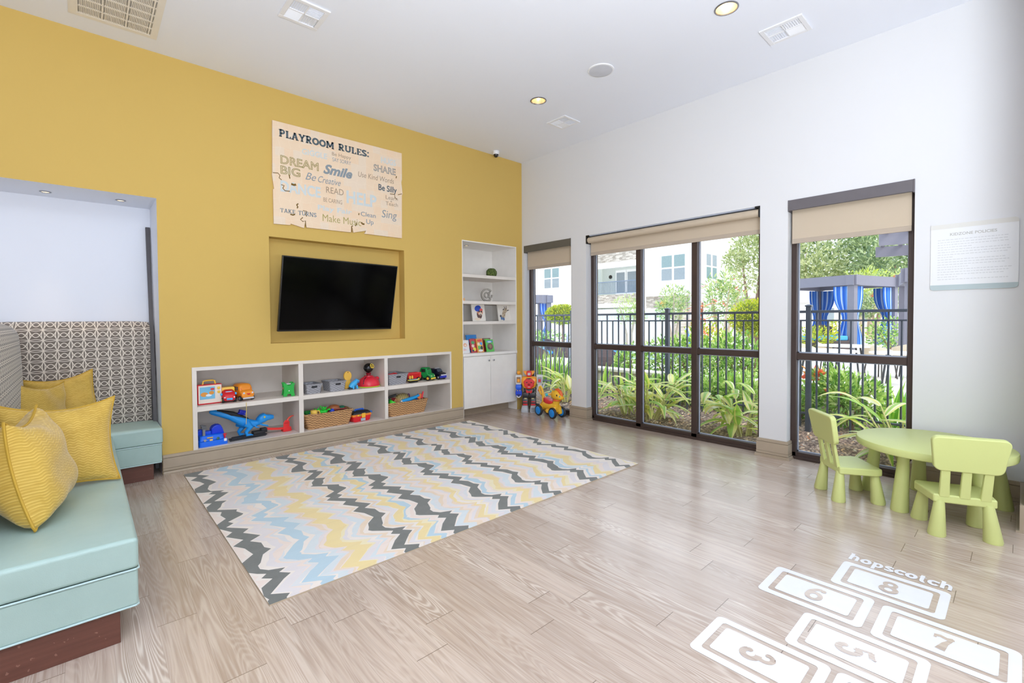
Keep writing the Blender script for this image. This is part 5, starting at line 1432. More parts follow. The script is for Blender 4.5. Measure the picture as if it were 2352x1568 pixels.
def book(x, y, w, h, th, cover, label, art, rz=0.0, lean=-12):
    t = thing('picture_book', label, 'book', (x, y, 0.9165), 0, 'picture books standing on the cabinet top', rot=(R(lean), 0, rz))
    MB().box(-w / 2, w / 2, -.0015, 0.0, 0, h).box(-w / 2, w / 2, th, th + .0015, 0, h).box(-w / 2 - .001, -w / 2, -.0015, th + .0015, 0, h).build('cover', P(cover, .3), t)
    MB().box(-w / 2, w / 2 - .003, 0, th, .003, h - .003).build('pages', P((236, 230, 218), .8), t)
    mb = MB(); pal = []
    for i, (cx, cz, rx, rz_, c) in enumerate(art):
        pal.append(P(c)); blob(mb, cx * w, cz * h, rx * w, rz_ * h, i, -.0018 - .0002 * i)
    mb.build('cover_picture', pal, t, fix=False)
    return t
book(4.025, 5.41, .20, .19, .010, (240, 238, 236), 'white picture book at the left end of the cabinet top', [(.15, .62, .16, .14, (240, 170, 130)), (.16, .6, .10, .08, (250, 226, 205)), (-.1, .3, .3, .08, (206, 216, 226)), (.05, .25, .2, .05, (244, 200, 196))])
book(4.235, 5.475, .19, .262, .012, (40, 130, 206), 'tall blue topped picture book behind the comic cover books', [(.05, .72, .36, .07, (180, 60, 50)), (0, .35, .4, .28, (40, 40, 44)), (-.2, .3, .14, .14, (226, 60, 60)), (.1, .4, .16, .12, (240, 200, 60))])
book(4.20, 5.40, .115, .20, .010, (190, 44, 60), 'red picture book leaning left of the comic cover book', [(0, .75, .36, .12, (60, 160, 90)), (-.1, .5, .26, .12, (240, 214, 190)), (.1, .25, .3, .14, (240, 220, 60)), (-.2, .15, .2, .08, (40, 50, 70))], R(12))
book(4.325, 5.405, .13, .205, .010, (226, 150, 50), 'picture book with a crowded comic cover', [(0, .85, .4, .08, (230, 60, 50)), (-.2, .6, .2, .12, (250, 224, 190)), (.2, .62, .2, .12, (70, 160, 230)), (-.15, .35, .22, .14, (90, 190, 90)), (.2, .32, .2, .14, (40, 40, 50)), (0, .12, .36, .08, (240, 240, 240)), (.02, .5, .1, .08, (250, 210, 60))], R(6))
book(4.49, 5.44, .15, .205, .010, (120, 44, 40), 'dark red picture book behind the green framed book', [(0, .9, .4, .05, (90, 200, 70)), (0, .5, .34, .2, (70, 50, 44))])
book(4.505, 5.395, .16, .185, .010, (84, 190, 70), 'green framed picture book standing in front of the dark red one', [(0, .82, .40, .10, (50, 140, 200)), (0, .80, .26, .05, (240, 240, 240)), (0, .42, .38, .28, (104, 74, 58)), (.05, .45, .18, .16, (156, 110, 84)), (-.2, .3, .12, .1, (60, 44, 36))], R(6))
tag(MB().at(TR(3.985, 5.40, 1.6665)).box(-.03, .03, -.03, .03, 0, .04).build('wooden_block', plain('pale_orange_wood', (230, 180, 128), .6), None, bevel=.004), 'small pale orange block at the left end of the second shelf', 'ornament')

# ------------------------------------------------------------------ toy robot
t = thing('toy_robot', 'tall toy robot with red and orange chest standing in the corner by the narrow window', 'toy', (4.955, 5.035, 0), R(-47))
LG = P((178, 180, 186)); DG = P((52, 52, 56)); W_ = P((228, 228, 230)); RD = P((224, 44, 50)); OR_ = P((246, 164, 44))
for s in (-1, 1):
    f = MB().loft([[(s * .066 + a, b, z) for a, b in rrect(-w, w, -d, d2, .018, 4)] for z, w, d, d2 in ((0, .054, .075, .05), (.03, .056, .077, .05), (.085, .048, .055, .045), (.10, .042, .045, .04))]).build('foot', LG, t, smooth=True, ang=50)
    gm = MB()
    if s > 0:
        for i in range(3):
            for k in range(3): gm.box(s * .066 - .03 + i * .024, s * .066 - .016 + i * .024, -.0785, -.072, .014 + k * .022, .026 + k * .022)
        gm.build('vent_hole', DG, f)
    lg = MB().loft([[(s * (.06 + dx) + a, b, z) for a, b in rrect(-w, w, -d, d, .012, 4)] for z, w, d, dx in ((.10, .042, .042, .0), (.115, .046, .045, 0), (.20, .044, .044, 0), (.215, .036, .036, -.004), (.225, .046, .044, -.006), (.29, .05, .046, -.012), (.305, .036, .036, -.02))]).build('leg', DG, t, smooth=True, ang=40)
    MB().box(s * .06 - .034, s * .06 + .034, -.048, -.04, .105, .128).box(s * .06 - .03, s * .06 + .03, -.049, -.04, .152, .166).build('leg_stripe', RD, lg)
    MB().box(s * .055 - .018, s * .055 + .018, -.049, -.04, .20, .214).build('knee_plate', P((206, 196, 140)), lg)
MB().loft([[(a, b, z) for a, b in rrect(-w, w, -d, d, .02, 4)] for z, w, d in ((.285, .05, .045), (.30, .075, .05), (.345, .082, .052), (.355, .06, .045))]).build('pelvis', DG, t, smooth=True, ang=40)
MB().prism([(-.045, .345), (-.045, .30), (-.02, .285), (0, .30), (.02, .285), (.045, .30), (.045, .345), (.02, .325), (0, .318), (-.02, .325)], -.06, -.05, 'y').build('belt_emblem', RD, t, bevel=.003)
MB().loft([[(a, b, z) for a, b in rrect(-w, w, -d, d, .03, 5)] for z, w, d in ((.355, .06, .05), (.38, .095, .065), (.43, .11, .07), (.49, .118, .07), (.525, .105, .06), (.535, .08, .05))]).build('torso', OR_, t, smooth=True, ang=50)
ch = MB().prism([(-.088, .46), (-.07, .425), (-.075, .40), (-.04, .375), (-.03, .355), (.03, .355), (.04, .375), (.075, .40), (.07, .425), (.088, .46), (.055, .495), (.035, .52), (0, .505), (-.035, .52), (-.055, .495)], -.092, -.06, 'y').build('chest_mask', RD, t, bevel=.012, seg=3)
MB().prism([(-.03, .52), (-.02, .505), (.02, .505), (.03, .52)], -.094, -.088, 'y').build('mask_brow', DG, ch)
MB().ball((0, -.094, .425), (.020, .012, .016)).build('mask_muzzle', P((176, 24, 36)), ch, smooth=True)
fg = MB()
for x in (-.014, .0, .014): fg.at(TR(x, -.094, .382)).lathe([(.005, 0), (.001, .014)], 6)
fg.build('mask_tooth', W_, ch)
for s in (-1, 1): MB().ball((s * .034, -.093, .455), (.012, .004, .007)).build('mask_eye', DG, ch, smooth=True)
hd = MB().loft([[(a, b, z) for a, b in rrect(-w, w, -d, d, .012, 4)] for z, w, d in ((.535, .034, .034), (.55, .04, .04), (.60, .038, .038), (.62, .026, .028))]).build('head', RD, t, smooth=True, ang=40)
MB().box(-.022, .022, -.044, -.036, .555, .59).build('face_plate', P((206, 206, 210)), hd, bevel=.004)
for s in (-1, 1):
    MB().prism([(s * .03, .55), (s * .06, .565), (s * .085, .605), (s * .09, .625), (s * .07, .612), (s * .062, .635), (s * .05, .61), (s * .035, .63)], -.012, .012, 'y').build('flame_crest', OR_, hd, bevel=.003)
    ar = MB().loft([[(s * .158 + a, b, z) for a, b in rrect(-w, w, -d, d, .012, 4)] for z, w, d in ((.415, .035, .035), (.43, .044, .045), (.545, .048, .048), (.56, .036, .036))]).build('upper_arm', W_, t, smooth=True, ang=40)
    MB().box(s * .158 - .03, s * .158 + .03, -.0505, -.045, .445, .53).build('arm_panel', P((150, 110, 70)) if s < 0 else P((160, 162, 168)), ar)
    MB().box(s * .158 - .018, s * .158 + .018, -.053, -.049, .455, .50).build('arm_badge', OR_ if s < 0 else RD, ar)
    MB().cyl((s * .10, 0, .49), (s * .125, 0, .49), .03).build('shoulder_joint', LG, t, smooth=True)
ar = MB().loft([[(-.158 + a, b, z) for a, b in rrect(-w, w, -d, d, .014, 4)] for z, w, d in ((.345, .04, .04), (.36, .046, .045), (.40, .046, .045), (.415, .034, .034))]).build('forearm', P((28, 96, 226)), t, smooth=True, ang=40)
hn = MB().prism([(-.158 + .05 * math.cos(R(a)), .285 + .072 * math.sin(R(a))) for a in range(0, 360, 15)], -.035, .03, 'y').build('hand_claw', P((20, 70, 214)), ar, bevel=.008)
MB().prism([(-.158 + .03 * math.cos(R(a)), .268 + .04 * math.sin(R(a))) for a in range(180, 361, 15)], -.042, -.03, 'y').build('claw_mouth', P((12, 30, 110)), hn)
MB().prism([(-.158 + .034 * math.cos(R(a)), .262 + .045 * math.sin(R(a))) for a in range(200, 341, 14)] + [(-.158 + .024 * math.cos(R(a)), .262 + .03 * math.sin(R(a))) for a in range(340, 199, -14)], -.0445, -.04, 'y').build('claw_teeth', W_, hn)
for s in (-1, 1): MB().ball((-.158 + s * .018, -.037, .325), (.008, .004, .007)).build('claw_eye', P((246, 220, 60)), hn, smooth=True)
ar = MB().loft([[(.158 + a, b, z) for a, b in rrect(-w, w, -d, d, .014, 4)] for z, w, d in ((.235, .03, .03), (.255, .044, .04), (.33, .05, .048), (.36, .04, .04), (.415, .034, .034))]).build('forearm', W_, t, smooth=True, ang=40)
MB().box(.158 - .026, .158 + .022, -.052, -.044, .318, .345).build('forearm_badge', RD, ar, bevel=.003)
MB().at(TR(.20, -.02, .36)).tube([(0, 0, 0), (.03, 0, .05), (.045, 0, .10)], [.010, .008, .002], 8).tube([(-.01, .03, 0), (.015, .03, .05), (.03, .03, .09)], [.010, .008, .002], 8).build('spike', W_, ar, smooth=True)
MB().ball((-.158, 0, .59), (.03, .022, .03)).build('shoulder_horn', OR_, t, smooth=True)

# ------------------------------------------------------------------ ride-on toy
t = thing('ride_on_toy', 'yellow animal shaped ride-on toy with blue wheels', 'toy', (4.925, 4.565, 0), R(-96))
# local +x is the nose
YB = P((248, 192, 52), .35); OB = P((240, 110, 50)); TQ = P((50, 190, 206)); RS = P((232, 50, 56))
MB().loft([[(x, y, z) for y, z in rrect(-w, w, z0, z1, r, 5)] for x, w, z0, z1, r in ((-.20, .03, .10, .15, .02), (-.17, .05, .085, .20, .04), (-.10, .06, .09, .225, .05), (-.02, .058, .10, .222, .05), (.06, .056, .10, .215, .05), (.12, .052, .09, .22, .045), (.155, .04, .09, .20, .035))]).build('body', YB, t, smooth=True, ang=60)
for x in (-.165, .135):
    for s in (-1, 1):
        MB().tube([(x * .88, s * .035, .15), (x, s * .052, .085), (x, s * .056, .06)], [.042, .036, .032], 14).build('leg', YB, t, smooth=True)
        w_ = MB().at(TR(x, s * .088, .079, rx=R(90))).lathe([(.05, -.017), (.072, -.017), (.079, -.008), (.079, .008), (.072, .017), (.05, .017)], 32).build('wheel', P((40, 42, 46), .5), t, smooth=True)
        MB().at(TR(x, s * .088, .079, rx=R(90))).lathe([(.001, -.021), (.05, -.020), (.06, -.015), (.06, .015), (.05, .020), (.001, .021)], 32).build('hub_cap', P((30, 144, 232)), w_, smooth=True)
MB().loft([[(x, y, z) for y, z in rrect(-w, w, z0, z1, r, 5)] for x, w, z0, z1, r in ((-.12, .03, .225, .262, .015), (-.10, .056, .20, .268, .02), (-.05, .062, .185, .25, .02), (.02, .062, .185, .236, .02), (.06, .056, .20, .236, .015), (.075, .04, .215, .232, .008))]).build('saddle', RS, t, smooth=True, ang=60)
MB().tube([(-.15, 0, .20), (-.165, 0, .27), (-.175, 0, .33), (-.20, 0, .385), (-.225, 0, .41), (-.25, 0, .395), (-.255, 0, .36), (-.235, 0, .32), (-.205, 0, .29)], [.03, .022, .018, .016, .016, .016, .016, .015, .013], 12).build('tail', YB, t, smooth=True)
MB().tube([(.11, 0, .20), (.13, 0, .245), (.135, 0, .28)], [.05, .046, .045], 16).build('neck', YB, t, smooth=True)
MB().at(TR(.132, 0, .256)).tube([(.052 * math.cos(R(a)), .052 * math.sin(R(a)), .0) for a in range(0, 360, 20)], .012, 8, closed=True).build('collar', OB, t, smooth=True)
hd = MB().loft([[(x, y, z) for y, z in rrect(-w, w, z0, z1, r, 5)] for x, w, z0, z1, r in ((.05, .04, .30, .36, .03), (.08, .066, .272, .385, .05), (.13, .075, .262, .40, .055), (.18, .07, .262, .385, .05), (.215, .055, .265, .35, .04), (.24, .04, .275, .325, .025), (.248, .02, .285, .312, .012))]).build('head', YB, t, smooth=True, ang=70)
MB().tube([(.10, 0, .40), (.15, 0, .402), (.20, 0, .378), (.225, 0, .345), (.235, 0, .315)], [.012, .026, .026, .024, .012], 12).build('mane_stripe', OB, hd, smooth=True)
for s in (-1, 1):
    MB().ball((.085, s * .066, .385), (.02, .016, .026)).build('ear', YB, hd, smooth=True)
    MB().ball((.092, s * .076, .385), (.012, .008, .016)).build('inner_ear', TQ, hd, smooth=True)
    MB().ball((.195, s * .062, .335), (.010, .008, .013)).build('eye', P(BLK, .15), hd, smooth=True)
    MB().ball((.232, s * .040, .318), (.010, .008, .010)).build('cheek_bead', TQ, hd, smooth=True)
h_ = MB().cyl((.06, -.12, .335), (.06, .12, .335), .011).build('handlebar', YB, t, smooth=True)
for s in (-1, 1): MB().ball((.06, s * .128, .335), .021).build('grip', TQ, h_, smooth=True)
MB().tube([(-.03, -.05, .10), (-.01, -.056, .09), (.05, -.056, .09), (.08, -.05, .11)], [.02, .034, .034, .02], 12).build('hind_paw', YB, t, smooth=True)
# ------------------------------------------------------------------ playroom rules sign
M_SIGN = None
def sign_mat():
    M = Mat('printed_birch_panel')
    x, y, z = M.xyz()
    cx = (x * 11.0).floor(); cz = (z * 11.0).floor()
    q = M.white(M.vec(cx, cz, 2.0))
    n = M.noise(scale=4.0, detail=3.0)
    base = M.mix(n, srgb(236, 208, 176), srgb(240, 217, 188))
    # pale puzzle seams: slightly wavy grid
    wx = (x + (z * 40.0).sin() * 0.010) * 9.5; wz = (z + (x * 40.0).sin() * 0.010) * 9.5
    seam = ((wx.fract() - 0.5).abs().lt(0.02)).max((wz.fract() - 0.5).abs().lt(0.02))
    base = M.mix(q.gt(0.7) * 0.25, base, srgb(226, 222, 214))
    base = M.mix(q.lt(0.2) * 0.30, base, srgb(240, 206, 170))
    M.set(color=M.mix(seam * 0.22, base, srgb(255, 240, 216)), rough=0.6)
    return M.m
sg = thing('wall_sign', 'pale wooden puzzle piece sign of playroom rules on the yellow wall', 'sign', (2.232, YW, 2.946))
# jagged outline of the assembled puzzle (x right, z up)
SX0, SX1, SZ0_, SZ1_ = -0.746, 0.738, -0.533, 0.535
ol = [(-.748, .533), (.748, .538), (.747, .218), (.738, .175), (.754, .032), (.744, .015), (.737, -.521), (.243, -.522), (.264, -.485), (.108, -.525), (.096, -.467), (.078, -.527),
      (-.420, -.533), (-.432, -.471), (-.447, -.543), (-.583, -.514), (-.587, -.529), (-.750, -.536), (-.752, -.179), (-.741, -.173), (-.760, -.024), (-.755, -.008)]
bd = MB().prism(ol, -0.022, -0.004, 'y').build('board', sign_mat(), sg)
M_INK = plain('slate_ink', (84, 98, 106), 0.7, vary=.03)
M_INKG = plain('olive_ink', (176, 162, 98), 0.7, vary=.03)
M_INKL = plain('grey_ink', (140, 150, 156), 0.7, vary=.03)
M_INKB = plain('pale_blue_ink', (208, 216, 216), 0.7, vary=.03)
M_INKT = plain('taupe_ink', (164, 142, 118), 0.7, vary=.03)
M_CUT = plain('puzzle_gap', (120, 92, 36), 0.9)
WALLX = Matrix.Rotation(R(90), 4, 'X')
def on_sign(x, z, d=0.0): return Matrix.Translation((x, -0.0226 - d, z)) @ WALLX
def sx(px): return SX0 + (SX1 - SX0) * px          # fractions of the board
def sz(pz): return SZ1_ + (SZ0_ - SZ1_) * pz
def place_slab(text, h, x, z, width, mat, **kw):
    mb, wd = slab_text(text, h, **kw)
    Mx = on_sign(x, z) @ Matrix.Scale(width / wd, 4, (1, 0, 0))
    mb.v = [Mx @ p for p in mb.v]
    return mb.build('lettering', mat, sg, fix=False)
def fit(o, x, z, width, height):
    """scale a lettering mesh to its measured width and height on the board"""
    xs_ = [q.co.x for q in o.data.vertices]; zs_ = [q.co.z for q in o.data.vertices]
    a, b, c, d = min(xs_), max(xs_), min(zs_), max(zs_)
    o.data.transform(Matrix.Translation((x, 0, z)) @ Matrix.Diagonal((width / (b - a), 1, height / (d - c), 1)) @ Matrix.Translation((-a, 0, -c)))
    return o
def w_(text, x, z, width, height, mat, drop=0.0, **kw):
    return fit(words(text, .1, mat, sg, on_sign(0, 0), **kw), x, z - drop, width, height + drop)
def ws_(text, x, z, width, height, mat, **kw):
    return fit(place_slab(text, .1, 0, 0, 1.0, mat, **kw), x, z, width, height)
ws_('PLAYROOM', -.686, .379, .580, .084, M_INK, thick=.25, thin=.11, serif=.17)
ws_('RULES:', -.058, .385, .368, .080, M_INK, thick=.25, thin=.11, serif=.17)
w_('DREAM', -.675, .102, .394, .090, M_INKG, outline=.0026)
w_('BIG', -.676, -.005, .199, .090, M_INKG, outline=.0026)
w_('Be Happy', -.130, .310, .22, .040, M_INKT, drop=.010)
w_('SAY SORRY', -.126, .248, .215, .042, M_INKL)
w_('Smile', -.231, .088, .335, .112, M_INKL, bold=.004, shear=.35)
w_('SHARE', .369, .243, .292, .082, M_INKL, outline=.0026)
w_('Use Kind Words', .175, .136, .459, .060, M_INKT, shear=.15)
w_('Be', -.425, -.015, .115, .080, M_INKL, shear=.4)
w_('Creative', -.290, -.018, .255, .072, M_INKL, shear=.4)
w_('DANCE', -.679, -.190, .416, .120, M_INKB, bold=.003)
w_('READ', -.202, -.118, .199, .068, M_INKT)
w_('HELP', .030, -.195, .371, .145, M_INKB, bold=.003)
w_('Be Silly', .428, .020, .245, .080, M_INK, drop=.018, bold=.002)
w_('BE CARING', -.233, -.222, .211, .046, M_INKT)
w_('Learn', .522, -.066, .164, .046, M_INKT)
w_('&', .583, -.097, .026, .022, M_INKT)
w_('Teach', .521, -.140, .164, .044, M_INKT)
ws_('TAKE', -.686, -.408, .151, .046, M_INKL, thick=.2, thin=.10, serif=.14)
ws_('TURNS', -.505, -.411, .193, .050, M_INKL, thick=.2, thin=.10, serif=.14)
w_('Play Fair', -.297, -.322, .390, .055, M_INKB, drop=.016, bold=.002)
w_('Make Music', -.246, -.440, .449, .078, M_INKG)
w_('Clean', .199, -.319, .189, .052, M_INKL, bold=.001)
w_('Up', .267, -.401, .093, .054, M_INKL, drop=.018, bold=.001)
w_('Sing', .467, -.296, .204, .092, M_INKL, drop=.030, shear=.15)
w_('GIGGLE', -.456, .252, .269, .062, M_INKB, bold=.002)
w_('HUGS', .467, .358, .196, .072, M_INKB, bold=.002)
# gaps where pieces have lifted
GAPS = [([(-0.751, -0.009), (-0.702, -0.004), (-0.682, -0.023), (-0.691, -0.051), (-0.667, -0.068)], .008), ([(-0.672, -0.119), (-0.643, -0.122), (-0.656, -0.153), (-0.636, -0.175), (-0.586, -0.172)], .009),
        ([(-0.572, -0.092), (-0.543, -0.098), (-0.523, -0.089)], .022), ([(-0.591, -0.002), (-0.584, -0.038)], .010), ([(-0.503, -0.289), (-0.52, -0.305), (-0.508, -0.326), (-0.517, -0.34)], .013),
        ([(-0.457, -0.356), (-0.418, -0.357), (-0.431, -0.395), (-0.418, -0.415)], .007), ([(-0.586, -0.414), (-0.56, -0.42), (-0.539, -0.408)], .014), ([(-0.458, -0.43), (-0.484, -0.456), (-0.459, -0.475), (-0.432, -0.462), (-0.429, -0.525)], .009),
        ([(0.137, -0.404), (0.147, -0.422), (0.131, -0.448)], .010), ([(0.203, -0.395), (0.223, -0.412), (0.244, -0.409)], .020), ([(0.179, -0.291), (0.174, -0.313)], .012), ([(0.579, 0.004), (0.641, 0.008), (0.646, -0.027), (0.674, -0.048)], .009),
        ([(0.672, 0.239), (0.664, 0.212)], .012), ([(0.687, 0.012), (0.745, 0.033)], .008), ([(0.085, -0.521), (0.086, -0.459), (0.101, -0.447)], .012)]
for pts, w in GAPS:
    gp = MB().at(on_sign(0, 0, .0003)); brush(gp, pts, w); gp.build('puzzle_gap', M_CUT, sg, fix=False)

# ------------------------------------------------------------------ policies plaque
pl = thing('policy_sign', 'frosted wall plaque headed KIDZONE POLICIES right of the windows', 'sign', (XW, 0.27, 1.868))
# local: y along wall (left = +y), faces -x
def pq(a0, a1, z0, z1, x, name, mat, r=0.0, corners=None):
    return MB().prism([(a0, z0), (a1, z0), (a1, z1), (a0, z1)], x, x + .0015, 'x').build(name, mat, pl)
outl = [(.243, .258)] + [(-.243 + .03 * (1 - math.cos(R(q))), 0) for q in ()]
def corner_poly(y0, y1, z0, z1, r_tl=0, r_tr=0, r_bl=0, r_br=0):
    # y0 = left (large), y1 = right (small)
    out = []
    def c(cy, cz, a0, r):
        if r == 0: out.append((cy, cz)); return
    def arcp(cy, cz, r, a0):
        for k in range(7):
            a = R(a0 + 15 * k); out.append((cy + r * math.cos(a), cz + r * math.sin(a)))
    if r_tl: arcp(y0 - r_tl, z1 - r_tl, r_tl, 0)
    else: out.append((y0, z1))
    if r_tr: arcp(y1 + r_tr, z1 - r_tr, r_tr, 90)
    else: out.append((y1, z1))
    if r_br: arcp(y1 + r_br, z0 + r_br, r_br, 180)
    else: out.append((y1, z0))
    if r_bl: arcp(y0 - r_bl, z0 + r_bl, r_bl, 270)
    else: out.append((y0, z0))
    return out
MB().prism(corner_poly(.243, -.243, -.258, .262, 0, .025, .02, .025), -.010, -.002, 'x').build('plate', plain('frosted_white_acrylic', (229, 230, 232), 0.35, vary=.01), pl, bevel=.001)
MB().prism(corner_poly(.243, -.243, .226, .262, 0, .025), -.0112, -.0100, 'x').build('top_band', plain('plaque_beige', (218, 216, 210), .5, vary=.02), pl)
MB().prism(corner_poly(.243, -.243, -.258, -.218, 0, 0, .02, .025), -.0112, -.0100, 'x').build('bottom_band', plain('plaque_blue_grey', (176, 190, 192), .5, vary=.02), pl)
M_PT = plain('plaque_grey_text', (206, 207, 209), .6, vary=.02)
M_PH = plain('plaque_heading', (180, 178, 172), .6, vary=.02)
WM = Matrix(((0, 0, -1, 0), (-1, 0, 0, 0), (0, 1, 0, 0), (0, 0, 0, 1)))
def on_pl(y, z): return Matrix.Translation((-.0104, y, z)) @ WM
o = words('KIDZONE POLICIES', .030, M_PH, pl, on_pl(.0, .168), align='CENTER', bold=.0006)
rl = MB(); rnd = random.Random(5)
z = .135
for k in range(17):
    y = .20
    end = -.20 if k % 4 != 3 else rnd.uniform(-.02, .10)
    end += rnd.uniform(0, .03)
    while y > end:
        wl = rnd.uniform(.008, .022)
        rl.add([(-.0104, y, z), (-.0104, y - wl, z), (-.0104, y - wl, z + .005), (-.0104, y, z + .005)], [(0, 1, 2, 3)]); y -= wl + .005
    z -= .0195
rl.build('text_lines', M_PT, pl, fix=False)
# ------------------------------------------------------------------ outside the windows
def onx(px, py, X):
    d = bearing(px, py, 1.0) - Vector((0, 0, CAM_Z)); return Vector((0, 0, CAM_Z)) + d * (X / d.x)
def ongr(px, py, z=0.0):
    d = bearing(px, py, 1.0) - Vector((0, 0, CAM_Z)); return Vector((0, 0, CAM_Z)) + d * ((z - CAM_Z) / d.z)
def mulch():
    M = Mat('bark_mulch')
    x, y, z = M.xyz(world=True)
    v = M.nt.nodes.new('ShaderNodeTexVoronoi'); v.inputs['Scale'].default_value = 1.0
    v.inputs['Randomness'].default_value = 1.0
    wob = M.noise(M.vec(x * 6.0, y * 6.0), scale=1.0, detail=2.0)
    M.nt.links.new(M.vec(x * 26.0 + wob * 5.0, y * 44.0 + wob * 4.0), v.inputs['Vector'])
    n = M.noise(M.vec(x * 90.0, y * 90.0), scale=1.0, detail=3.0)
    cell = V(M.nt, v.outputs['Color']); dist = V(M.nt, v.outputs['Distance'])
    sep = M.nt.nodes.new('ShaderNodeSeparateColor'); M.nt.links.new(cell.s, sep.inputs[0])
    c = V(M.nt, sep.outputs[0])
    col = M.ramp(c, [(0.0, srgb(118, 98, 88)), (0.5, srgb(168, 142, 126)), (0.8, srgb(200, 174, 154)), (0.94, srgb(226, 184, 140)), (1.0, srgb(244, 234, 218))])
    M.set(color=M.mix(dist.step(0.35, 0.8) * 0.75 , col, srgb(84, 70, 66)), rough=0.95, spec=0.2)
    M.bump(c * 0.6 + n * 0.4, 1.0, 0.03)
    return M.m
gm = MB()
rnd = random.Random(21)
NX_, NY_ = 26, 60
vs = []
for i in range(NX_ + 1):
    for j in range(NY_ + 1):
        x = 5.27 + 2.6 * i / NX_; y = -1.5 + 11.5 * j / NY_
        vs.append((x, y, -0.01 + 0.018 * math.sin(x * 7 + y * 3) + 0.016 * math.sin(y * 9 - x * 4) + rnd.uniform(-.008, .008)))
gm.add(vs, [(i * (NY_ + 1) + j, (i + 1) * (NY_ + 1) + j, (i + 1) * (NY_ + 1) + j + 1, i * (NY_ + 1) + j + 1) for i in range(NX_) for j in range(NY_)])
struct('ground_mulch', gm, mulch(), 'bark mulch bed between the windows and the fence', smooth=True)
M_DECK = plain('pool_deck_concrete', (226, 218, 208), 0.9, vary=.06, scale=1.5)
struct('ground_deck', MB().box(7.85, 60, -30, 60, -0.3, -0.02), M_DECK, 'pale concrete pool deck beyond the fence')
# fallen leaves on the mulch near the glass: one scatter
lf = MB()
for k in range(420):
    x, y = rnd.uniform(5.32, 7.6), rnd.uniform(0.2, 5.6)
    a = rnd.uniform(0, 6.28); s = rnd.uniform(.012, .032)
    lf.mat(rnd.randrange(3)).at(TR(x, y, 0.02 + rnd.uniform(0, .012), rz=a, rx=rnd.uniform(-.5, .5), ry=rnd.uniform(-.4, .4))).add([(-s, 0, 0), (0, -s * .4, .004), (s, 0, 0), (0, s * .4, .004)], [(0, 1, 2, 3)])
tag(lf.build('fallen_leaves', [plain('dry_leaf_tan', (214, 170, 120), .9), plain('dry_leaf_pale', (236, 220, 196), .9), plain('dry_leaf_rust', (190, 120, 80), .9)], None, fix=False), 'dry leaves and bark chips scattered on the mulch', 'leaves', kind='stuff')

# metal fence: panels between posts, each picket a part
M_FENCE = plain('black_fence_metal', (78, 84, 98), 0.35, vary=.04, metal=.2)
FXP, PITCH = 6.5, 1.866
def picket(y, z1): return MB().box(-.009, .009, y - .009, y + .009, .06, z1)
posts = [-2.0 + 0.0]
y_first = 1.758
post_y = [y_first + PITCH * k for k in range(-1, 4)]
plabel = ['black fence panel right of the post seen in the right window', 'black fence panel behind the right bay of the wide window', 'black fence panel behind the left bays of the wide window', 'black fence panel behind the narrow window']
for k in range(4):
    y0, y1 = post_y[k], post_y[k + 1]
    t = thing('metal_fence', plabel[k], 'fence', (FXP, (y0 + y1) / 2, 0), group='black picket fence panels')
    a, b = y0 + .03 - (y0 + y1) / 2, y1 - .03 - (y0 + y1) / 2
    MB().box(-.018, .018, a, b, 1.452, 1.484).build('rail', M_FENCE, t, bevel=.003)
    MB().box(-.014, .014, a, b, 1.352, 1.372).build('rail', M_FENCE, t, bevel=.003)
    MB().box(-.014, .014, a, b, .215, .24).build('rail', M_FENCE, t, bevel=.003)
    n = 16
    for i in range(n):
        y = a + (b - a) * (i + .5) / n
        picket(y, 1.46 if i % 2 else 1.362).build('picket', M_FENCE, t)
pl2 = ['black fence post hidden right of the right window', 'black fence post seen in the right window', 'black fence post in the middle bay of the wide window', 'black fence post behind the pier beside the narrow window', 'black fence post left of the narrow window']
for k, y in enumerate(post_y):
    t = thing('fence_post', pl2[k], 'post', (FXP, y, 0), group='black fence posts')
    MB().box(-.028, .028, -.028, .028, -.02, 1.53).build('shaft', M_FENCE, t, bevel=.004)
    MB().loft([[(a, b, z) for a, b in rrect(-w, w, -w, w, .004, 2)] for z, w in ((1.53, .036), (1.545, .036), (1.556, .012))]).build('cap', M_FENCE, t)

# foliage
def leafmat(name, rgb, rough=.5):
    M = Mat(name); n = M.noise(scale=7.0, detail=2.0)
    c = srgb(*rgb)
    M.set(color=M.ramp(n, [(.25, tuple(q * .72 for q in c[:3]) + (1,)), (.75, c)]), rough=rough, spec=.4)
    # thin leaves let light through
    tr = M.nt.nodes.new('ShaderNodeBsdfTranslucent'); tr.inputs[0].default_value = (min(1, c[0] * 1.3), min(1, c[1] * 1.25), c[2] * .7, 1)
    mx = M.nt.nodes.new('ShaderNodeMixShader'); mx.inputs[0].default_value = .35
    M.nt.links.new(M.p.outputs[0], mx.inputs[1]); M.nt.links.new(tr.outputs[0], mx.inputs[2]); M.nt.links.new(mx.outputs[0], M.out.inputs[0])
    return M.m
L_GRN = [leafmat('leaf_fresh', (178, 210, 118)), leafmat('leaf_mid', (146, 188, 96)), leafmat('leaf_light', (214, 232, 160)), leafmat('leaf_deep', (104, 148, 76))]
L_DRK = [leafmat('leaf_oak', (150, 170, 130)), leafmat('leaf_oak_deep', (112, 136, 104)), leafmat('leaf_oak_light', (190, 204, 164))]
L_OLV = [leafmat('leaf_olive', (184, 194, 150)), leafmat('leaf_olive_deep', (152, 168, 122)), leafmat('leaf_olive_light', (218, 222, 186))]
L_YEL = [leafmat('leaf_gold', (226, 218, 84)), leafmat('leaf_gold_green', (190, 206, 70)), leafmat('leaf_gold_deep', (150, 170, 50))]
L_MYR = [leafmat('leaf_myrtle', (176, 196, 140)), leafmat('leaf_myrtle_light', (206, 214, 150)), leafmat('leaf_myrtle_deep', (132, 164, 112))]
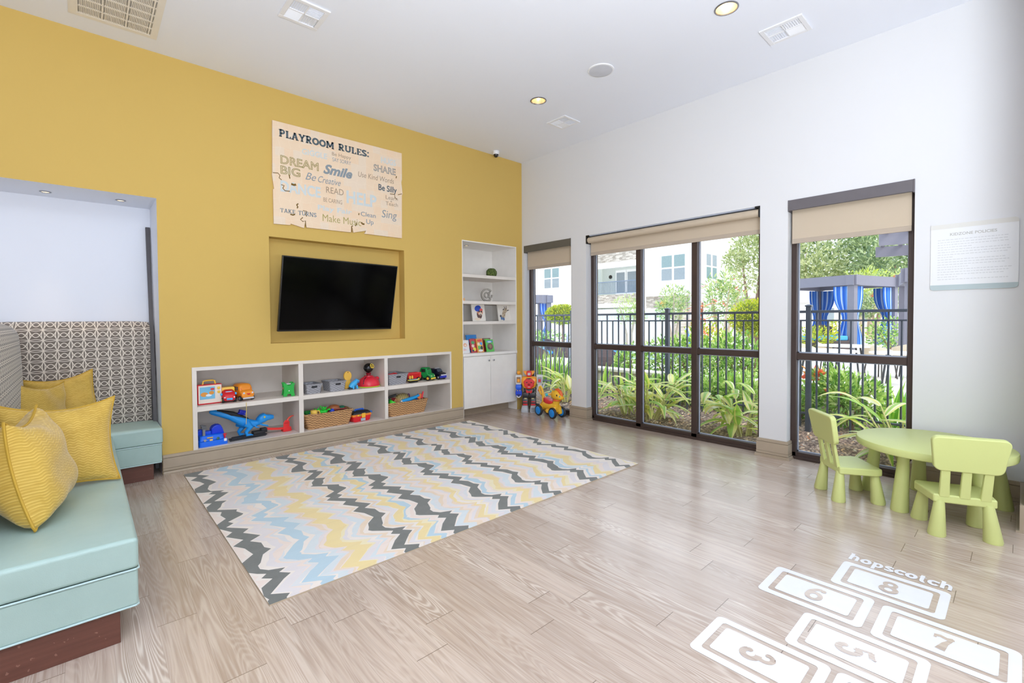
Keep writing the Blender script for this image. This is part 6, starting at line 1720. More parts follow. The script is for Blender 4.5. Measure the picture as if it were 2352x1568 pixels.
L_RED = leafmat('petal_red', (236, 104, 92)); L_ORG = leafmat('petal_orange', (248, 160, 84)); L_CORAL = leafmat('leaf_copper', (214, 110, 84))
M_BARK = plain('bark', (142, 116, 98), .9, vary=.15, bump=.4, bscale=30)
M_BARKP = plain('pale_bark', (196, 172, 148), .85, vary=.12)
def leaf(mb, p, d, s, w, rnd, mi):
    """one folded leaf at p pointing along d"""
    d = d.normalized(); q = d.cross(Vector((rnd.uniform(-1, 1), rnd.uniform(-1, 1), rnd.uniform(-1, 1))))
    if q.length < 1e-4: return
    q = q.normalized() * (w / 2); up = q.cross(d).normalized() * (w * .25)
    b = len(mb.v); mb.v += [p, p + d * s * .5 + q + up, p + d * s, p + d * s * .5 - q + up]
    mb.f.append((b, b + 1, b + 2, b + 3)); mb.mi.append(mi)
def foliage(name, parent, mats, blobs, n, s, w, seed, up=.25, shell=.55):
    rnd = random.Random(seed); mb = MB(); tot = sum(b[3] * b[4] * b[5] for b in blobs) if False else sum((b[3] * b[4] * b[5]) ** .67 for b in blobs)
    for cx, cy, cz, rx, ry, rz in blobs:
        for k in range(max(6, int(n * ((rx * ry * rz) ** .67) / tot))):
            while True:
                v = Vector((rnd.uniform(-1, 1), rnd.uniform(-1, 1), rnd.uniform(-1, 1)))
                if shell ** 2 < v.length_squared < 1: break
            p = Vector((cx + v.x * rx, cy + v.y * ry, cz + v.z * rz))
            d = v + Vector((rnd.uniform(-.7, .7), rnd.uniform(-.7, .7), rnd.uniform(-.5, .7) + up))
            leaf(mb, p, d, s * rnd.uniform(.7, 1.3), w * rnd.uniform(.7, 1.2), rnd, rnd.randrange(len(mats)))
    return mb.build(name, mats, parent, fix=False)
def shrub(name, label, cat, loc, r, h, n, s, w, mats, seed, group=None, flowers=None, lumps=5):
    t = thing(name, label, cat, loc, group=group); rnd = random.Random(seed)
    bl = [(0, 0, h * .5, r * .75, r * .75, h * .5)]
    for k in range(lumps):
        a = rnd.uniform(0, 6.28); bl.append((math.cos(a) * r * .5, math.sin(a) * r * .5, h * rnd.uniform(.35, .75), r * rnd.uniform(.35, .55), r * rnd.uniform(.35, .55), h * rnd.uniform(.22, .36)))
    foliage('foliage', t, mats, bl, n, s, w, seed)
    st = MB()
    for k in range(5):
        a = rnd.uniform(0, 6.28); st.tube([(0, 0, -.02), (math.cos(a) * r * .2, math.sin(a) * r * .2, h * .3), (math.cos(a) * r * .5, math.sin(a) * r * .5, h * .7)], [.02 * h + .006, .014 * h + .004, .004], 6)
    st.build('stem', M_BARK, t)
    if flowers:
        fm, fn, fs = flowers
        mb = MB()
        for k in range(fn):
            a, b = rnd.uniform(0, 6.28), rnd.uniform(.2, 1.3); c = Vector((math.cos(a) * math.cos(b) * r * .85, math.sin(a) * math.cos(b) * r * .85, h * (.5 + .5 * math.sin(b))))
            for q in range(10): leaf(mb, c, Vector((rnd.uniform(-1, 1), rnd.uniform(-1, 1), rnd.uniform(-.6, 1))), fs, fs * .6, rnd, 0)
        mb.build('blossom', fm, t, fix=False)
    return t
def tree(name, label, loc, trunk_h, r, h, n, s, w, mats, seed, group=None, bark=None, trunks=1, flowers=None, spread=.3):
    t = thing(name, label, 'tree', loc, group=group); rnd = random.Random(seed)
    for k in range(trunks):
        a = rnd.uniform(0, 6.28); o = spread * r * (0 if trunks == 1 else 1)
        MB().tube([(0 + math.cos(a) * .05 * trunks, math.sin(a) * .05 * trunks, -.1), (math.cos(a) * o * .4, math.sin(a) * o * .4, trunk_h * .6), (math.cos(a) * o, math.sin(a) * o, trunk_h + h * .3), (math.cos(a) * o * 1.6, math.sin(a) * o * 1.6, trunk_h + h * .7)],
                  [.05 * r + .03, .035 * r + .025, .02 * r + .02, .01], 8).build('trunk', bark or M_BARK, t, smooth=True)
    bl = [(0, 0, trunk_h + h * .5, r * .7, r * .7, h * .45)]
    for k in range(11):
        a = rnd.uniform(0, 6.28); q = rnd.uniform(.3, .75)
        bl.append((math.cos(a) * r * q, math.sin(a) * r * q, trunk_h + h * rnd.uniform(.2, .85), r * rnd.uniform(.25, .45), r * rnd.uniform(.25, .45), h * rnd.uniform(.12, .24)))
    foliage('crown', t, mats, bl, n, s, w, seed, shell=.4)
    if flowers:
        fm, fn, fs = flowers; mb = MB()
        for k in range(fn):
            a, b = rnd.uniform(0, 6.28), rnd.uniform(-.3, 1.2); c = Vector((math.cos(a) * math.cos(b) * r * .9, math.sin(a) * math.cos(b) * r * .9, trunk_h + h * (.5 + .45 * math.sin(b))))
            for q in range(14): leaf(mb, c + Vector((rnd.uniform(-1, 1), rnd.uniform(-1, 1), rnd.uniform(-1, 1))) * fs, Vector((rnd.uniform(-1, 1), rnd.uniform(-1, 1), rnd.uniform(-.6, 1))), fs, fs * .6, rnd, 0)
        mb.build('blossom', fm, t, fix=False)
    return t

# variegated ginger plants
G_GRN, G_YEL, G_PAL = leafmat('ginger_green', (172, 212, 106), .35), leafmat('ginger_yellow', (248, 240, 150), .35), leafmat('ginger_cream', (252, 248, 208), .35)
M_CANE = plain('ginger_cane', (196, 190, 126), .7, vary=.15)
def blade(mb, p, az, el, L_, W_, droop, rnd, twist=0.0, mats=(0, 1, 2)):
    """arching lance leaf: striped across its width"""
    n, m = 9, 6
    d = Vector((math.cos(az) * math.cos(el), math.sin(az) * math.cos(el), math.sin(el)))
    side = Vector((-math.sin(az), math.cos(az), 0)); pos = Vector(p); rows = []
    for i in range(n + 1):
        f = i / n
        w = W_ * (math.sin(math.pi * min(1, f * .97 + .03) ** .75)) * .5 + .002
        up = side.cross(d).normalized() if side.cross(d).length > 1e-5 else Vector((0, 0, 1))
        rows.append([pos + side * w * (2 * k / m - 1) + up * (abs(2 * k / m - 1) * w * .35) for k in range(m + 1)])
        d = (d + Vector((0, 0, -droop / n))).normalized(); pos = pos + d * (L_ / n)
    b = len(mb.v); mb.v += [q for r in rows for q in r]
    pat = [rnd.choice([mats[1], mats[1], mats[0], mats[2]]) for k in range(m)]
    if rnd.random() < .6: pat[2] = pat[3] = mats[0]
    for i in range(n):
        for k in range(m):
            mb.f.append((b + i * (m + 1) + k, b + (i + 1) * (m + 1) + k, b + (i + 1) * (m + 1) + k + 1, b + i * (m + 1) + k + 1)); mb.mi.append(pat[k])
def ginger(label, loc, n, L_, W_, seed, h=.45, lean=(0, 0), spreadx=.12):
    t = thing('ginger_plant', label, 'plant', loc, group='variegated ginger plants along the glass'); rnd = random.Random(seed)
    lv = MB(); cn = MB()
    for k in range(n):
        a = rnd.uniform(0, 6.28); r0 = rnd.uniform(.01, spreadx)
        b = Vector((math.cos(a) * r0, math.sin(a) * r0, 0)); hh = h * rnd.uniform(.45, 1.0)
        tip = b + Vector((math.cos(a) * hh * .35 + lean[0] * hh, math.sin(a) * hh * .35 + lean[1] * hh, hh))
        cn.tube([b, b.lerp(tip, .5) + Vector((0, 0, .03)), tip], [.012, .009, .006], 6)
        for q in range(4):
            f = .35 + .65 * q / 3
            blade(lv, b.lerp(tip, f), a + rnd.uniform(-1.1, 1.1) + (q % 2) * 1.2, rnd.uniform(.15, 1.15), L_ * rnd.uniform(.7, 1.15), W_ * rnd.uniform(.75, 1.2), rnd.uniform(.9, 1.9), rnd)
    lv.v = [Vector((max(q.x, 5.32 - loc[0]), q.y, q.z)) for q in lv.v]      # leaves press against the glass, not through it
    lv.build('leaf_cluster', [G_GRN, G_YEL, G_PAL], t, smooth=True, ang=180, fix=False)
    cn.build('cane', M_CANE, t, smooth=True)
    return t
p = ongr(1438, 955); ginger('variegated ginger in the left bay of the wide window', (5.85, p.y * 5.85 / p.x, 0), 11, .44, .095, 3, .54)
p = ongr(1497, 950); ginger('variegated ginger in the middle bay of the wide window', (5.80, p.y * 5.80 / p.x, 0), 13, .48, .098, 7, .58, (.0, -.25))
p = ongr(1703, 990); ginger('variegated ginger in the right bay of the wide window', (5.75, p.y * 5.75 / p.x, 0), 12, .46, .098, 12, .54, (.0, .22))
p = ongr(2064, 990); ginger('variegated ginger behind the green table in the right window', (5.90, p.y * 5.90 / p.x, 0), 9, .60, .10, 19, .54, (.0, .3))
p = ongr(1298, 945); ginger('variegated ginger behind the ride-on toy in the narrow window', (5.95, p.y * 5.95 / p.x, 0), 8, .40, .105, 23, .46)

# strap leaved plants by the fence
L_STRAP = [leafmat('strap_leaf', (170, 214, 96)), leafmat('strap_leaf_light', (206, 232, 130)), leafmat('strap_leaf_deep', (110, 170, 60))]
def strap(label, loc, n, L_, seed, r=.18):
    t = thing('strap_leaf_plant', label, 'plant', loc, group='strap leaved plants'); rnd = random.Random(seed); lv = MB()
    for k in range(n):
        a = rnd.uniform(0, 6.28); r0 = rnd.uniform(0, r)
        blade(lv, (math.cos(a) * r0, math.sin(a) * r0, 0), a + rnd.uniform(-.5, .5), rnd.uniform(1.05, 1.5), L_ * rnd.uniform(.7, 1.1), .05, rnd.uniform(.3, .9), rnd, mats=(rnd.randrange(3),) * 3)
    lv.build('leaf_cluster', L_STRAP, t, smooth=True, ang=180, fix=False)
    return t
for k, (px, X) in enumerate(((1240, 6.85), (1262, 6.95), (1285, 6.85), (1307, 6.95))):
    q = onx(px, 900, X); strap(['strap leaved plant at the left edge of the narrow window', 'strap leaved plant left of centre in the narrow window', 'strap leaved plant right of centre in the narrow window', 'strap leaved plant at the right edge of the narrow window'][k], (q.x, q.y, 0), 22, .80, 40 + k)
for k, (px, X) in enumerate(((1380, 7.2), (1440, 7.2), (2040, 7.25), (2072, 7.3))):
    q = onx(px, 900, X); strap(['strap leaved plant at the foot of the stone wall, left bay', 'strap leaved plant before the stone wall beside the first mullion', 'strap leaved plant right of the flowering shrub in the right window', 'strap leaved plant at the right edge of the right window'][k], (q.x, q.y, 0), 16, .55 if k < 2 else .7, 50 + k)

# low stone wall beyond the fence
def ledgestone():
    M = Mat('stacked_ledgestone'); x, y, z = M.xyz(world=True)
    row = (z * 13.0 + M.noise(M.vec(y * 2.0, z * 3.0), scale=1.0, detail=1.0) * .8).floor()
    st = (y * 3.2 + M.white(M.vec(row, 1.0)) * 5.0).floor()
    q = M.white(M.vec(row, st, 2.0)); n = M.noise(scale=30.0, detail=3.0)
    M.set(color=M.mix(n * .4, M.mix(q, srgb(158, 148, 136), srgb(226, 216, 204)), srgb(120, 112, 104)), rough=.9); M.bump(q + n * .4, .8, .03)
    return M.m
M_LEDGE = ledgestone()
t = thing('stone_wall', 'low stacked stone garden wall with a pale cap beyond the fence', 'wall', (7.8, 4.4, 0))
MB().box(-.02, .22, -3.0, 6, -.05, .34).build('stonework', M_LEDGE, t)
MB().box(-.06, .26, -3.0, 6, .34, .40).build('cap', plain('limestone_cap', (230, 222, 208), .85), t, bevel=.01)

# shrubs in the bed
q = onx(1955, 900, 7.1); shrub('flowering_shrub', 'leafy shrub with red blooms in the middle of the right window', 'shrub', (q.x, q.y, 0), .44, .74, 1300, .09, .036, L_GRN, 61, 'shrubs beyond the fence', (L_RED, 2, .04))
q = onx(1868, 880, 7.1)
t = thing('canna_plant', 'canna with a red flower beside the fence post in the right window', 'plant', (q.x, q.y, 0)); lv = MB(); rnd = random.Random(9)
for k in range(8): blade(lv, (0, 0, .08 + .06 * k), k * 2.2, .7, .34, .12, .8, rnd, mats=(k % 2, k % 2, 0))
lv.build('leaf_cluster', [L_GRN[1], L_GRN[0], L_ORG], t, fix=False)
MB().tube([(0, 0, 0), (.02, 0, .5), (0, 0, .62)], [.02, .014, .006], 8).build('stem', L_GRN[1], t)
fl_ = MB()
for k in range(26): leaf(fl_, Vector((rnd.uniform(-.05, .05), rnd.uniform(-.06, .06), .62 + rnd.uniform(-.05, .07))), Vector((rnd.uniform(-1, 1), rnd.uniform(-1, 1), rnd.uniform(0, 1))), .12, .06, rnd, 0 if k < 17 else 1)
fl_.build('blossom', [L_RED, L_ORG], t, fix=False)
for k, (px, X, r, h, n, sd, lb) in enumerate(((1530, 8.7, .62, 1.0, 1200, 71, 'green shrub behind the stone wall in the middle bay'), (1585, 8.9, .5, 1.08, 800, 72, 'green shrub behind the second mullion of the wide window'),
        (1562, 7.3, .36, .52, 800, 73, 'low pale green shrub in front of the stone wall, middle bay'), (1640, 7.3, .40, .56, 900, 74, 'low pale green shrub in front of the wall at the left of the right bay'),
        (1705, 7.25, .42, .56, 900, 75, 'low green shrub in front of the wall at the right of the right bay'), (1636, 9.0, .5, 1.0, 900, 76, 'tall green hedge shrub behind the wall at the left of the right bay'),
        (1682, 9.0, .6, 1.12, 1100, 77, 'tall green hedge shrub behind the wall in the middle of the right bay'), (1728, 9.0, .56, 1.08, 1000, 78, 'tall green hedge shrub behind the wall at the right of the right bay'),
        (1452, 8.7, .42, .82, 700, 79, 'small green shrub behind the first mullion of the wide window'), (1500, 7.0, .26, .45, 500, 80, 'small green shrub at the foot of the wall behind the middle ginger'),
        (1838, 7.3, .25, .5, 400, 81, 'small green shrub left of the post in the right window'))):
    q = onx(px, 850, X); shrub('hedge_shrub', lb, 'shrub', (q.x, q.y, -.02 if X < 7.7 else .05), r, h, n, .09, .040, L_GRN if k != 4 else L_GRN[:3], sd, 'shrubs beyond the fence')
# golden topiaries and hedges
def topiary(label, c, r, h, seed, n=1600, s=.10, trunk=True):
    t = thing('topiary', label, 'shrub', (c.x, c.y, -.02), group='golden clipped bushes'); z = c.z + .02
    foliage('foliage', t, L_YEL, [(0, 0, z, r, r, h)], n, s, s * .6, seed, shell=.8)
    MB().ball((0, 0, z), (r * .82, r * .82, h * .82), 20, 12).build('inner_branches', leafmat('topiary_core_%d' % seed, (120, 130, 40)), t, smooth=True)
    if trunk: MB().tube([(0, 0, 0), (.05, 0, z * .5), (0, 0, z)], [.07, .06, .05], 8).build('trunk', M_BARK, t)
    return t
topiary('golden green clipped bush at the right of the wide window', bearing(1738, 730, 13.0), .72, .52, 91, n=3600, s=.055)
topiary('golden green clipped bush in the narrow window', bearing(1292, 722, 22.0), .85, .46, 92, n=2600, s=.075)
q = bearing(1868, 768, 20.0); shrub('hedge_shrub', 'golden hedge under the left curtain of the cabana', 'shrub', (q.x, q.y, 0), 1.0, 1.0, 700, .14, .07, L_YEL, 93, 'shrubs beyond the fence')
q = bearing(2050, 770, 18.0); shrub('hedge_shrub', 'green hedge right of the cabana in the right window', 'shrub', (q.x, q.y, 0), 1.1, 1.35, 900, .14, .06, L_GRN, 94, 'shrubs beyond the fence')
q = bearing(1925, 760, 25.0); shrub('hedge_shrub', 'golden hedge behind the daybed in the cabana', 'shrub', (q.x, q.y, 0), 1.3, 1.2, 600, .16, .08, L_YEL, 95, 'shrubs beyond the fence')
q = bearing(1625, 760, 15.0); shrub('hedge_shrub', 'golden hedge below the copper leaved plant in the wide window', 'shrub', (q.x, q.y, 0), .75, 1.2, 700, .12, .06, L_YEL, 96, 'shrubs beyond the fence')
q = bearing(1255, 772, 24.0); shrub('hedge_shrub', 'low green planting under the small cabana in the narrow window', 'shrub', (q.x, q.y, 0), 1.3, .8, 500, .16, .07, L_GRN, 97, 'shrubs beyond the fence')
# copper cordyline
q = bearing(1614, 740, 12.0)
t = thing('cordyline', 'copper red spiky plant beside the second mullion of the wide window', 'plant', (q.x, q.y, 0)); lv = MB(); rnd = random.Random(31)
for k in range(26): blade(lv, (0, 0, 1.0 + .03 * k), rnd.uniform(0, 6.28), rnd.uniform(.3, 1.3), .5, .06, 1.2, rnd, mats=(0, 0, 1))
lv.build('leaf_cluster', [L_CORAL, L_ORG], t, fix=False)
MB().tube([(0, 0, 0), (0, .02, 1.2), (0, 0, 1.8)], [.04, .03, .02], 8).build('stem', M_BARK, t)

# trees
q = bearing(1547, 720, 22.0); tree('crape_myrtle', 'crape myrtle in front of the siding, middle bay of the wide window', (q.x, q.y, 0), 1.2, .95, 1.9, 1300, .17, .05, L_MYR, 101, 'crape myrtles', M_BARKP, 4, (L_ORG, 2, .09), .5)
q = bearing(1658, 720, 19.0); tree('crape_myrtle', 'crape myrtle with coral blossoms, right bay of the wide window', (q.x, q.y, 0), 1.0, 1.05, 2.2, 1700, .16, .05, L_MYR, 102, 'crape myrtles', M_BARKP, 4, (L_RED, 11, .07), .5)
q = bearing(1445, 720, 24.0); tree('crape_myrtle', 'pale crape myrtle in front of the balcony, left bay of the wide window', (q.x, q.y, 0), 1.0, .85, 1.7, 800, .18, .05, L_MYR[:2], 103, 'crape myrtles', M_BARKP, 3, None, .5)
q = bearing(1990, 720, 30.0); tree('crape_myrtle', 'yellow green crape myrtle above the cabana roof', (q.x, q.y, 0), 2.2, 1.5, 2.3, 1300, .24, .08, L_MYR[:2] + [L_YEL[1]], 104, 'crape myrtles', M_BARKP, 4, None, .5)
q = bearing(2062, 720, 24.0); tree('crape_myrtle', 'crape myrtle with red blossoms right of the cabana', (q.x, q.y, 0), 1.0, 1.3, 2.9, 1300, .20, .06, L_MYR, 105, 'crape myrtles', M_BARKP, 4, (L_RED, 6, .09), .5)
q = bearing(2005, 740, 27.0); tree('crape_myrtle', 'dark leaved small tree seen through the cabana', (q.x, q.y, 0), 1.1, 1.1, 1.9, 900, .2, .08, L_DRK, 106, 'crape myrtles', M_BARKP, 5, None, .4)
q = bearing(1728, 700, 26.0); tree('live_oak', 'grey green oak at the upper right of the wide window', (q.x, q.y, 0), 2.6, 1.75, 4.4, 3600, .20, .09, L_OLV, 111, 'tall trees behind the pool', M_BARK, 3, None, .3)
for k, (px, D_, r, th, h, n, mm, lb) in enumerate(((1850, 44, 4.2, 2.6, 7.6, 2600, L_OLV, 'pale olive tree at the left of the right window'), (1925, 46, 4.4, 2.6, 8.6, 2800, L_DRK, 'tall grey green tree behind the middle of the cabana'),
        (1990, 47, 4.2, 2.4, 8.2, 2400, L_DRK, 'tall dark tree between the two cabanas'), (2055, 40, 3.8, 2.2, 6.8, 2600, L_DRK, 'dark leafy tree at the right of the right window'), (1800, 46, 3.6, 2.4, 7.0, 1600, L_OLV, 'olive tree hidden partly behind the right pier'), (2120, 42, 4.0, 2.2, 7.6, 1500, L_DRK, 'dark tree partly hidden by the right window jamb'))):
    q = bearing(px, 720, D_); tree('live_oak', lb, (q.x, q.y, 0), th, r, h, n, .42, .19, mm, 120 + k, 'tall trees behind the pool')

# apartment building
M_SIDE = Mat('white_lap_siding'); x, y, z = M_SIDE.xyz(world=True)
fz = (z / .20).fract(); M_SIDE.set(color=M_SIDE.mix(fz.lt(.10) * .45, srgb(240, 238, 236), srgb(206, 204, 204)), rough=.8); M_SIDE.bump(fz, .5, .02); M_SIDE = M_SIDE.m
M_BWHT = plain('white_building_trim', (244, 242, 240), .7, vary=.02)
M_BREC = plain('pale_green_stucco', (208, 214, 208), .85, vary=.03)
M_PANE = plain('window_pane_blue', (128, 150, 152), .12, vary=.06)
M_PANEL = plain('window_blind_grey', (140, 150, 156), .3, vary=.05)
M_RAILB = plain('balcony_rail', (116, 130, 150), .5)
XF, YC = 32.0, 15.6
bd = thing('apartment_building', 'white sided apartment building with a balcony beyond the pool', 'building', (XF, 24, 0))
ol_ = lambda v: (v.x - XF, v.y - 24, v.z)
bal_a, bal_b = onx(1352, 640, XF).y, onx(1468, 640, XF).y    # balcony bay from bal_b (right) to bal_a (left)
zb0, zb1 = 3.35, 5.55                                         # opening
ylo, yhi = YC - 24, 62 - 24
ba, bb = bal_a - 24, bal_b - 24
MB().box(0, .3, ylo, bb, -.2, 11).build('siding_wall', M_SIDE, bd)
MB().box(0, .3, ba, yhi, -.2, 11).build('siding_wall', M_SIDE, bd)
MB().box(0, 24, ylo - .02, ylo + .3, -.2, 11).build('siding_wall', M_SIDE, bd)
MB().box(0, .3, bb, ba, 6.0, 11).build('ledgestone_band', M_LEDGE, bd)
MB().box(-.08, .3, bb, ba, 5.55, 6.0).build('balcony_beam', M_BWHT, bd)
MB().box(-.05, .3, bb, ba, 2.65, 3.35).build('ledgestone_band', M_LEDGE, bd)
MB().box(-.08, .3, bb, ba, 2.3, 2.65).build('balcony_beam', M_BWHT, bd)
MB().box(1.8, 2.0, bb, ba, -.2, 6.0).build('recess_wall', M_BREC, bd)
MB().box(.0, 2.0, bb, ba, 3.2, 3.35).build('balcony_floor', M_BWHT, bd)
for q_ in (bb, ba): MB().box(.0, 2.0, q_ - .1, q_ + .1, -.2, 6.0).build('recess_side', M_BREC, bd)
MB().box(-.25, .05, ba - .4, ba + .5, -.2, 11).build('corner_board', M_BWHT, bd)
MB().box(-.2, .1, ylo - .15, ylo + .35, -.2, 11).build('corner_board', M_BWHT, bd)
# balcony doors and rail
dy = [onx(px, 640, XF + 1.8).y - 24 for px in (1418, 1436, 1443, 1462)]
for a, b in ((dy[1], dy[0]), (dy[3], dy[2])):
    f = MB().box(1.72, 1.80, min(a, b) - .12, max(a, b) + .12, 3.36, 5.5).build('balcony_door', M_BWHT, bd)
    MB().box(1.69, 1.73, min(a, b), max(a, b), 3.6, 5.3).build('pane', M_PANEL, f)
r = MB().box(-.03, .03, bb, ba, 4.38, 4.45).box(-.03, .03, bb, ba, 3.45, 3.50).build('balcony_rail', M_RAILB, bd)
n = 44; bl_ = MB()
for k in range(n): bl_.box(-.015, .015, bb + (ba - bb) * (k + .5) / n - .015, bb + (ba - bb) * (k + .5) / n + .015, 3.45, 4.42)
bl_.build('baluster_row', M_RAILB, r)
MB().at(Matrix.Translation((1.74, onx(1401, 613, XF + 1.7).y - 24, 5.0)) @ Matrix.Rotation(R(90), 4, 'Y')).lathe([(.001, 0), (.16, 0), (.16, .06), (.001, .10)], 16).build('wall_lantern', P(BLK), bd)
def bwin(face, pl_, pr_, pt, pb, side=False):
    if not side:
        a, b = onx(pl_, (pt + pb) / 2, XF).y - 24, onx(pr_, (pt + pb) / 2, XF).y - 24
        mid_ = (pl_ + pr_) / 2; z0, z1 = onx(mid_, pb, XF).z, onx(mid_, pt, XF).z
        a, b = min(a, b), max(a, b)
        f = MB().box(-.08, .02, a - .18, b + .18, z0 - .18, z1 + .18).build('window', M_BWHT, bd)
        m = (a + b) / 2; zm = z0 + (z1 - z0) * .5
        for (u0, u1) in ((a, m - .09), (m + .09, b)):
            MB().box(-.10, -.07, u0, u1, zm + .06, z1).build('pane', M_PANE, f); MB().box(-.10, -.07, u0, u1, z0, zm - .06).build('pane', M_PANEL, f)
    else:
        def ony(px, py, Y):
            d = bearing(px, py, 1.0) - Vector((0, 0, CAM_Z)); return Vector((0, 0, CAM_Z)) + d * (Y / d.y)
        a, b = ony(pl_, pt, YC), ony(pr_, pt, YC); c = ony((pl_ + pr_) / 2, pb, YC)
        x0_, x1_, z0, z1 = a.x - XF, b.x - XF, c.z, (a.z + b.z) / 2
        y_ = YC - 24
        f = MB().box(x0_ - .3, x1_ + .3, y_ - .10, y_, z0 - .2, z1 + .2).build('window', M_BWHT, bd)
        m = (x0_ + x1_) / 2; zm = (z0 + z1) / 2
        for (u0, u1) in ((x0_, m - .15), (m + .15, x1_)):
            MB().box(u0, u1, y_ - .12, y_ - .09, zm + .06, z1).build('pane', M_PANEL, f); MB().box(u0, u1, y_ - .12, y_ - .09, z0, zm - .06).build('pane', M_PANE, f)
bwin(0, 1521, 1574, 586, 643); bwin(0, 1252, 1285, 617, 661); bwin(0, 1521, 1574, 716, 742)
bwin(0, 1620, 1643, 585, 640, True)
# low stone clad bay in front of the siding
q0, q1 = onx(1484, 700, XF - 1.2).y - 24, onx(1562, 700, XF - 1.2).y - 24
MB().box(-1.2, 0, min(q0, q1), max(q0, q1), -.2, 3.0).build('stone_bay', M_LEDGE, bd)
MB().box(-1.3, .02, min(q0, q1) - .1, max(q0, q1) + .1, 3.0, 3.35).build('bay_cap', M_BWHT, bd)
# far clubhouse seen through the big cabana
q = bearing(1905, 740, 38)
t = thing('garden_house', 'low white house with a shingled roof behind the big cabana', 'building', (q.x, q.y, 0), R(-38))
MB().box(-5, 5, -2, 2, -.1, 2.6).build('wall', M_SIDE, t)
MB().prism([(-2.4, 2.5), (2.4, 2.5), (0, 4.3)], -5.3, 5.3, 'x').build('roof', plain('pale_shingles', (196, 188, 184), .9, vary=.15, scale=30), t)
for xx in (-2.4, 0.4):
    f = MB().box(xx, xx + 1.2, -2.08, -2.0, .9, 2.2).build('window', M_BWHT, t); MB().box(xx + .1, xx + 1.1, -2.1, -2.07, 1.0, 2.1).build('pane', M_PANEL, f)
q = bearing(1706, 700, 38)
t = thing('pavilion_roof', 'dark pavilion roof behind the coral myrtle in the wide window', 'building', (q.x, q.y, 0), R(20))
MB().prism([(-1.7, 2.3), (1.7, 2.3), (0, 3.0)], -1.6, 1.6, 'y').build('roof', plain('brown_shingles', (150, 134, 124), .9), t)
for a, b in ((-1.4, -1.3), (1.4, -1.3), (-1.4, 1.3), (1.4, 1.3)): MB().box(a - .1, a + .1, b - .1, b + .1, -.1, 2.35).build('post', M_BARK, t)

# cabanas with striped blue curtains
M_CAB = plain('grey_cabana_frame', (128, 124, 136), .6, vary=.03)
def curtain_mat():
    M = Mat('blue_stripe_curtain'); x, y, z = M.xyz()
    s = M.attr('fold'); sep = M.nt.nodes.new('ShaderNodeSeparateColor'); M.nt.links.new(s.s, sep.inputs[0])
    c = V(M.nt, sep.outputs[0])
    M.set(color=M.ramp((c * 3.0).fract(), [(0, srgb(44, 104, 200)), (.42, srgb(60, 128, 220)), (.46, srgb(190, 214, 240)), (.62, srgb(226, 236, 248)), (.66, srgb(92, 150, 226)), (1, srgb(44, 104, 200))]), rough=.8)
    return M.m
M_CURT = curtain_mat()
def curtain(parent, top, width, h, dirv, tie=.45, n=34, gather=.35, shift=0.0):
    """hanging gathered curtain tied part way down; dirv = unit vector along its rail"""
    top = Vector(top); d = Vector(dirv).normalized(); nrm = Vector((-d.y, d.x, 0))
    vs, cols = [], []; m = 14
    for j in range(m + 1):
        f = j / m
        g = 1 - (1 - gather) * math.exp(-((f - (1 - tie)) / .22) ** 2)
        for i in range(n + 1):
            u = i / n
            p = top + d * ((u - .5) * width * g + shift * (1 - g)) + nrm * (.05 * math.sin(u * 50)) * (1.2 - .5 * g) - Vector((0, 0, h * f))
            vs.append(tuple(p)); cols.append(u)
    fs = [(j * (n + 1) + i, j * (n + 1) + i + 1, (j + 1) * (n + 1) + i + 1, (j + 1) * (n + 1) + i) for j in range(m) for i in range(n)]
    me = bpy.data.meshes.new('curtain'); me.from_pydata(vs, [], fs)
    at_ = me.color_attributes.new('fold', 'FLOAT_COLOR', 'POINT')
    buf = []
    for c in cols: buf += [c, c, c, 1]
    at_.data.foreach_set('color', buf); me.materials.append(M_CURT)
    me.polygons.foreach_set('use_smooth', [True] * len(me.polygons))
    o = bpy.data.objects.new('curtain', me); COL.objects.link(o); o.parent = parent
    return o
def cabana(label, loc, rz, w, d, h, group='grey framed pool cabanas', curt=True):
    t = thing('cabana', label, 'cabana', loc, rz, group)
    ps = .13
    for sx in (-1, 1):
        for sy in (-1, 1): MB().box(sx * w / 2 - ps, sx * w / 2 + ps, sy * d / 2 - ps, sy * d / 2 + ps, 0, h).build('post', M_CAB, t)
    for sy in (-1, 1): MB().box(-w / 2 - ps - .1, w / 2 + ps + .1, sy * d / 2 - ps - .02, sy * d / 2 + ps + .02, h - .42, h).build('beam', M_CAB, t)
    for sx in (-1, 1): MB().box(sx * w / 2 - ps - .02, sx * w / 2 + ps + .02, -d / 2 - ps - .1, d / 2 + ps + .1, h - .41, h + .005).build('beam', M_CAB, t)
    n = 7
    MB().box(-w / 2, w / 2, -d / 2, d / 2, h - .02, h + .03).build('roof_panel', M_CAB, t)
    if curt:
        for sx, sy in (((1, -1),) if curt == 'one' else ((-1, -1), (1, -1), (-1, 1), (1, 1))):
            if curt == 'one':
                curtain(t, (w / 2 - .25, -d / 2 + .02, h - .45), .5, h - .6, (1, 0, 0), shift=.2)
                continue
            curtain(t, (sx * (w / 2 - .45), sy * (d / 2 - .02), h - .45), .7, h - .6, (1, 0, 0), shift=sx * .25)
            curtain(t, (sx * (w / 2 - .02), sy * (d / 2 - .45), h - .45), .7, h - .6, (0, 1, 0), shift=sy * .25)
    return t
def by_corner(px, dist, rz, w, d):
    """centre of a rectangle whose corner nearest the viewer stands at the given bearing"""
    q = bearing(px, 790, dist); c, s_ = math.cos(rz), math.sin(rz)
    return (q.x + c * w / 2 - s_ * d / 2, q.y + s_ * w / 2 + c * d / 2, -.02)
cabana('big grey cabana with tied back blue striped curtains in the right window', by_corner(1957, 20.0, R(-16.5), 3.2, 3.3), R(-16.5), 3.2, 3.3, 3.2)
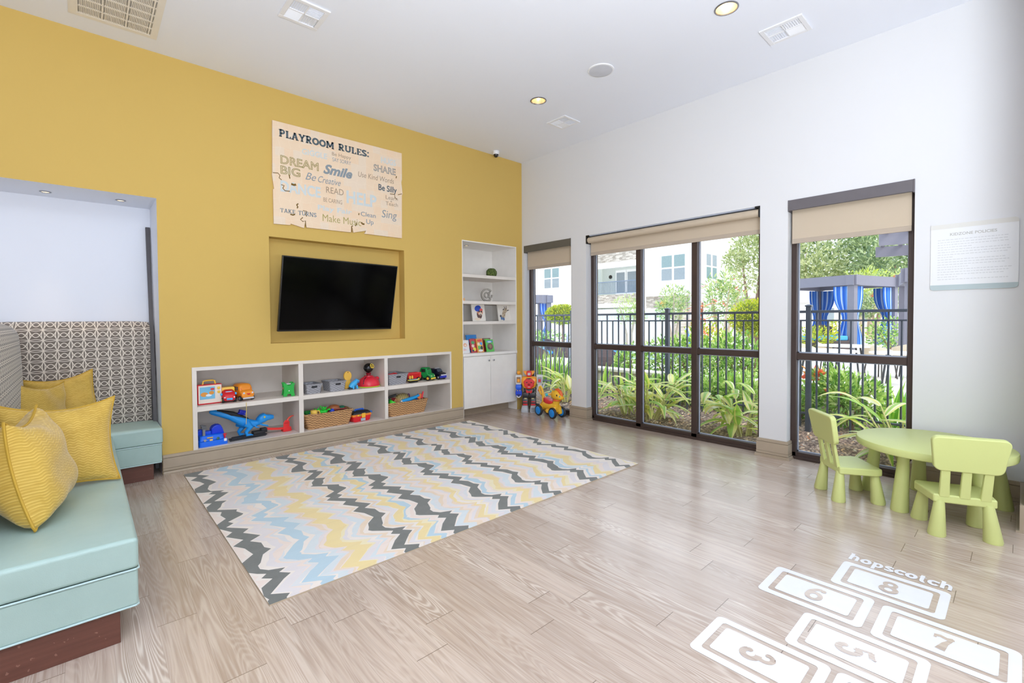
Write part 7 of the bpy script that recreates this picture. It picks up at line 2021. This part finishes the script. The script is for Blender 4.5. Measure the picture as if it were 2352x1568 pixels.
cabana('nearer grey cabana post at the right edge of the right window', by_corner(2090, 14.0, R(-79), 3.0, 2.6), R(-79), 3.0, 2.6, 2.86, curt=False)
# slatted pergola overhead at the upper right of the right window
c = by_corner(2016, 10.5, R(-79), 3.2, 2.6)
t = thing('pergola', 'blue grey slatted pergola at the upper right of the right window', 'pergola', c, R(-79))
zp = 1.4 + (731 - 566) * 10.5 / 1075
for sy in (-1, 1): MB().box(-1.6, 1.6, sy * 1.25 - .06, sy * 1.25 + .06, zp, zp + .26).build('beam', M_CAB, t)
for k in range(9): MB().box(-1.5 + k * .37, -1.42 + k * .37, -1.5, 1.5, zp + .26, zp + .40).build('slat', M_CAB, t)
for sy in (-1, 1): MB().box(1.3, 1.46, sy * 1.25 - .08, sy * 1.25 + .08, 0, zp).build('post', M_CAB, t)
q = bearing(1246, 775, 27.0)
cabana('small looking grey cabana with one blue curtain in the narrow window', (q.x - .4, q.y + .6, -.02), R(-30), 1.7, 1.7, 2.75, curt='one')
# daybed in the big cabana
q = bearing(1905, 790, 20.0)
t = thing('daybed', 'dark wicker daybed with a bright blue mattress under the big cabana', 'daybed', (q.x + .2, q.y + .5, -.02), R(-42))
M_DWK = plain('dark_wicker', (92, 78, 78), .8, vary=.2, scale=60)
MB().box(-1.0, 1.0, -.6, .6, 0, .42).build('base', M_DWK, t, bevel=.03)
MB().box(-.96, .96, -.56, .56, .42, .62).build('mattress', P((84, 176, 232), .7), t, bevel=.05, seg=3)
MB().prism([(-.2, .4), (1.0, .4), (1.0, 1.0), (.5, 1.1), (0, 1.0)], .5, .62, 'y').build('backrest', M_DWK, t, bevel=.03)
# cafe tables and chairs on the deck
M_TT = plain('white_table_top', (246, 242, 236), .5, vary=.02)
M_WKC = plain('pale_wicker', (224, 208, 184), .85, vary=.12, scale=80)
for px, py, D_, r, lb in ((1885, 806, 9.6, .62, 'white round patio table nearest the fence in the right window'), (1945, 795, 11.3, .62, 'white round patio table farther from the fence in the right window'), (2066, 812, 9.6, .5, 'white patio table at the right edge of the right window')):
    c = bearing(px, py, D_)
    t = thing('patio_table', lb, 'table', (c.x, c.y, -.02), group='white patio tables')
    MB().lathe([(.001, c.z + .02), (r, c.z + .02), (r, c.z + .045), (.001, c.z + .05)], 32).build('tabletop', M_TT, t)
    for k in range(4):
        a = R(45 + 90 * k); MB().cyl((r * .5 * math.cos(a), r * .5 * math.sin(a), c.z + .02), (r * .7 * math.cos(a), r * .7 * math.sin(a), 0), .02).build('leg', P((60, 60, 64)), t)
for px, py, D_, rz_, lb in ((1912, 786, 11.6, 0, 'pale wicker patio chair between the two tables'), (2022, 800, 10.8, 60, 'pale wicker patio chair right of the farther table'), (1838, 796, 11.2, -70, 'pale wicker patio chair at the left edge of the right window'), (2090, 800, 10.8, 90, 'pale wicker patio chair at the right edge of the right window')):
    c = bearing(px, py, D_)
    t = thing('patio_chair', lb, 'chair', (c.x, c.y, -.02), R(rz_), 'pale wicker patio chairs')
    MB().lathe([(.001, .38), (.27, .38), (.28, .44), (.001, .46)], 24).build('seat', M_WKC, t)
    rings = []
    for k in range(15):
        a = R(10 + 160 * k / 14); hgt = .80 - .12 * abs(k - 7) / 7
        rings.append([(.27 * math.cos(a), .27 * math.sin(a), .42), (.31 * math.cos(a), .31 * math.sin(a), hgt), (.335 * math.cos(a), .335 * math.sin(a), hgt), (.295 * math.cos(a), .295 * math.sin(a), .40)])
    MB().loft(rings).build('backrest', M_WKC, t, smooth=True, ang=50)
    for sx in (-1, 1):
        for sy in (-1, 1): MB().cyl((sx * .18, sy * .18, .39), (sx * .22, sy * .22, 0), .014).build('leg', P((70, 64, 60)), t)
# round wicker loungers with blue cushions by the pool
for px, py, D_, lb in ((1238, 838, 14.5, 'dark wicker lounger with a blue cushion at the left of the narrow window'), (1300, 832, 14.5, 'dark round wicker lounger with a blue band at the right of the narrow window'), (1388, 832, 13.8, 'dark round wicker lounger with a blue band in the left bay of the wide window')):
    c = bearing(px, py, D_)
    t = thing('wicker_lounger', lb, 'lounger', (c.x, c.y, -.02), R(30), 'dark wicker pool loungers')
    MB().lathe([(.001, .0), (.42, .0), (.62, .25), (.66, .34), (.64, .36), (.001, .36)], 28).build('base', M_DWK, t, smooth=True)
    MB().lathe([(.001, .36), (.60, .36), (.64, .40), (.62, .46), (.001, .48)], 28).build('cushion', P((40, 134, 226), .7), t, smooth=True)
    rings = []
    for k in range(13):
        a = R(20 + 200 * k / 12); hh = .36 + .46 * math.sin(math.pi * (k + .8) / 13.6)
        rings.append([(.60 * math.cos(a), .60 * math.sin(a), .36), (.62 * math.cos(a), .62 * math.sin(a), hh), (.67 * math.cos(a), .67 * math.sin(a), hh), (.66 * math.cos(a), .66 * math.sin(a), .34)])
    MB().loft(rings).build('backrest', M_DWK, t, smooth=True, ang=50)
# pool and the white water wall
q = bearing(1405, 788, 24.0)
M = Mat('pool_water'); n = M.noise(scale=2.2, detail=3.0)
M.set(color=M.ramp(n, [(.35, srgb(96, 170, 236)), (.6, srgb(196, 226, 246))]), rough=.05, spec=.6); M.bump(n, .4, .05)
tag(MB().box(-5.5, 2.2, -6, 4.5, 0, .03).build('swimming_pool', M.m, None, loc=(q.x, q.y, -.02)), 'bright blue swimming pool behind the fence at the left of the wide window', 'pool', kind=None)
q = bearing(1447, 745, 29.0)
t = thing('water_wall', 'white water feature wall at the far end of the pool', 'wall', (q.x, q.y, -.02), R(8))
MB().box(-.3, .3, -2.6, 2.6, 0, 1.75).build('wall_body', plain('white_render', (236, 230, 222), .8, vary=.04), t)
MB().box(-.42, .42, -2.75, 2.75, 1.75, 2.0).build('coping', M_BWHT, t)
fc = MB()
for k in range(22): fc.box(-.33, -.30, -2.3 + k * .21, -2.3 + k * .21 + .10, .1, 1.7)
fc.build('water_sheet', plain('falling_water', (214, 226, 236), .2), t)
# white pool steps with handrails
q = bearing(1268, 845, 13.6)
t = thing('pool_steps', 'white steps with thin handrails seen low in the narrow window', 'steps', (q.x, q.y, -.02), R(-45))
for k in range(3): MB().box(-.5, .5, .3 * k, .3 * k + .32, 0, .14 * (k + 1)).build('tread', M_BWHT, t)
for s in (-1, 1): MB().tube([(s * .5, -.1, 0), (s * .5, 0, .75), (s * .5, .8, 1.0), (s * .5, .9, .3)], .02, 8).build('handrail', M_GASKET, t, smooth=True)
# blue sling chairs beyond the shrubs
for px, D_, lb in ((1608, 13.5, 'blue pool chair behind the hedge beside the second mullion'), (1632, 14.2, 'pale blue pool chair behind the hedge, right bay')):
    q = bearing(px, 790, D_)
    t = thing('pool_chair', lb, 'chair', (q.x, q.y, -.02), R(35), 'blue pool chairs')
    MB().at(TR(0, .2, .38, rx=R(-12))).box(-.26, .26, -.01, .01, 0, .75).build('backrest', P((60, 130, 226) if px < 1620 else (150, 196, 236), .6), t)
    MB().box(-.26, .26, -.35, .2, .36, .39).build('seat', P((60, 130, 226) if px < 1620 else (150, 196, 236), .6), t)
    for sx in (-1, 1): MB().tube([(sx * .27, -.34, 0), (sx * .27, -.34, .38), (sx * .27, .2, .38), (sx * .27, .36, 1.15)], .016, 8).tube([(sx * .27, .2, .38), (sx * .27, .34, 0)], .016, 8).build('frame_side', P((230, 230, 232)), t)
